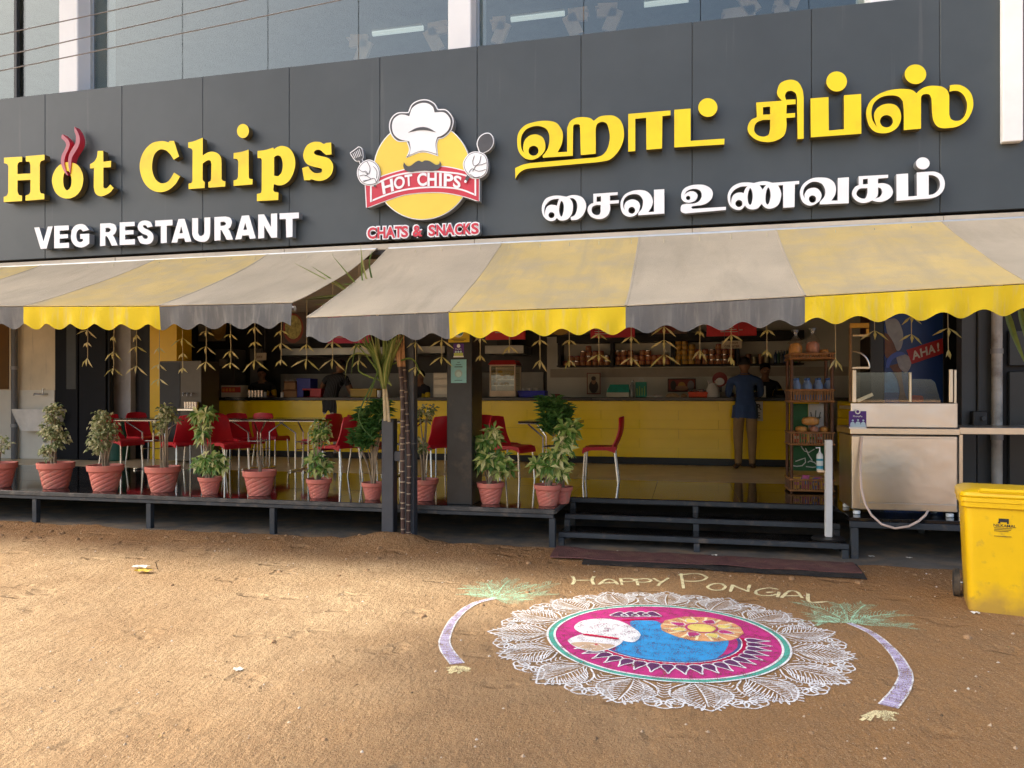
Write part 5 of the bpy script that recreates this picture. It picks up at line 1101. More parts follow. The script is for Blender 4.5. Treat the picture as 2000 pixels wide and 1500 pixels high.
BRK = M("stem_bark", (.27, .21, .14), .85, var=.2, vs=20)
def whorl(f, c, n, L, W, rr, tilt=.5, up=None):
    for k in range(n):
        a = 2 * pi * k / n + rr.random(); tl = tilt + rr.uniform(-.25, .25)
        d = Vector((cos(a) * cos(tl), sin(a) * cos(tl) * .45 - .3, sin(a) * .75 - sin(tl) * .35))
        f.av = min(1, max(.02, rr.random() ** .9)); f.leaf(c, d, L * rr.uniform(.75, 1.15), W * rr.uniform(.8, 1.2), up=Vector((rr.uniform(-.3, .3), -.75, .6)), droop=.18)
def plant(u, vb, w_px, kind, tops, label, Y=None, seed=0):
    """u, vb: base of the pot in the photo; tops: (du, v, spread px, count) foliage clumps"""
    q = G(u, vb, ZD); Y = q.y if Y is None else Y
    x = PX(u, Y); d = -x * S + Y * C; m = d / F; sc = w_px * m / 2 / .196
    t = thing("potted_plant", label, "potted plant", (x, Y, ZD), "potted plants along the deck edge"); rr = random.Random(seed + u)
    p = link("pot", POT, None, t); p.scale = (sc, sc, sc); p.rotation_euler = (0, 0, rr.uniform(0, 6)); p["label"] = "terracotta coloured plastic pot with spiral grooves"
    s_ = link("soil", SOILM, None, p)
    st = MB(); fo = MB(); z0 = ZD + .26 * sc
    for (kd, du, v, sp, cnt) in tops:
        r = sp * m; cx = x + du * m; cz = PZ(u, v, Y)
        for k in range(3 if kd != 'bare' else 5):
            bx_, by = x + rr.uniform(-.04, .04) * sc, Y + rr.uniform(-.04, .04) * sc
            e = Vector((cx + rr.uniform(-.6, .6) * r, Y + rr.uniform(-.5, .5) * r, cz + rr.uniform(-.3, .9) * r))
            mid = Vector((bx_ + (e.x - bx_) * .35, by + (e.y - by) * .4, (z0 + e.z) / 2))
            st.tube([(bx_, by, z0 - .03), mid, e], [.0085, .007, .004], 6)
        for k in range(int(cnt * {'var': .62, 'fic': .75, 'grn': .8, 'bare': 1}[kd])):
            while True:
                o = Vector((rr.uniform(-1, 1), rr.uniform(-1, 1), rr.uniform(-1, 1)))
                if o.length < 1: break
            c = Vector((cx + o.x * r, Y + o.y * r * .9, cz + o.z * r * 1.0))
            if kd == 'var':
                whorl(fo, c, rr.choice((6, 7, 8)), .12, .042, rr, .35)
            elif kd == 'fic':
                for j in range(7):
                    a = rr.uniform(0, 2 * pi); fo.av = .02 + .98 * rr.random(); fo.leaf(c + Vector((rr.uniform(-.03, .03), rr.uniform(-.03, .03), rr.uniform(-.03, .03))), Vector((cos(a), sin(a) * .6 - .2, rr.uniform(-.9, .3))), .058 * rr.uniform(.7, 1.2), .028, up=Vector((rr.uniform(-.4, .4), -.8, .5)), droop=.2)
            elif kd == 'grn':
                for j in range(14):
                    a = j * 2.4; el = rr.uniform(.1, .9); fo.av = .02 + .98 * rr.random(); fo.leaf(c + Vector((0, 0, j * .006)), Vector((cos(a) * cos(el), sin(a) * cos(el), sin(el))), .13 * rr.uniform(.8, 1.2), .038, up=Vector((0, -.6, .7)), droop=.15)
            else:
                a = rr.uniform(0, 2 * pi); fo.av = .5 + .5 * rr.random(); fo.leaf(c, Vector((cos(a), sin(a), -.3)), .05, .02)
    st.build("stem", BRK, t, smooth=True)
    mt = {'var': VAR, 'fic': FIC, 'grn': GRN, 'bare': FIC}
    fo.build("foliage", mt[kind], t, kind="stuff")
    return t
Q = [
 (-2, 951, 64, 'fic', [('fic', 8, 868, 14, 14)], "potted plant cut off by the left edge of the picture"),
 (109, 953, 67, 'fic', [('fic', -6, 800, 16, 34), ('fic', -8, 835, 22, 52), ('fic', 2, 850, 22, 40), ('fic', -10, 880, 16, 26)], "tall pale leafed plant in a pot below the wash basin"),
 (206, 958, 67, 'fic', [('fic', -6, 815, 14, 30), ('fic', -8, 840, 22, 46), ('fic', -14, 865, 22, 36), ('fic', 16, 845, 16, 14)], "bushy pale leafed plant in a pot before the leftmost red chair"),
 (318, 960, 66, 'fic', [('fic', 6, 802, 14, 26), ('fic', 12, 815, 18, 26), ('fic', -4, 835, 12, 10)], "small bare stemmed plant with a leafy head in a pot"),
 (410, 965, 45, 'var', [('var', -10, 815, 18, 16), ('var', -14, 842, 18, 16), ('var', 4, 900, 22, 20), ('var', -22, 908, 14, 8), ('var', 22, 912, 12, 8)], "tall variegated plant in a small pot, left of the bare twig pot"),
 (507, 967, 65, 'bare', [('bare', 0, 890, 18, 4)], "large pot holding only a few bare twigs"),
 (623, 972, 50, 'var', [('fic', 6, 840, 20, 34), ('fic', 0, 860, 16, 18), ('var', 0, 908, 20, 22)], "potted plant with pale top and variegated base near the striped-shirt man"),
 (728, 975, 44, 'grn', [('grn', -14, 830, 20, 12), ('grn', 14, 815, 18, 14), ('grn', -22, 870, 20, 14), ('grn', 4, 855, 22, 14)], "dark green croton plant in a small pot left of the sugarcane posts"),
 (829, 977, 56, 'fic', [('fic', 0, 805, 20, 16), ('fic', -6, 870, 14, 12)], "sparse spindly plant in a pot right of the sugarcane posts"),
 (958, 983, 55, 'var', [('var', -2, 855, 20, 22), ('var', -30, 872, 18, 16), ('var', 0, 900, 28, 34), ('var', 24, 908, 18, 16)], "full variegated plant in a pot just right of the black pillar"),
 (1070, 987, 55, 'var', [('var', 14, 905, 26, 30), ('var', 44, 838, 18, 16), ('var', 32, 868, 18, 16), ('var', -12, 910, 16, 12)], "large variegated plant in the pot at the deck corner"),
]
for k, (u, vb, wp, kd, tops, lab) in enumerate(Q): plant(u, vb, wp, kd, tops, lab, None, k * 17)
plant(1097, 975, 44, 'grn', [('grn', -22, 805, 20, 14), ('grn', 2, 815, 18, 14), ('grn', -18, 840, 20, 14), ('grn', 4, 845, 16, 8)], "dark green croton plant half hidden behind the deck corner plant", 7.42, 5)
# ================================================================ leaf garlands
GL = M("palm_leaf_strip", (.45, .42, .16), .6, attr=[(.40, .40, .12), (.62, .58, .22), (.75, .70, .34), (.80, .74, .44)], vs=20, trans=.3)
STR = M("garland_string", (.45, .40, .26), .8)
gar = [(171, (648, 672, 703)), (222, (660, 690, 722)), (267, (657, 680, 718)), (311, (682, 715, 743)), (357, (664, 693, 722)), (403, (650, 680, 710)), (451, (656, 688, 712)), (498, (642, 671, 706)), (549, (649, 674, 706)), (599, (676, 705)), (650, (671, 705)), (701, (675, 707)), (812, (672, 720)), (863, (668, 700)), (938, (663, 697)), (995, (680,)), (1055, (668, 707)), (1112, (668, 706)), (1170, (657, 696)), (1233, (661, 702)), (1297, (642, 668, 696)), (1367, (651, 688)), (1428, (658, 700)), (1498, (648, 688)), (1632, (705,)), (1708, (650,)), (1780, (622, 657)), (1852, (645, 688))]
ords = "first second third fourth fifth sixth seventh eighth ninth tenth eleventh twelfth thirteenth fourteenth fifteenth sixteenth seventeenth eighteenth nineteenth twentieth twenty-first twenty-second twenty-third twenty-fourth twenty-fifth twenty-sixth twenty-seventh twenty-eighth".split()
for i, (u, vs) in enumerate(gar):
    Y = 6.72; x = PX(u, Y); rr = random.Random(u); top = ZF0 - .16
    t = thing("leaf_garland", "hanging string of folded palm leaf birds, %s from the left" % ords[i], "garland", (x, Y, top), "palm leaf garlands under the awnings")
    zb_ = PZ(u, vs[-1], Y)
    MB().tube([(x, Y, top), (x + rr.uniform(-.006, .006), Y, (top + zb_) / 2), (x, Y, zb_)], .0035, 5).build("string", STR, t)
    for k, v in enumerate(vs):
        z = PZ(u, v, Y) + .02; b = MB(); wd = rr.uniform(.085, .165) * (1 if k == len(vs) - 1 else .8); tw = rr.uniform(-.5, .5) if rr.random() < .65 else rr.uniform(.8, 1.3)
        for s_ in (-1, 1):
            b.av = rr.uniform(.1, .95); d = Vector((s_ * cos(tw), sin(tw) * s_, -.78 + rr.uniform(-.35, .3))); b.leaf(Vector((x, Y, z)), d, wd * 1.2, .020, Vector((0, -1, .2)), 0)
        b.av = rr.uniform(.2, .95); b.leaf(Vector((x, Y - .006, z + .004)), Vector((0, -.1, -1)), wd * .72, .026, Vector((0, -1, 0)), 0)
        b.build("leaf_bird", GL, t)
# ================================================================ posts, sugarcane
PST = M("post_paint", (.050, .055, .065), .45, var=.15, vs=5, dust=((.14, .11, .08), 8, .6, .9))
YP = 6.74
hp = thing("awning_post", "pair of grey steel posts joined by a bar, standing in sand before the deck", "post", (PX(775, YP), YP, 0))
zsp = PZ(756, 818, YP)
bx("short_post", PST, hp, PX(745, YP), PX(768, YP), YP, YP + .11, -.05, zsp, .006)
bx("tall_post", PST, hp, PX(788, YP), PX(808, YP), YP + .005, YP + .11, -.05, PZ(800, 560, YP), .006)
bx("cross_bar", PST, hp, PX(768, YP) + .001, PX(788, YP) - .001, YP + .02, YP + .08, PZ(775, 901, YP), PZ(775, 882, YP), .004)
MB().tube([(PX(783, YP), YP - .05, PZ(780, 868, YP)), (PX(812, YP), YP - .02, PZ(800, 866, YP)), (PX(812, YP), YP + .12, PZ(800, 866, YP)), (PX(783, YP), YP + .12, PZ(800, 867, YP)), (PX(781, YP), YP - .03, PZ(780, 868, YP))], .003, 5).build("tie_wire", WIRE, hp)
CANE = M("cane_purple", (.055, .030, .026), .4, var=.35, vs=25, dust=((.13, .09, .07), 30, .55, .8)); NODE = M("cane_node", (.42, .34, .24), .7); SHEATH = M("dry_sheath", (.46, .26, .13), .7, var=.25, vs=30); PALEC = M("cane_pale", (.52, .44, .28), .6, var=.2, vs=20)
LEAFG = M("cane_leaf", (.2, .28, .06), .5, attr=[(.07, .14, .025), (.14, .23, .045), (.25, .34, .08), (.44, .45, .17)], vs=20, trans=.3)
def cane(label, pts, r, Y, topv):
    q = [P(u, v, Y) for u, v in pts]; t = thing("sugarcane", label, "sugarcane", (q[0].x, Y, 0), "sugarcane stalks tied to the posts")
    pp = [Vector(smooth_) for smooth_ in q]
    fine = []
    for a, b_ in zip(pp, pp[1:]):
        n = max(2, int((b_ - a).length / .05))
        fine += [a + (b_ - a) * i / n for i in range(n)]
    fine.append(pp[-1]); MB().tube(fine, r, 10).build("stalk", CANE, t, smooth=True)
    L = 0; nx_ = .06; rr = random.Random(int(pts[0][0]))
    for a, b_ in zip(fine, fine[1:]):
        L += (b_ - a).length
        if L > nx_:
            d = (b_ - a).normalized(); MB().tube([a - d * .005, a, a + d * .005], [r * 1.0, r * 1.16, r * 1.02], 10).build("node", NODE, t, smooth=True); nx_ += rr.uniform(.06, .12)
    e = fine[-1]; d = (fine[-1] - fine[-3]).normalized()
    for k in range(3): MB().tube([e - d * .02 + Vector((k * .008 - .008, -.008, 0)), e + d * .1 + Vector((k * .014 - .014, -.01, 0)), e + d * (.24 + .04 * k) + Vector((k * .03 - .035, 0, 0))], [r * .75, r * .6, r * .25], 7).build("sheath", SHEATH, t, smooth=True)
    return t, e + d * .2
c1_, e1 = cane("left of two dark purple sugarcane stalks tied to the posts", [(787, 1054), (786, 900), (786.5, 800), (785, 750), (781, 712)], .021, YP - .06, 0)
c2_, e2 = cane("right of two dark purple sugarcane stalks tied to the posts", [(797, 1050), (799, 900), (795, 830), (791, 755), (788, 712)], .021, YP - .035, 0)
def blade(b, pts, w0, rr, Y):
    pts = smooth([(u, v, False) for u, v in pts], 6, closed=False); n = len(pts); b.av = rr.uniform(.05, .98)
    q = [P(u, v, Y[0] + (Y[1] - Y[0]) * i / (n - 1)) for i, (u, v) in enumerate(pts)]; vs = []
    for i, p in enumerate(q):
        t_ = (q[min(i + 1, n - 1)] - q[max(i - 1, 0)]).normalized(); s_ = t_.cross(Vector((.25, 1, .1))).normalized(); w_ = w0 * min(1, .35 + 2.2 * i / n) * (1 - (i / (n - 1)) ** 2.2 * .95)
        vs += [p + s_ * w_ / 2 + Vector((0, -w_ * .25, 0)), p, p - s_ * w_ / 2 + Vector((0, -w_ * .25, 0))]
    b.add(vs, [(3 * i + j, 3 * i + j + 1, 3 * i + j + 4, 3 * i + j + 3) for i in range(n - 1) for j in (0, 1)])
ft = thing("leaf_fan", "fan of green sugarcane leaves standing on the short post", "sugarcane", P(752, 818, YP), None)
MB().tube([P(753, 822, YP - .03), P(751, 780, YP - .03), P(749, 742, YP - .03)], [.020, .018, .013], 8).build("stalk", PALEC, ft, smooth=True)
MB().tube([P(760, 824, YP - .02), P(757, 785, YP - .02), P(752, 745, YP - .02)], [.016, .015, .011], 8).build("stalk", PALEC, ft, smooth=True)
rr = random.Random(5); fan = MB()
for k in range(52):
    a = rr.uniform(-1, 1); top = (748 + a * 42 + rr.uniform(-4, 4), rr.uniform(640, 672)); blade(fan, [(750 + a * 2, 760), (749 + a * 14 + rr.uniform(-3, 3), 712), top], rr.uniform(.03, .06), rr, (YP - .04, YP - .05 + rr.uniform(-.12, .12)))
for pts in ([(768, 660), (740, 720), (722, 775), (706, 812)], [(776, 652), (735, 735), (708, 790), (701, 815), (712, 840), (736, 862)], [(748, 745), (720, 735), (700, 722), (706, 690)], [(752, 745), (762, 750), (764, 752), (756, 738)], [(740, 700), (700, 690), (680, 705), (674, 740)], [(735, 690), (700, 672), (690, 700), (686, 735)], [(745, 735), (712, 690), (690, 668)], [(750, 720), (800, 700), (818, 722), (815, 735)]):
    blade(fan, pts, .020, rr, (YP - .06, YP - .13))
fan.build("leaves", LEAFG, ft, kind="stuff")
tf_ = thing("leaf_fan", "green leaf tips poking up through the gap between the awnings", "sugarcane", P(700, 590, 6.1), None)
tips = MB()
for pts in ([(720, 600), (670, 560), (608, 520)], [(735, 610), (700, 560), (650, 500)], [(735, 600), (712, 530), (704, 475)], [(720, 600), (708, 545), (706, 495)], [(740, 600), (722, 520), (728, 490)], [(730, 600), (690, 577), (600, 582)], [(730, 605), (680, 582), (590, 586)], [(735, 610), (690, 590), (612, 596)], [(735, 600), (700, 560), (670, 555)], [(730, 610), (690, 575), (575, 514)]):
    blade(tips, pts, .024, rr, (6.35, 5.9))
tips.build("leaves", LEAFG, tf_, kind="stuff")
MB().tube([P(745, 640, 6.5), P(735, 610, 6.4), P(722, 590, 6.3)], [.014, .012, .008], 7).build("stalk", PALEC, tf_)
# ================================================================ notices on the black pillar
YPp = 7.10
def notice(label, u0, u1, v0, v1, Y, mat, prints=(), name="notice", cat="notice"):
    a, b_ = P(u0, v1, Y), P(u1, v0, Y); t = thing(name, label, cat, ((a.x + b_.x) / 2, Y, a.z)); W_, H_ = b_.x - a.x, b_.z - a.z
    bx("sheet", mat, t, a.x, b_.x, Y - .004, Y - .0005, a.z, b_.z, 0)
    for k, p in enumerate(prints):
        y = Y - .006 - .0015 * k
        if p[0] == 'r': bx("print", p[5], t, a.x + W_ * p[1], a.x + W_ * p[2], y, y + .001, a.z + H_ * p[3], a.z + H_ * p[4], 0)
        elif p[0] == 'c':
            n = 20; b = MB(); b.add([(a.x + W_ * p[1] + W_ * p[3] * cos(2 * pi * i / n), y, a.z + H_ * p[2] + W_ * p[3] * sin(2 * pi * i / n)) for i in range(n)], [tuple(range(n))]); b.build("print", p[4], t)
        else: text("print", p[1], p[5], t, (a.x + W_ * p[2], y, a.z + H_ * p[3]), (1, 0, 0), (0, 0, 1), H_ * p[4], .01)
    return t
PUR = M("sticker_purple", (.075, .022, .22), .4); SKYB = M("notice_blue", (.22, .50, .56), .5); SYEL = M("sticker_yellow", (.62, .45, .02), .45); INK = M("ink", (.02, .02, .02), .6); LIME = M("sticker_lime", (.45, .55, .12), .5); SKY2 = M("sticker_pale_blue", (.45, .62, .75), .5)
notice("yellow sticker at the top of the black pillar", 876, 917, 634, 669, YPp, SYEL, [('c', .48, .58, .24, WHITE), ('c', .56, .58, .16, M("pr_teal", (.1, .3, .35), .5)), ('r', .15, .85, .16, .19, INK), ('r', .25, .75, .07, .10, INK)])
notice("purple payment sticker on the black pillar", 886, 906, 671, 698, YPp, PUR, [('c', .5, .83, .17, WHITE), ('r', 0, 1, 0, .1, WHITE), ('r', .05, .95, .1, .32, LIME), ('t', "PhonePe", .2, .56, .13, WHITE), ('c', .25, .40, .1, SKY2), ('c', .5, .40, .1, SKY2), ('c', .75, .40, .1, SKY2)])
notice("pale blue mask notice on the black pillar", 881, 911, 702, 748, YPp, SKYB, [('r', .42, .58, .87, .89, INK), ('r', .32, .68, .77, .79, INK), ('r', .24, .76, .67, .70, INK), ('c', .5, .4, .25, M("mask_grey", (.3, .42, .42), .6)), ('c', .52, .37, .17, M("mask_pale", (.42, .60, .60), .6)), ('r', .25, .75, .10, .12, INK)])
# ================================================================ stainless cart
SST = M("cart_steel", (.72, .71, .69), .28, 1., var=.10, vs=1.5, bump=1., bs=2.2, bd=.006)
SSL = M("cart_trim", (.70, .64, .54), .3, 1., var=.06); GOLDT = M("cart_gold", (.62, .40, .10), .35, .9)
ct_ = thing("steel_cart", "stainless steel food cart with glass screen on the right of the deck", "food cart", (1.92, 7.6, ZD))
YK = 7.3; x0, x1 = PX(1664, YK), PX(1871, YK)
zk = lambda v: PZ(1765, v, YK)
bx("cabinet", SST, ct_, x0, x1, YK, YK + .58, zk(998), zk(851), .008)
bx("front_sheet", SST, ct_, x0 + .07, x1 - .012, YK - .006, YK - .001, zk(982), zk(856), .002)
bx("side_strip", SSL, ct_, x0 + .002, x0 + .066, YK - .010, YK - .001, zk(996), zk(853), .003)
bx("bottom_strip", SSL, ct_, x0 + .068, x1 - .01, YK - .010, YK - .001, zk(997), zk(984), .003)
bx("shelf_edge", SSL, ct_, x0 - .02, x1 + .01, YK - .03, YK + .60, zk(849), zk(836), .006)
bx("upper_panel", SST, ct_, x0 - .01, x1 - .002, YK - .008, YK + .03, zk(835), zk(787), .006)
bx("work_surface", SST, ct_, x0, x1 - .01, YK + .032, YK + .58, zk(800), zk(794), .003)
for x in (x0 + .02, x1 - .08): MB().lathe([(.025, 0), (.032, .006), (.032, .03), (.02, .035)], 12, (x + .03, YK + .05, ZD)).build("foot", WHITE, ct_, smooth=True)
for x in (x0 + .05, x1 - .05): MB().lathe([(.025, 0), (.032, .006), (.032, .03), (.02, .035)], 12, (x, YK + .5, ZD)).build("foot", WHITE, ct_, smooth=True)
def post(u0, u1, v0, v1, mat, y0=YK, dy=.035, nm="post"): return bx(nm, mat, ct_, PX(u0, y0), PX(u1, y0), y0, y0 + dy, PZ(u0, v1, y0), PZ(u0, v0, y0), .004)
post(1659, 1664, 640, 786, M("cart_brown", (.22, .13, .06), .5), YK + .05); post(1665, 1673, 722, 786, SSL); post(1776, 1781, 727, 786, SSL, YK + .03); post(1854, 1862, 721, 786, SSL); post(1863, 1869, 722, 788, SSL, YK + .04)
post(1660, 1698, 631, 641, GOLDT, YK + .05, .03, "top_rail"); post(1692, 1698, 641.5, 657, GOLDT, YK + .05, .03); post(1664.5, 1698, 653, 658, SSL, YK + .06, .03, "rail"); post(1664, 1699, 716, 721, SSL, YK + .06, .03, "rail")
MB().tube([P(1665 + 33 * sin(a) , 718 - 32 * cos(a), YK + .07) for a in [i * pi / 2 / 10 for i in range(11)]], .008, 8).build("curved_rail", SSL, ct_, smooth=True)
MB().beam(P(1674, 783, YK + .06), P(1704, 770, YK + .06), .03, .03).build("fallen_bar", SSL, ct_)
bx("pane", PG, ct_, PX(1673, YK + .01), PX(1776, YK + .01), YK + .012, YK + .017, zk(786), zk(727), 0)
b = MB(); q = [P(u, v, YK + .04) for u, v in ((1781, 786), (1838, 786), (1826, 746), (1818, 741), (1781, 740))]; b.add(q + [p + Vector((0, .005, 0)) for p in q], [(0, 1, 2, 3, 4), (9, 8, 7, 6, 5)]); b.build("pane", PG, ct_)
MB().tube([P(u, v, YK - .02 + dy) for u, v, dy in ((1683, 853, -.01), (1681, 880, -.03), (1680, 915, -.06), (1682, 955, -.12), (1690, 985, -.18), (1702, 1006, -.21), (1722, 1024, -.23), (1748, 1032, -.235), (1775, 1028, -.23), (1794, 1018, -.215), (1808, 1006, -.19), (1812, 998, -.08))], .010, 8).build("hose", M("hose", (.62, .48, .40), .5), ct_, smooth=True)
notice("purple payment sticker on the steel cart", 1658, 1692, 803, 837, YK - .031, PUR, [('c', .5, .97, .16, WHITE), ('c', .5, .97, .09, PUR), ('r', 0, 1, 0, .1, WHITE), ('t', "PhonePe", .22, .66, .14, WHITE), ('c', .2, .27, .13, SKY2), ('c', .5, .27, .15, SKY2), ('c', .8, .27, .13, SKY2), ('r', .05, .95, .1, .24, SKY2), ('c', .2, .47, .06, SKY2), ('c', .5, .49, .06, SKY2), ('c', .8, .47, .06, SKY2)])
# rail table at the right edge
rt = thing("steel_table", "stainless steel table edge running out of the picture at right", "table", (3.0, 7.6, ZD))
bx("top", SSL, rt, x1 + .02, 3.9, 7.33, 7.9, PZ(1930, 849, 7.33), PZ(1930, 835, 7.33), .005)
bx("leg", SSL, rt, x1 + .022, x1 + .055, 7.34, 7.38, ZD, PZ(1930, 849, 7.33) - .001); bx("leg", SSL, rt, 3.82, 3.86, 7.34, 7.38, ZD, PZ(1930, 849, 7.33) - .001); bx("lower_rail", SSL, rt, x1 + .056, 3.81, 7.345, 7.37, ZD + .02, ZD + .05)
# ad panel
AD = M("ad_blue", (.012, .05, .22), .35, var=.25, vs=1.2); adp = thing("advert_panel", "tall blue cold drink advert panel with red strip behind the cart", "advert panel", P(1790, 900, 9.0))
a, b_ = P(1727, 960, 9.0), P(1842, 600, 9.0); za = ZD; zb_ = b_.z
bx("panel", AD, adp, a.x, b_.x, 9.0, 9.5, za, zb_); bx("side_frame", M("cabinet_black", (.012, .012, .014), .3), adp, PX(1700, 9.0), a.x - .003, 9.0, 9.5, za, zb_); bx("side_frame", M("cabinet_black", (.012, .012, .014), .3), adp, b_.x + .003, PX(1878, 9.0), 9.0, 9.5, za, zb_)
def adpoly(name, t_, k, mat): return plate(name, [smooth(parse(t_, (1640, 580), 5.358))], 8.998 - .003 * k, .0015, [mat], adp)
adpoly("drink_print", "470,370* 540,420 600,540 560,600 500,640 470,600*", 1, M("cola_brown", (.14, .05, .02), .4, var=.4, vs=12))
adpoly("cup_print", "470,240* 590,230 650,330 665,440 640,540 600,560 560,470 500,380*", 1.6, M("cup_silver", (.30, .31, .33), .4, var=.2, vs=8))
adpoly("pour_print", "520,720* 640,700 650,820 680,1000 720,1090* 620,1090 630,960 590,830", 2, M("cola_brown", (.14, .05, .02), .4, var=.4, vs=12))
adpoly("water_print", "470,800* 540,790 600,880 620,1000* 470,1000*", 2.4, M("water_blue", (.06, .22, .50), .4, var=.3, vs=10))
adpoly("glove_print", "600,620 680,600 740,640 745,720 700,790 640,760 610,700", 3, M("glove_grey", (.34, .34, .37), .5, var=.3, vs=14))
adpoly("rim_print", "480,740* 500,650 570,585 650,575 690,600* 620,620 550,660 515,740*", 3.4, M("rim_blue", (.05, .10, .42), .4))
adpoly("strip_print", "700,555* 1078,432* 1085,590* 755,702*", 4, M("ad_red", (.40, .02, .025), .45))
q = [P(1640 + x / 5.358, 580 + y / 5.358, 8.982) for x, y in ((755, 665), (1060, 560), (1055, 470), (735, 578))]
for ch, f0, f1 in (("A", .03, .30), ("H", .32, .56), ("A", .57, .82), ("!", .88, .95)):
    b = MB(); lo = lambda f: q[0] + (q[1] - q[0]) * f; hi = lambda f: q[3] + (q[2] - q[3]) * f
    letter(b, ch, .03, [lo(f0), lo(f1), hi(f1), hi(f0)], None); b.build("letter", [M("ad_letter", (.60, .55, .48), .5)], adp)
adpoly("red_dot_print", "752,1030* 800,1030 860,1035 878,1070 875,1098* 752,1098*", 4, M("ad_red", (.40, .02, .025), .45))
bxm = thing("switch_box", "black switch box with conduit on the charcoal wall at right", "switch box", P(1915, 833, YR - .05))
bx("box", M("switch_black", (.012, .012, .014), .4), bxm, PX(1900, YR - .09), PX(1930, YR - .09), YR - .09, YR - .001, PZ(1915, 832, YR - .09), PZ(1915, 803, YR - .09), .008); MB().lathe([(.022, 0), (.022, .01)], 12).mesh("x")
MB().tube([(PX(1921, YR - .1), YR - .115, PZ(1915, 817, YR - .09)), (PX(1921, YR - .1), YR - .091, PZ(1915, 817, YR - .09))], .022, 12).build("knob", M("knob_grey", (.05, .05, .05), .4), bxm); MB().tube([(PX(1912, YR - .03), YR - .03, PZ(1915, 803, YR - .09)), (PX(1912, YR - .03), YR - .03, 2.95)], .012, 8).build("conduit", WCL, bxm)
cp = thing("drain_pipe", "dirty white drain pipe on the charcoal wall at right", "pipe", (PX(1947, YR - .08), YR - .08, ZD))
MB().tube([(PX(1947, YR - .08), YR - .08, ZD + .001), (PX(1947, YR - .08), YR - .08, 2.95)], .048, 14).build("pipe", M("pipe_dirty", (.44, .42, .38), .7, var=.2, vs=5, dust=((.10, .075, .05), 4, .5, .75), coord='World'), cp, smooth=True)
for z in (1.0, 1.85): MB().tube([(PX(1947, YR - .08), YR - .08, z), (PX(1947, YR - .08), YR - .08, z + .05)], .055, 14).build("bracket", M("pipe_grey", (.3, .3, .29), .5), cp, smooth=True)
gl2 = thing("leaf_fan", "two long green leaves hanging at the right edge under the awning", "sugarcane", P(1975, 600, 6.5)); b = MB()
blade(b, [(1962, 598), (1978, 650), (2002, 710)], .05, rr, (6.4, 6.3)); blade(b, [(1990, 598), (2000, 640), (2020, 720)], .05, rr, (6.4, 6.3)); b.build("leaves", LEAFG, gl2, kind="stuff")
# ================================================================ wicker rack
WK = M("wicker", (.13, .050, .020), .45, var=.35, vs=18); WKL = M("wicker_light", (.34, .155, .055), .45, var=.25, vs=18)
rk = thing("wicker_rack", "tall brown wicker rack with four baskets of bread and bottles", "rack", (PX(1584, 8.9), 9.05, ZD))
YW = 8.85; DW = .36; xa, xb = PX(1546, YW), PX(1625, YW); zw = lambda v: PZ(1585, v, YW)
for x in (xa, xb):
    for y in (YW, YW + DW): MB().tube([(x, y, ZD), (x, y, zw(697))], .018, 10).build("pole", WK, rk, smooth=True)
def basket(v0, v1):
    z1, z0 = zw(v0), zw(v1); t = rk
    for z, m_ in ((z1, WKL), (z0, WKL)):
        MB().tube([(xa - .02, YW - .025, z), (xb + .02, YW - .025, z), (xb + .02, YW + DW + .02, z), (xa - .02, YW + DW + .02, z), (xa - .02, YW - .025, z)], .013, 8).build("basket_rim", m_, t, smooth=True)
    n = 17
    for i in range(n): MB().tube([(xa - .005 + (xb - xa + .01) * i / (n - 1), YW - .025, z0), (xa - .005 + (xb - xa + .01) * i / (n - 1), YW - .028, z1)], .0075, 6).build("slat", WKL, t)
    for i in range(7):
        y = YW + DW * (i + .5) / 7
        for x in (xa - .02, xb + .02): MB().tube([(x, y, z0), (x, y, z1)], .007, 6).build("slat", WK, t)
    bx("basket_base", WK, t, xa - .015, xb + .015, YW - .02, YW + DW + .015, z0 - .012, z0 - .002, 0)
for v0, v1 in ((691, 700), (762, 784), (845, 868), (937, 958)): basket(v0, v1)
bx("sign_card", M("card_green", (.015, .10, .03), .5), rk, xa + .02, xb - .02, YW + DW - .03, YW + DW - .022, zw(925), zw(870), 0)
bx("sign_card", M("card_green", (.015, .10, .03), .5), rk, xa + .03, xb - .2, YW + DW - .03, YW + DW - .022, zw(843), zw(789), 0)
bx("sign_card", M("card_white", (.5, .48, .44), .5), rk, xb - .195, xb - .03, YW + DW - .03, YW + DW - .022, zw(843), zw(789), 0)
LW = M("line_white", (.7, .7, .66), .6); LK = M("line_dark", (.03, .05, .03), .6)
for pts in ("0,60 20,62 45,60 60,50 58,38 40,42 15,48", "62,62 90,64 118,62 100,50 80,46 70,50", "60,10 75,30 90,45", "40,4 55,18 75,22 100,12"):
    pp = [(xa + .05 + float(q.split(',')[0]) / 125 * (xb - xa - .12), float(q.split(',')[1]) / 70) for q in pts.split()]
    MB().tube([(x, YW + DW - .034, zw(872 + 50 * y)) for x, y in pp], .006, 5).build("print", LW, rk)
for pts in ("70,20 75,60", "85,15 82,62", "98,20 90,60", "68,40 100,35"):
    pp = [(xb - .19 + (float(q.split(',')[0]) - 65) / 40 * .15, float(q.split(',')[1]) / 70) for q in pts.split()]
    MB().tube([(x, YW + DW - .034, zw(792 + 48 * y)) for x, y in pp], .005, 5).build("print", LK, rk)
BRD = M("bread_bag", (.62, .30, .08), .3, var=.3, vs=20); BRP = M("bread_pink", (.50, .24, .16), .3, var=.3, vs=20); CLR = glass("bag_plastic", (.9, .88, .85), .25, .15)
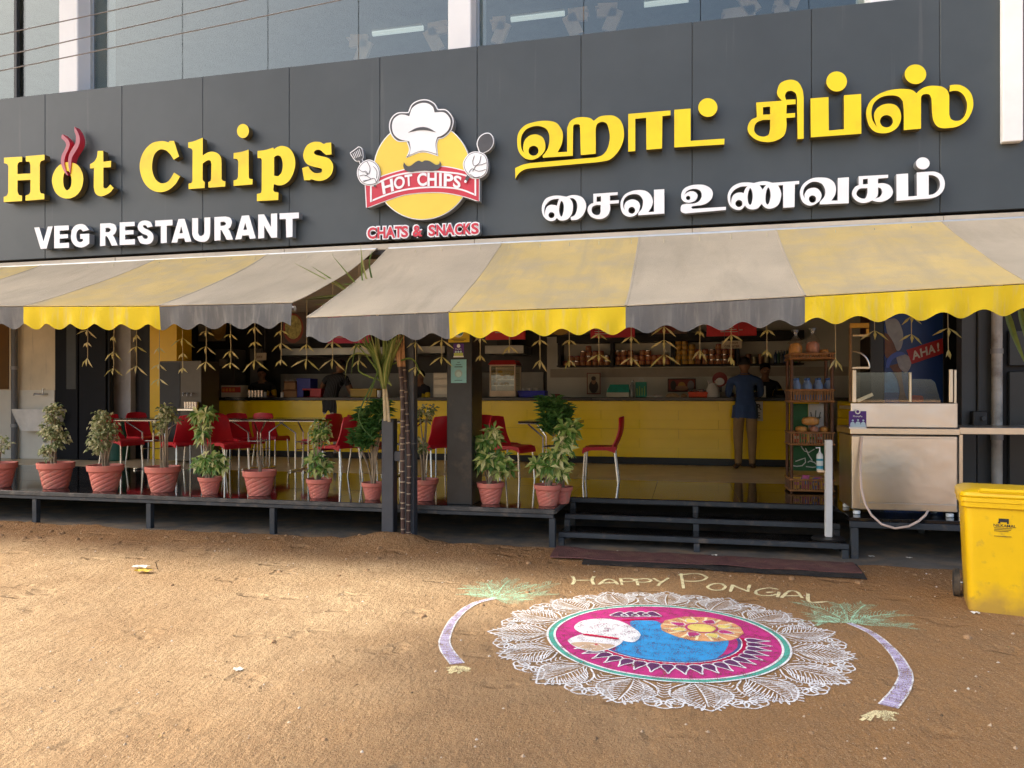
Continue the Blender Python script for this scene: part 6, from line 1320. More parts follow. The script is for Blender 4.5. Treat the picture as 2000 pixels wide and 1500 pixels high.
def loaf(label, u0, u1, v0, v1, mat, y=YW + .05, dp=.16, knot=True):
    z0, z1 = zw(v1), zw(v0); X0, X1 = PX(u0, YW), PX(u1, YW); t = thing("bread_pack", label, "bread", ((X0 + X1) / 2, y + dp / 2, z0), "bread packs on the rack")
    zc, rz_ = (z0 + z1) / 2, (z1 - z0) / 2
    def sur(a, k):
        an = 2 * pi * a; e = max(.0, sin(pi * k)) ** .35; cx, sx_ = cos(an), sin(an)
        f = lambda q: (abs(q) ** .55) * (1 if q > 0 else -1)
        return (X0 + (X1 - X0) * k, y + dp / 2 + dp / 2 * e * f(cx), zc + rz_ * e * f(sx_) * (1 + .06 * noise.noise((k * 8, a * 4, u0))))
    MB().grid(sur, 22, 16, True).build("loaf", mat, t, smooth=True)
    if knot:
        xm = (X0 + X1) / 2; MB().grid(lambda a, k: (xm + (.085 - .07 * min(1, k * 1.5) + .09 * max(0, k - .65)) * cos(2 * pi * a) * (1 + .25 * noise.noise((a * 9, k * 5, u1))), y + dp / 2 + (.06 - .05 * min(1, k * 1.4) + .05 * max(0, k - .65)) * sin(2 * pi * a), z1 - .015 + .16 * k), 18, 8).build("bag_neck", CLR, t, smooth=True)
    return t
loaf("bread bag with knotted plastic neck on top of the rack, left one", 1543, 1571, 667, 698, BRD); loaf("bread bag with knotted plastic neck on top of the rack, right one", 1578, 1606, 664, 692, BRP, YW + .08)
loaf("small brown bread pack at the top right of the rack", 1606, 1626, 680, 697, BRD, YW + .14, .12, False)
loaf("sliced bread loaf in the third basket of the rack", 1568, 1604, 814, 832, BRD, YW + .02, .16, False)
for k, (a_, c_) in enumerate(((1556, 1580), (1583, 1602), (1604, 1622))): loaf("flat bread packet under the loaf in the third basket, %s" % ("left", "middle", "right")[k], a_, c_, 833, 846, BRP if k % 2 else BRD, YW + .02, .2, False)
rp = random.Random(9); pcs = [M("packet_%d" % i, c, .3, var=.25, vs=25) for i, c in enumerate(((.65, .10, .06), (.75, .45, .05), (.10, .38, .12), (.08, .18, .50), (.70, .62, .50), (.55, .12, .30)))]
for lvl, (vb_, nm_) in enumerate(((868, "third basket"), (958, "bottom basket"), (700, "top shelf"))):
    for k in range((4, 7, 3)[lvl]):
        n7 = (4, 7, 3)[lvl]; x = xa + .04 + (xb - xa - .08) * (k + .5) / n7 if lvl < 2 else xa + .05 + .17 * k; y = YW + (.25 if lvl != 1 else .10) + .05 * (k % 2); z = zw(vb_) + .004; w_, h_ = rp.uniform(.055, .075), rp.uniform(.11, .16); ln = rp.uniform(-.02, .02)
        t = thing("snack_packet", "small upright snack packet in the rack's %s, %s from left" % (nm_, ("first", "second", "third", "fourth", "fifth", "sixth", "seventh")[k]), "snack packet", (x, y, z), "snack packets on the rack")
        fA = lambda a, q, s_: (x + (a - .5) * w_ * 2 * (1 - .1 * sin(pi * q)) * .6 + ln * q, y + s_ * .022 * (sin(pi * a) * sin(pi * min(1, q * 1.02))) ** .5, z + h_ * q)
        MB().slab(lambda a, q: fA(a, q, -1), lambda a, q: fA(a, q, 1), 8, 8).build("pouch", pcs[(k * 2 + lvl) % 6], t, smooth=True, ang=60)
        MB().box(x - w_ * .35, x + w_ * .35, y - .0245, y - .0235, z + h_ * .35, z + h_ * .6).build("print", pcs[(k * 2 + lvl + 4) % 6], t)
BLU = M("bottle_blue", (.03, .12, .42), .12); 
for k in range(8):
    x = xa + .05 + (k % 4) * .115 + .02; y = YW + .06 + (k // 4) * .16; z = zw(784)
    t = thing("water_bottle", "small blue capped water bottle in the second basket, %s row, %s from left" % (("front", "back")[k // 4], ("first", "second", "third", "fourth")[k % 4]), "bottle", (x, y, z), "blue bottles in the rack")
    MB().lathe([(.036, 0), (.042, .006), (.042, .06), (.039, .065), (.042, .07), (.042, .18), (.02, .225), (.018, .24)], 14, (x, y, z)).build("body", M("bottle_water", (.30, .45, .75), .12, trans=.3), t, smooth=True); MB().lathe([(.021, .24), (.021, .262), (.018, .264)], 12, (x, y, z)).build("cap", BLU, t, smooth=True)
    MB().lathe([(.043, .075), (.043, .13)], 14, (x, y, z)).build("label_band", M("band_orange", (.55, .38, .25), .5), t, smooth=True)
# ================================================================ sanitiser stand, mats, bin
ss = thing("sanitiser_stand", "white post stand on the lowest step with round black base", "stand", (PX(1618, 7.3), 7.3, .118))
x = PX(1618, 7.3); bx("post", M("post_white", (.66, .66, .64), .5, var=.06), ss, x - .031, x + .031, 7.27, 7.33, .14, PZ(1618, 859, 7.3), .006); MB().lathe([(.145, 0), (.15, .006), (.14, .016), (.04, .022)], 28, (x, 7.3, .1185)).build("base", M("base_black", (.02, .02, .02), .4), ss, smooth=True)
bx("bracket", STEEL, ss, x - .10, x - .033, 7.28, 7.32, PZ(1600, 922, 7.3), PZ(1600, 918, 7.3), 0)
sb = thing("sanitiser_bottle", "white pump sanitiser bottle with teal label beside the white post", "bottle", (PX(1601, 7.3), 7.3, PZ(1600, 918, 7.3)))
x = PX(1601, 7.3); z = PZ(1600, 918, 7.3) + .001; MB().lathe([(.026, 0), (.030, .006), (.030, .12), (.026, .145), (.012, .158), (.012, .168)], 16, (x, 7.3, z)).build("body", M("sanitiser_body", (.55, .60, .58), .3), sb, smooth=True)
MB().lathe([(.0305, .012), (.0305, .04)], 16, (x, 7.3, z)).build("label_band", M("label_teal", (.02, .22, .30), .4), sb, smooth=True); MB().lathe([(.0305, .085), (.0305, .105)], 16, (x, 7.3, z)).build("label_band", M("label_teal", (.02, .22, .30), .4), sb, smooth=True)
MB().tube([(x, 7.3, z + .168), (x, 7.3, z + .205), (x - .035, 7.29, z + .203)], .006, 8).build("pump", WHITE, sb, smooth=True)
MAT1 = M("mat_maroon", (.12, .05, .045), .9, var=.2, vs=9, bump=.8, bs=220, dust=((.20, .12, .075), 4, .5, .85), coord='World'); MAT2 = M("mat_black", (.022, .019, .017), .9, var=.3, vs=20, bump=.8, bs=200, dust=((.16, .10, .06), 6, .55, .85), coord='World')
def mat_(label, c, z, m_, seed):
    """c: four corners near-left, near-right, far-right, far-left"""
    q = [Vector((p.x, p.y, 0)) for p in c]
    def f(a, k, dz):
        p = q[0] * ((1 - a) * (1 - k)) + q[1] * (a * (1 - k)) + q[2] * (a * k) + q[3] * ((1 - a) * k)
        e = .012 * noise.noise((a * 7, seed, 0)) * (1 - k) ** 2
        return (p.x, p.y + e, gz(p.x, p.y) + z + dz + .020 * max(0, noise.noise((a * 6 + seed, k * 2, 1))) * (1 - k))
    return tag(MB().slab(lambda a, k: f(a, k, .008), lambda a, k: f(a, k, 0), 60, 10).build("door_mat", m_, smooth=True, ang=50), label, "door mat")
mat_("black ribbed mat under the maroon mat at the foot of the steps", [G(1136, 1104), G(1694, 1134), G(1664, 1094), G(1150, 1072)], .004, MAT2, 3)
mat_("long maroon mat laid before the entrance steps", [G(1074, 1093), G(1684, 1126), G(1655, 1092), G(1090, 1070)], .016, MAT1, 8)
BY = M("bin_yellow", (.74, .46, .004), .42, var=.07, vs=3, dust=((.45, .29, .03), 16, .60, .78))
_t = BY.node_tree; _b = _t.nodes["Principled BSDF"]; _src = _b.inputs["Base Color"].links[0].from_socket      # mud splashed up from the ground on the foot of the bin
_tc = _t.nodes.new("ShaderNodeTexCoord"); _sp = _t.nodes.new("ShaderNodeSeparateXYZ"); _t.links.new(_tc.outputs["Object"], _sp.inputs[0])
_n = _t.nodes.new("ShaderNodeTexNoise"); _n.inputs["Scale"].default_value = 7; _n.inputs["Detail"].default_value = 7; _t.links.new(_tc.outputs["Object"], _n.inputs["Vector"])
_a = _t.nodes.new("ShaderNodeMath"); _a.operation = 'MULTIPLY_ADD'; _t.links.new(_n.outputs[0], _a.inputs[0]); _a.inputs[1].default_value = .55; _t.links.new(_sp.outputs[2], _a.inputs[2])
_r = _t.nodes.new("ShaderNodeMapRange"); _r.inputs[1].default_value = .52; _r.inputs[2].default_value = .30; _r.inputs[3].default_value = 0; _r.inputs[4].default_value = .7; _t.links.new(_a.outputs[0], _r.inputs[0])
_m = _t.nodes.new("ShaderNodeMix"); _m.data_type = 'RGBA'; _t.links.new(_r.outputs[0], _m.inputs[0]); _t.links.new(_src, _m.inputs[6]); _m.inputs[7].default_value = (.30, .19, .06, 1); _t.links.new(_m.outputs[2], _b.inputs["Base Color"])
q0 = G(1892, 1193); rz = radians(-14); bn = thing("wheelie_bin", "yellow wheeled waste bin standing on the sand at the right edge", "bin", (0, 0, 0))
W0, D0, H0 = .40, .44, .80
def ring(w_, d_, z, y_=0., n=6, r=.05):
    out = []
    for cx, cy, a0 in ((w_ / 2 - r, -d_ / 2 + r, -pi / 2), (w_ / 2 - r, d_ / 2 - r, 0), (-w_ / 2 + r, d_ / 2 - r, pi / 2), (-w_ / 2 + r, -d_ / 2 + r, pi)):
        for k in range(n + 1): out.append((cx + r * cos(a0 + pi / 2 * k / n), cy + y_ + r * sin(a0 + pi / 2 * k / n), z))
    return out
def loft(rings):
    b = MB(); n = len(rings[0]); b.add([p for r in rings for p in r], [(i * n + k, i * n + (k + 1) % n, (i + 1) * n + (k + 1) % n, (i + 1) * n + k) for i in range(len(rings) - 1) for k in range(n)] + [tuple(range(n))[::-1], tuple((len(rings) - 1) * n + k for k in range(n))]); return b
loft([ring(.395, .42, 0), ring(.405, .43, .03), ring(.415, .44, .2), ring(.44, .47, .5), ring(.462, .495, .735)]).build("body", BY, bn, smooth=True, ang=40)
loft([ring(.48, .51, .70), ring(.49, .525, .705), ring(.492, .528, .735), ring(.505, .54, .74), ring(.505, .54, .765), ring(.49, .525, .77)]).build("rim", BY, bn, smooth=True, ang=30)
loft([ring(.505, .54, .772), ring(.51, .545, .78), ring(.49, .53, .80), ring(.42, .46, .815), ring(.30, .34, .82)]).build("lid", BY, bn, smooth=True, ang=30)
loft([ring(.30, .06, .80, -.24, r=.02), ring(.30, .07, .815, -.24, r=.02), ring(.27, .05, .83, -.235, r=.02)]).build("lid_handle", BY, bn, smooth=True, ang=30)
BK = M("rubber_black", (.03, .03, .03), .8, dust=((.18, .13, .08), 12, .5, .8))
for s_ in (-1, 1): MB().tube([(s_ * .225, .20, .10), (s_ * .262, .20, .10)], .10, 24).build("wheel", BK, bn, smooth=True)
MB().tube([(-.26, .20, .10), (.26, .20, .10)], .012, 8).build("axle", STEEL, bn)
f_ = -.245
bx("logo_mark", INK, bn, -.035, .02, f_ - .0005, f_ + .003, .615, .637, 0); bx("logo_mark", INK, bn, -.038, -.026, f_ - .0005, f_ + .003, .605, .615, 0); bx("logo_mark", INK, bn, .010, .02, f_ - .0005, f_ + .003, .605, .615, 0)
text("print", "NILKAMAL", INK, bn, (-.065, f_ - .002, .583), (1, 0, 0), (0, .06, 1), .026, .012)
for z, w_ in ((.573, .062), (.563, .058), (.553, .05), (.520, .06)): bx("print", INK, bn, -.06, -.06 + 2 * w_ * .8, f_ + .003, f_ + .006, z, z + .0025, 0)
bn.location = (q0.x + W0 / 2 * cos(rz) + D0 / 2 * sin(-rz), q0.y + D0 / 2 * cos(rz) + W0 / 2 * sin(rz), gz(q0.x, q0.y) - .006); bn.rotation_euler = (0, 0, rz)
# ================================================================ people
def person(label, loc, rz, sc, pose, mats, hair=True, eyes=True):
    """one continuous skinned figure; facing +Y, origin between the feet. pose overrides joints."""
    J = {  # joint: (x, y, z, rx, ry, tag)
        'pelvis': (0, 0, .92, .155, .115, 'top'), 'belly': (0, .005, 1.04, .15, .115, 'top'), 'chest': (0, 0, 1.22, .165, .12, 'top'), 'upper': (0, -.01, 1.335, .14, .10, 'top'),
        'neck': (0, .0, 1.42, .056, .058, 'skin'), 'jaw': (0, .025, 1.49, .062, .075, 'skin'), 'head': (0, .02, 1.56, .074, .09, 'skin'), 'crown': (0, .01, 1.63, .058, .072, 'skin'), 'nose': (0, .118, 1.535, .013, .014, 'skin'),
        'ear_l': (-.083, .015, 1.545, .012, .020, 'skin'), 'ear_r': (.083, .015, 1.545, .012, .020, 'skin'),
        'hip_l': (-.09, 0, .86, .10, .105, 'top'), 'knee_l': (-.10, .02, .48, .070, .075, 'low'), 'calf_l': (-.10, 0, .32, .064, .066, 'low'), 'ankle_l': (-.10, -.01, .09, .052, .055, 'low'), 'heel_l': (-.10, -.03, .045, .040, .038, 'shoe'), 'toe_l': (-.12, .15, .032, .040, .028, 'shoe'),
        'hip_r': (.09, 0, .86, .10, .105, 'top'), 'knee_r': (.10, .02, .48, .070, .075, 'low'), 'calf_r': (.10, 0, .32, .064, .066, 'low'), 'ankle_r': (.10, -.01, .09, .052, .055, 'low'), 'heel_r': (.10, -.03, .045, .040, .038, 'shoe'), 'toe_r': (.12, .15, .032, .040, .028, 'shoe'),
        'sh_l': (-.185, -.01, 1.335, .068, .07, 'top'), 'el_l': (-.25, .02, 1.06, .046, .048, 'sleeve'), 'wr_l': (-.25, .16, .84, .031, .028, 'fore'), 'palm_l': (-.25, .20, .77, .036, .020, 'hand'),
        'sh_r': (.185, -.01, 1.335, .068, .07, 'top'), 'el_r': (.25, .02, 1.06, .046, .048, 'sleeve'), 'wr_r': (.25, .16, .84, .031, .028, 'fore'), 'palm_r': (.25, .20, .77, .036, .020, 'hand'),
    }
    for k, v in pose.items(): J[k] = tuple(v) + J[k][len(v):]
    E = [('pelvis', 'belly'), ('belly', 'chest'), ('chest', 'upper'), ('upper', 'neck'), ('neck', 'jaw'), ('jaw', 'head'), ('head', 'crown'), ('head', 'nose'), ('head', 'ear_l'), ('head', 'ear_r')]
    for s_ in 'lr':
        E += [('pelvis', 'hip_' + s_), ('hip_' + s_, 'knee_' + s_), ('knee_' + s_, 'calf_' + s_), ('calf_' + s_, 'ankle_' + s_), ('ankle_' + s_, 'heel_' + s_), ('heel_' + s_, 'toe_' + s_), ('upper', 'sh_' + s_), ('sh_' + s_, 'el_' + s_), ('el_' + s_, 'wr_' + s_), ('wr_' + s_, 'palm_' + s_)]
        p = Vector(J['palm_' + s_][:3]); w_ = Vector(J['wr_' + s_][:3]); d = (p - w_).normalized(); sd = d.cross(Vector((0, 0, 1)))
        sd = sd.normalized() if sd.length > .2 else Vector((1, 0, 0)); up_ = sd.cross(d)
        for i, (o, ln) in enumerate(((-.030, .062), (-.010, .075), (.010, .072), (.030, .055))):
            a = p + sd * o + d * (.045 + ln * .45); b_ = p + sd * o * 1.15 + d * (.045 + ln * .9) - up_ * .02
            J['f%d_%s' % (i, s_)] = (*a, .0095, .0095, 'hand'); J['g%d_%s' % (i, s_)] = (*b_, .0085, .0085, 'hand')
            E += [('palm_' + s_, 'f%d_%s' % (i, s_)), ('f%d_%s' % (i, s_), 'g%d_%s' % (i, s_))]
        a = p + sd * (.045 if s_ == 'l' else -.045) - d * .01; b_ = a + sd * (.02 if s_ == 'l' else -.02) + d * .035
        J['t0_' + s_] = (*a, .012, .012, 'hand'); J['t1_' + s_] = (*b_, .0095, .0095, 'hand'); E += [('palm_' + s_, 't0_' + s_), ('t0_' + s_, 't1_' + s_)]
    names = list(J); ix = {n: i for i, n in enumerate(names)}
    me = bpy.data.meshes.new("sk"); me.from_pydata([J[n][:3] for n in names], [(ix[a], ix[b_]) for a, b_ in E], [])
    ob = bpy.data.objects.new("sk", me); COL.objects.link(ob)
    m_ = ob.modifiers.new("s", 'SKIN'); m_.use_smooth_shade = True; m_.branch_smoothing = .3
    sv_ = me.skin_vertices[0].data
    for i, n in enumerate(names): sv_[i].radius = J[n][3:5]; sv_[i].use_root = (n == 'pelvis')
    ss_ = ob.modifiers.new("u", 'SUBSURF'); ss_.levels = 2; ss_.render_levels = 2
    dg = bpy.context.evaluated_depsgraph_get(); out = bpy.data.meshes.new_from_object(ob.evaluated_get(dg)); bpy.data.objects.remove(ob)
    tags = ['top', 'low', 'skin', 'shoe', 'sleeve', 'fore', 'hand']
    out.materials.clear()
    for tg in tags: out.materials.append(mats[tg])
    seg = [(Vector(J[a][:3]), Vector(J[b_][:3]), J[b_][5], J[a][5]) for a, b_ in E]
    np_ = len(out.polygons); cc = np.empty(np_ * 3, 'f'); out.polygons.foreach_get("center", cc); cc = cc.reshape(-1, 3)
    best = np.full(np_, 1e9); mi = np.zeros(np_, 'i')
    for a, b_, tb, ta in seg:
        ab = np.array(b_ - a); t_ = np.clip(((cc - np.array(a)) @ ab) / (ab @ ab), 0, 1); q = np.linalg.norm(cc - np.array(a) - t_[:, None] * ab, axis=1)
        idx = np.where(t_ > (.22 if ta == 'top' and tb == 'low' else .45), tags.index(tb), tags.index(ta)); m2 = q < best; mi[m2] = idx[m2]; best[m2] = q[m2]
    out.polygons.foreach_set("material_index", mi); out.polygons.foreach_set("use_smooth", [True] * np_)
    for v in out.vertices:      # cloth: soft folds on the clothed parts
        n_ = v.normal; v.co += n_ * (.008 * noise.noise(Vector((v.co.x * 9, v.co.y * 9, v.co.z * 5))) + .004 * noise.noise(v.co * 22)) if v.co.z < 1.36 else Vector((0, 0, 0))
    t = thing("person", label, "person", loc, rz=rz); t.scale = (sc,) * 3
    link("body", out, None, t)
    hd = Vector(J['head'][:3]); cr = Vector(J['crown'][:3]); ax = (cr - hd).normalized()
    if hair:
        b = MB(); c0 = hd + ax * .045
        nrm = Vector((0, 1, 0)); nrm = (nrm - ax * nrm.dot(ax)).normalized(); sdv = ax.cross(nrm)
        def hs(a, k):
            an = 2 * pi * a; front = cos(an); lim = pi * (.62 - .24 * max(0, front)); ph = k * lim
            r = Vector((0, 0, 0)) + ax * cos(ph) * .092 + (nrm * cos(an) * .102 + sdv * sin(an) * .088) * sin(ph)
            return c0 + r * (1 + .05 * noise.noise(r * 40))
        b.grid(hs, 32, 14); b.build("hair", mats['hair'], None, smooth=True).parent = t
    if eyes:
        for s_ in (-1, 1):
            b = MB(); b.lathe([(.002, -.008), (.008, -.004), (.008, .004), (.002, .008)], 8, hd + Vector((s_ * .030, .083, -.005))); b.build("eye", mats['hair'], None, smooth=True).parent = t
        b = MB(); b.tube([hd + Vector((-.022, .088, -.062)), hd + Vector((0, .096, -.064)), hd + Vector((.022, .088, -.062))], .005, 6); b.build("mouth", mats['lip'], None, smooth=True).parent = t
    return t
SKIN = M("skin_brown", (.24, .125, .07), .5, var=.08, sub=.05); HAIR = M("hair_black", (.008, .007, .007), .5, var=.3, vs=60, bump=.5, bs=200); SHOE = M("shoe_brown", (.05, .03, .018), .6); LIP = M("lip", (.13, .05, .035), .5)
def mats(top, low, sleeve=None, fore=None, shoe=None): return dict(top=top, low=low, skin=SKIN, shoe=shoe or SHOE, sleeve=sleeve or top, fore=fore or SKIN, hand=SKIN, hair=HAIR, lip=LIP)
BLUE = M("shirt_blue", (.035, .075, .20), .8, var=.12, vs=10, bump=.5, bs=25); KHAKI = M("trousers_khaki", (.28, .18, .085), .85, var=.12, vs=8, bump=.5, bs=20)
g = G(1456, 916, ZD)
person("man in blue shirt and khaki trousers standing at the counter, back to us", (g.x, g.y + .05, ZD), .04, 1.0,
       {'el_l': (-.235, .10, 1.10), 'wr_l': (-.16, .33, 1.12), 'palm_l': (-.13, .40, 1.11), 'el_r': (.235, .10, 1.10), 'wr_r': (.15, .33, 1.12), 'palm_r': (.12, .40, 1.11), 'pelvis': (0, 0, .90, .165, .125), 'belly': (0, .01, 1.02, .17, .13), 'chest': (0, .02, 1.2, .175, .125), 'upper': (0, .035, 1.33), 'sh_l': (-.205, .03, 1.32), 'sh_r': (.205, .03, 1.32), 'neck': (0, .06, 1.42), 'jaw': (0, .10, 1.48), 'head': (0, .10, 1.55), 'crown': (0, .10, 1.62), 'nose': (0, .198, 1.52), 'ear_l': (-.083, .095, 1.535), 'ear_r': (.083, .095, 1.535), 'toe_l': (-.15, .13, .032), 'toe_r': (.15, .13, .032)}, mats(BLUE, KHAKI, BLUE, BLUE), True, False)
cust = bpy.data.objects[[o.name for o in bpy.data.objects if o.get("label", "").startswith("man in blue shirt")][0]]
b = MB(); nk = Vector((0, .055, 1.405)); b.grid(lambda a, k: (nk.x + (.068 + .012 * k) * cos(2 * pi * a), nk.y + (.070 + .012 * k) * sin(2 * pi * a), nk.z + .035 - .045 * k + .012 * sin(2 * pi * a)), 24, 4); b.build("collar", BLUE, None, smooth=True).parent = cust
b = MB(); b.grid(lambda a, k: ((.175 + .012 * k + .008 * sin(14 * pi * a)) * cos(2 * pi * a) * (1 + .05 * sin(6 * pi * a) * k), .005 + (.138 + .012 * k + .008 * sin(14 * pi * a + 1)) * sin(2 * pi * a), .95 - .19 * k + .01 * sin(4 * pi * a)), 56, 8); b.build("shirt_hem", BLUE, None, smooth=True).parent = cust
# pin-striped black shirt
PIN = bpy.data.materials.new("shirt_pinstripe"); PIN.use_nodes = True; N_ = PIN.node_tree.nodes; L_n = PIN.node_tree.links
tc_ = N_.new("ShaderNodeTexCoord"); wv = N_.new("ShaderNodeTexWave"); wv.bands_direction = 'X'; wv.inputs["Scale"].default_value = 12; wv.inputs["Distortion"].default_value = .3
L_n.new(tc_.outputs["Object"], wv.inputs["Vector"]); cr_ = N_.new("ShaderNodeValToRGB"); cr_.color_ramp.elements[0].position = .86; cr_.color_ramp.elements[0].color = (.011, .012, .015, 1); cr_.color_ramp.elements[1].position = .95; cr_.color_ramp.elements[1].color = (.10, .105, .12, 1)
L_n.new(wv.outputs[0], cr_.inputs[0]); L_n.new(cr_.outputs[0], N_["Principled BSDF"].inputs["Base Color"]); N_["Principled BSDF"].inputs["Roughness"].default_value = .85
GREYT = M("trousers_grey", (.40, .38, .35), .85, var=.1, vs=8, bump=.5, bs=20)
g = G(652, 893, ZD)
person("man in black pinstripe shirt and grey trousers leaning on the counter", (g.x, g.y - .1, ZD), -.12, 1.04,
       {'pelvis': (0, -.05, .93), 'belly': (.0, -.02, 1.06), 'chest': (.01, .06, 1.24), 'upper': (.02, .13, 1.36), 'sh_l': (-.17, .13, 1.35), 'sh_r': (.20, .13, 1.36), 'neck': (.02, .18, 1.44), 'jaw': (.03, .23, 1.49), 'head': (.03, .24, 1.555), 'crown': (.03, .25, 1.62), 'nose': (.03, .338, 1.52), 'ear_l': (-.053, .235, 1.535), 'ear_r': (.113, .235, 1.535), 'el_l': (-.31, .17, 1.20), 'wr_l': (-.27, .36, 1.10), 'palm_l': (-.25, .43, 1.10), 'el_r': (.27, .20, 1.1), 'wr_r': (.2, .40, 1.11), 'palm_r': (.18, .47, 1.11), 'hip_l': (-.09, -.03, .85), 'hip_r': (.09, -.03, .85)}, mats(PIN, GREYT, SKIN, SKIN), True, False)
NAVY = M("vest_navy", (.012, .014, .022), .7); YSL = M("sleeve_yellow", (.70, .50, .03), .8)
def staff(label, u, Y, rz, pose, sc=1.0): return person(label, (PX(u, Y), Y, ZD), rz, sc, pose, mats(NAVY, NAVY, YSL, SKIN), True, True)
arm = {'el_l': (-.27, .06, 1.10), 'wr_l': (-.22, .28, 1.10), 'palm_l': (-.2, .35, 1.10), 'el_r': (.27, .06, 1.10), 'wr_r': (.22, .28, 1.10), 'palm_r': (.20, .35, 1.10)}
staff("staff member in dark vest with yellow sleeves behind the till at right", 1494, 12.95, pi + .15, arm, .97)
staff("staff member in dark vest with yellow sleeves behind the steel tumblers", 512, 13.0, pi + .3, arm, .98)
staff("staff member in dark vest half hidden behind the sugarcane and post", 822, 13.0, pi - .5, arm, .93)
# ================================================================ the floor drawing
PW = powder("chalk_white", (.80, .78, .75), .60); PWT = powder("chalk_white_thin", (.78, .76, .72), .52); PPK = powder("chalk_pink", (.52, .045, .20), .60); PGR = powder("chalk_green", (.10, .40, .30), .60); PBL = powder("chalk_blue", (.05, .30, .60), .60)
PPU = powder("chalk_purple", (.13, .045, .12), .60); PRD = powder("chalk_red", (.52, .012, .06), .70); POR = powder("chalk_orange", (.72, .36, .16), .60); PYL = powder("chalk_yellow", (.78, .62, .16), .70); PLI = powder("chalk_lilac", (.48, .40, .56), .52); PYT = powder("chalk_pale_yellow", (.84, .74, .42), .64); PLG = powder("chalk_pale_green", (.44, .68, .44), .50); PBG = powder("chalk_beige", (.55, .38, .24), .70); PNV = powder("chalk_navy", (.08, .10, .24), .68)
PYM = powder("chalk_mound", (.76, .64, .34), .50)
ca, sa = cos(TH), sin(TH)
def RG(r, a):            # polar about the drawing's centre, a = 0 to the right of the viewer, pi/2 away from the viewer
    x, y = r * cos(a), r * sin(a); return (RC.x + x * ca - y * sa, RC.y + x * sa + y * ca)
RNG = random.Random(21)
def ribbon(b, pts, w_, lay=0, jit=.15):
    n = len(pts); vs = []; s0 = RNG.random() * 50
    for i, p in enumerate(pts):
        a = pts[max(i - 1, 0)]; c = pts[min(i + 1, n - 1)]; tx, ty = c[0] - a[0], c[1] - a[1]; q = math.hypot(tx, ty) or 1
        ww = w_ / 2 * (1 + .45 * noise.noise((i * .7 + s0, s0, 0))); ox = .18 * w_ * noise.noise((i * .5, s0, 7))
        for s_ in (-1, 1):
            x = p[0] - ty / q * (ww * s_ + ox); y = p[1] + tx / q * (ww * s_ + ox); vs.append((x, y, gz(x, y) + .0035 + lay * .0012))
    b.add(vs, [(2 * i, 2 * i + 2, 2 * i + 3, 2 * i + 1) for i in range(n - 1)])
def curve(pts, n=6, closed=False): return smooth([(p[0], p[1], False) for p in pts], n, closed)
def patch(b, loop, lay=0):
    n = len(loop); cx = sum(p[0] for p in loop) / n; cy = sum(p[1] for p in loop) / n; vs = []; m_ = 5
    for k in range(1, m_ + 1):
        for p in loop: x = cx + (p[0] - cx) * k / m_; y = cy + (p[1] - cy) * k / m_; vs.append((x, y, gz(x, y) + .0035 + lay * .0012))
    vs.append((cx, cy, gz(cx, cy) + .0035 + lay * .0012)); fs = [(len(vs) - 1, i, (i + 1) % n) for i in range(n)]
    for k in range(m_ - 1):
        for i in range(n): fs.append((k * n + i, (k + 1) * n + i, (k + 1) * n + (i + 1) % n, k * n + (i + 1) % n))
    ar = sum(loop[i][0] * loop[(i + 1) % n][1] - loop[(i + 1) % n][0] * loop[i][1] for i in range(n))
    b.add(vs, fs if ar > 0 else [f[::-1] for f in fs])
rgl = thing("chalk_drawing", "large round chalk powder drawing with white petals on the sand", "floor drawing", (RC.x, RC.y, 0))
N96 = [2 * pi * i / 96 for i in range(96)]
def ringp(r0, r1, lay, mat, nm):
    b = MB(); vs = []
    for a in N96:
        for r in (r0, r1): x, y = RG(r * (1 + .008 * noise.noise((cos(a) * 3, sin(a) * 3, r))), a); vs.append((x, y, gz(x, y) + .0035 + lay * .0012))
    b.add(vs, [(2 * i, 2 * i + 1, 2 * ((i + 1) % 96) + 1, 2 * ((i + 1) % 96)) for i in range(96)]); b.build(nm, mat, rgl)
b = MB(); patch(b, [RG(.655, a) for a in N96], 0); b.build("pink_disc", PPK, rgl)
ringp(.655, .69, 0, PGR, "green_ring"); ringp(.645, .658, 2, PW, "white_ring"); ringp(.688, .700, 2, PW, "white_ring")
gp = lambda t_: [tuple(G(840 + float(q.split(',')[0]) / 4, 1080 + float(q.split(',')[1]) / 4)[:2]) for q in t_.split()]
def gpatch(nm, t_, lay, mat, sm=True, outline=None):
    lp = gp(t_); lp = curve(lp, 5, True) if sm else lp; b = MB(); patch(b, lp, lay); b.build(nm, mat, rgl)
    if outline: b = MB(); ribbon(b, lp + [lp[0]], outline, lay + 1); b.build("outline", PW, rgl)
gpatch("blue_field", "1560,545 1680,532 1790,545 1900,640 2050,690 2200,695 2330,690 2290,790 2180,850 2000,865 1850,862 1650,830 1450,775 1500,700 1620,650", 1, PBL)
gpatch("pot_body", "1085,700 1130,665 1220,642 1350,648 1470,660 1495,705 1420,750 1300,778 1170,755", 2, PW, True, .010); gpatch("pot_base", "1100,715 1200,705 1330,715 1440,730 1400,752 1300,774 1180,752", 3, PBG)
gpatch("milk_foam", "1125,590 1190,540 1350,522 1480,540 1590,595 1645,650 1600,705 1520,700 1400,655 1250,645 1180,635", 4, PW)
for i in range(7):
    p = G(840 + (1220 + i * 38) / 4, 1080 + (650 + i * 5) / 4); b = MB(); patch(b, [(p.x + .022 * cos(a), p.y + .018 * sin(a)) for a in N96[::12]], 5); b.build("red_bead", PRD, rgl)
sc0 = G(1370, 1229); SR = .245
def SP(r, a): return (sc0.x + r * cos(a) * ca - r * sin(a) * sa, sc0.y + r * cos(a) * sa + r * sin(a) * ca)
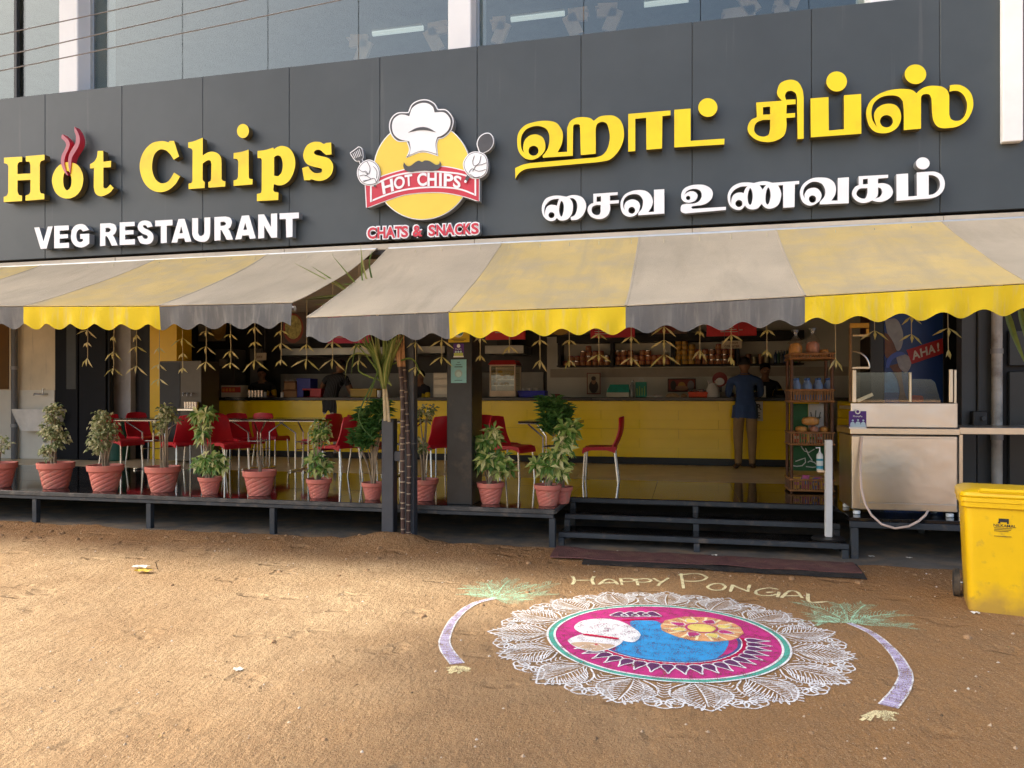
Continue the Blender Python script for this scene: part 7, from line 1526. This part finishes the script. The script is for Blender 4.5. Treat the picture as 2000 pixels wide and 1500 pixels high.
b = MB(); patch(b, [SP(SR * (1 + .05 * noise.noise((cos(a) * 4, sin(a) * 4, 1))), a) for a in N96], 2); b.build("sun_disc", POR, rgl)
b4 = MB()
for i in range(8):
    a = 2 * pi * i / 8 + .2; pet = curve([SP(.105, a), SP(.14, a - .28), SP(.20, a), SP(.14, a + .28)], 5, True)
    b = MB(); patch(b, pet, 4); o = b.build("sun_petal", PPK if i % 2 else PYL, rgl); b = MB(); ribbon(b, pet + [pet[0]], .007, 5); b.build("outline", PWT, o)
for i in range(16): a = 2 * pi * i / 16; ribbon(b4, [SP(.15, a), SP(.235, a + .02)], .016, 3)
b4.build("sun_rays", PYT, rgl)
b = MB(); patch(b, [SP(.088, a) for a in N96[::3]], 4); b.build("sun_heart", PYL, rgl); b = MB(); lp = [SP(.092, a) for a in N96[::3]]; ribbon(b, lp + [lp[0]], .014, 5); b.build("sun_ring", PPK, rgl)
# crescent of purple petals, red beads
def petal(lp, w_):
    b = MB(); patch(b, lp, 2); o = b.build("purple_petal", PPU, rgl); b = MB(); ribbon(b, lp + [lp[0]], w_, 3); b.build("outline", PW, o)
def bead(c, r): b = MB(); patch(b, [(c[0] + r * cos(q), c[1] + r * sin(q)) for q in N96[::12]], 3); b.build("red_bead", PRD, rgl)
A0, A1 = radians(196), radians(357); n = 19
for i in range(n):
    a = A0 + (A1 - A0) * (i + .5) / n; da = (A1 - A0) / n * .48; k = .0
    pet = curve([RG(.462, a - da * .7), RG(.50, a - da), RG(.555, a - da * .3), RG(.595, a), RG(.555, a + da * .3), RG(.50, a + da), RG(.462, a + da * .7)], 3, True)
    petal(pet, .008)
for i in range(34):
    a = A0 - .02 + (A1 - A0 + .04) * (i + .5) / 34; bead(RG(.443, a), .014)
for i in range(4):
    c0 = G(1211 + i * 21, 1203 - i * .3); q = [(c0.x - .055, c0.y - .03), (c0.x - .05, c0.y + .01), (c0.x - .005, c0.y + .075), (c0.x + .045, c0.y + .012), (c0.x + .05, c0.y - .03)]
    petal(curve(q, 3, True), .008)
for i in range(9): p = G(1218 + i * 8.5, 1213 - i * .4); bead((p.x, p.y), .015)
b = MB(); ribbon(b, [RG(.418, A0 + (A1 - A0) * i / 40) for i in range(41)], .020, 2); b.build("navy_line", PNV, rgl); b = MB(); ribbon(b, [RG(.43, A0 + (A1 - A0) * i / 40) for i in range(41)], .007, 3); b.build("white_line", PW, rgl)
# outer leaves and flowers
NL = 15
for i in range(NL):
    a = 2 * pi * i / NL + .10; b = MB(); rj_ = RNG.uniform(-.02, .02); hw = 2 * pi / NL * .50; tipr = 1.085 + RNG.uniform(-.03, .03)
    def LP(r, t_): return RG(.7 + (r - .7) * (.87 + rj_), a + t_ * hw)
    L1 = curve([LP(.705, -.30), LP(.79, -.78), LP(.90, -.82), LP(1.0, -.42), LP(tipr, 0)], 6); R1 = curve([LP(.705, .30), LP(.79, .78), LP(.90, .82), LP(1.0, .42), LP(tipr, 0)], 6)
    ribbon(b, L1, .010); ribbon(b, R1, .010); ribbon(b, curve([LP(.705, 0), LP(.85, .06), LP(1.03, 0)], 5), .008)
    ribbon(b, curve([LP(.705, -.12), LP(.80, -.40), LP(.92, -.45), LP(1.03, -.10)], 5), .0055); ribbon(b, curve([LP(.705, .12), LP(.80, .40), LP(.92, .45), LP(1.03, .10)], 5), .0055)
    for k in range(11):
        r = .722 + k * .028; ext = (.55, .66, .73, .76, .75, .70, .62, .53, .43, .32, .20)[k]
        for s_ in (-1, 1):
            ribbon(b, curve([LP(r, s_ * .05), LP(r + .045, s_ * ext * .55), LP(r + .080, s_ * ext), LP(r + .066, s_ * ext * .98), LP(r + .022, s_ * ext * .5)], 4), .0056, 1)
    b.build("leaf", PW, rgl)
    b = MB(); af = a + pi / NL; cr0 = .955
    def FP(x, y): r_ = .7 + (cr0 + y - .7) * .87; return RG(r_, af + x / r_)
    for k in range(5):
        th = radians((10, 48, 90, 132, 170)[k]); ln = .112 if k in (1, 2, 3) else .10; wv_ = .038
        d = (cos(th), sin(th)); nn = (-d[1], d[0])
        pet = [FP(d[0] * ln * f + nn[0] * wv_ * g_, d[1] * ln * f + nn[1] * wv_ * g_) for f, g_ in ((.18, 0), (.45, .8), (.85, .9), (1.0, .0), (.85, -.9), (.45, -.8), (.18, 0))]
        ribbon(b, curve(pet, 5), .009)
        pet = [FP(d[0] * ln * f + nn[0] * wv_ * g_, d[1] * ln * f + nn[1] * wv_ * g_) for f, g_ in ((.15, 0), (.35, .35), (.55, 0), (.35, -.35), (.15, 0))]; ribbon(b, curve(pet, 4), .006, 1)
    for k in range(6):
        r = .72 + k * .034; ribbon(b, curve([FP(-.035, r - cr0), FP(0, r - cr0 + .03), FP(.035, r - cr0)], 4), .006)
    b.build("flower", PW, rgl)
# two drawn palms and the greeting
def gl_(pts, n=6): return curve([tuple(G(u, v)[:2]) for u, v in pts], n)
def palm(label, trunk, wds, fronds, base, mat):
    g0 = G(*trunk[0]); t = thing("palm_drawing", label, "floor drawing", (g0.x, g0.y, 0)); c = gl_(trunk, 8); n = len(c); b = MB(); e1 = []; e2 = []
    for i, p in enumerate(c):
        a = c[max(i - 1, 0)]; q = c[min(i + 1, n - 1)]; tx, ty = q[0] - a[0], q[1] - a[1]; l = math.hypot(tx, ty); w_ = wds[0] + (wds[1] - wds[0]) * i / (n - 1); e1.append((p[0] - ty / l * w_, p[1] + tx / l * w_)); e2.append((p[0] + ty / l * w_, p[1] - tx / l * w_))
    for i in range(n - 1):
        q = [e1[i], e1[i + 1], e2[i + 1], e2[i]]; b.add([(x, y, gz(x, y) + .0035) for x, y in q], [(0, 3, 2, 1)])
    b.build("trunk", mat, t); b = MB(); ribbon(b, e1, .008, 1); ribbon(b, e2, .008, 1)
    for i in range(1, n - 1): ribbon(b, [e1[i], e2[i]], .0045, 1)
    b.build("outline", PWT, t); b = MB(); o = trunk[-1]; ra = random.Random(int(o[0]))
    for (u, v, bend) in fronds:
        mid = ((o[0] + u) / 2, (o[1] + v) / 2 + bend); c = gl_([o, mid, (u, v)], 8); ribbon(b, c, .011)
        for i in range(2, len(c)):
            for s_ in (-1, 1):
                p = c[i]; d = (c[i][0] - c[i - 2][0], c[i][1] - c[i - 2][1]); l = math.hypot(*d) or 1; d = (d[0] / l, d[1] / l); ln = .10 * (1 - .4 * i / len(c)) * ra.uniform(.7, 1.3)
                ribbon(b, [p, (p[0] + d[0] * ln * .6 - s_ * d[1] * ln * .5, p[1] + d[1] * ln * .6 + s_ * d[0] * ln * .5), (p[0] + d[0] * ln * 1.3 - s_ * d[1] * ln * .8, p[1] + d[1] * ln * 1.3 + s_ * d[0] * ln * .8)], .0042)
    b.build("fronds", PLG, t)
    b = MB()
    for k in range(26):
        u = base[0] + ra.uniform(-1, 1) * base[2]; v = base[1] + ra.uniform(-.2, 1.1) * base[3]; c = gl_([(base[0] + (u - base[0]) * .2, base[1] - base[3] * .6), (u, v)], 4); ribbon(b, c, .016)
    b.build("mound", PYM, t)
palm("left chalk palm tree with lilac trunk beside the round drawing", [(893, 1298), (871, 1268), (870, 1245), (888, 1210), (925, 1180), (965, 1170)], (.038, .015), [(918, 1150, -6), (950, 1142, -4), (996, 1134, -4), (1030, 1143, -3), (1075, 1141, 2), (1062, 1160, 2), (920, 1160, -2), (1010, 1170, 2)], (897, 1308, 26, 9), PLI)
palm("right chalk palm tree with lilac trunk beside the round drawing", [(1735, 1382), (1762, 1345), (1768, 1315), (1745, 1275), (1705, 1240), (1658, 1218)], (.040, .016), [(1572, 1180, -5), (1590, 1200, 2), (1640, 1182, -4), (1690, 1182, -4), (1745, 1200, -4), (1770, 1222, -2), (1700, 1210, 2), (1600, 1216, -3)], (1718, 1398, 38, 12), PLI)
wr = thing("chalk_lettering", "pale yellow chalk greeting written in an arc above the round drawing", "floor drawing", tuple(G(1360, 1150)[:2]) + (0,))
ST = {'H': ["0,0 .1,.5 0,1", "0,.5 1,.5", "1,0 .9,.5 1,1"], 'A': ["0,1 .3,.2 .55,.05 .8,.3 1,1", "0,.75 .9,.7"], 'P': ["0,0 .1,1", "-.1,.1 .6,0 1,.25 .7,.5 .1,.5"], 'Y': ["0,0 .5,.55", "1,0 .5,.55 .3,1"], 'O': ["1,.5 .8,.05 .3,.05 0,.5 .3,.95 .8,.95 1,.5"], 'N': ["0,1 .1,0", ".1,.05 .9,.95", ".9,1 1,0"], 'G': ["1,.2 .6,0 .1,.3 .1,.8 .6,1 .95,.8", ".5,.6 1,.55 .95,1.2"], 'L': ["0,0 .1,1 1,.95"]}
for ch, u0, u1, v0, v1 in (('H', 1118, 1160, 1126, 1142), ('A', 1170, 1207, 1131, 1142), ('P', 1212, 1240, 1130, 1143), ('P', 1243, 1272, 1131, 1144), ('Y', 1276, 1306, 1131, 1145), ('P', 1330, 1380, 1123, 1150), ('O', 1382, 1417, 1142, 1154), ('N', 1427, 1464, 1144, 1157), ('G', 1474, 1520, 1150, 1165), ('A', 1526, 1567, 1155, 1169), ('L', 1578, 1616, 1161, 1177)):
    b = MB()
    for s_ in ST[ch]:
        pts = [(u0 + (u1 - u0) * float(q.split(',')[0]), v0 + (v1 - v0) * float(q.split(',')[1])) for q in s_.split()]; ribbon(b, gl_(pts, 5), .022)
    b.build("letter", PYT, wr)
# ================================================================ street trees behind the camera: their shade falls on the yard
BARK = M("tree_bark", (.16, .12, .085), .9, var=.3, vs=6, bump=1., bs=20); TLF = M("tree_leaf", (.06, .11, .03), .5, attr=[(.02, .05, .012), (.05, .10, .025), (.08, .14, .035), (.11, .16, .05)], trans=.3)
def tree(label, base, crowns, seed):
    t = thing("street_tree", label, "tree", base, "street trees across the yard"); rr = random.Random(seed); b = MB(); f = MB(); x, y, z = base
    top = Vector((sum(c[0] for c in crowns) / len(crowns), sum(c[1] for c in crowns) / len(crowns), min(c[2] for c in crowns) - .6)); q = Vector((x, y, 0))
    top = Vector((x + 1.2, y - .3, top.z))
    b.tube([q, Vector((x + .1, y, 3)), Vector((x + .3, y, 7)), Vector((x + .7, y - .1, 11)), top], [.34, .28, .24, .20, .16], 14)
    for (cx, cy, cz, r, n) in crowns:
        c = Vector((cx, cy, cz)); b.tube([top, (top + c) / 2 + Vector((rr.uniform(-.2, .2), rr.uniform(-.2, .2), .15)), c], [.11, .07, .02], 8)
        for k in range(n):
            while True:
                o = Vector((rr.uniform(-1, 1), rr.uniform(-1, 1), rr.uniform(-1, 1)))
                if .15 < o.length < 1: break
            p = c + Vector((o.x * r, o.y * r, o.z * r * .6))
            for j in range(7):
                a = rr.uniform(0, 2 * pi); f.av = .02 + .98 * rr.random(); f.leaf(p + Vector((rr.uniform(-.12, .12), rr.uniform(-.12, .12), rr.uniform(-.1, .1))), Vector((cos(a), sin(a), rr.uniform(-.6, .3))), .23, .12)
    b.build("trunk", BARK, t, smooth=True); f.build("crown", TLF, t, kind="stuff")
def over(px, py, h): k = h / -SUN_DIR.z; return (px - SUN_DIR.x * k, py - SUN_DIR.y * k, h)
crowns = []
for (px, py, h, r, n) in SHADE: crowns.append((*over(px, py, h), r, n))
tree("big leafy street tree left of the shop, out of the picture", (-13.0, 6.0, 0), crowns, 4)
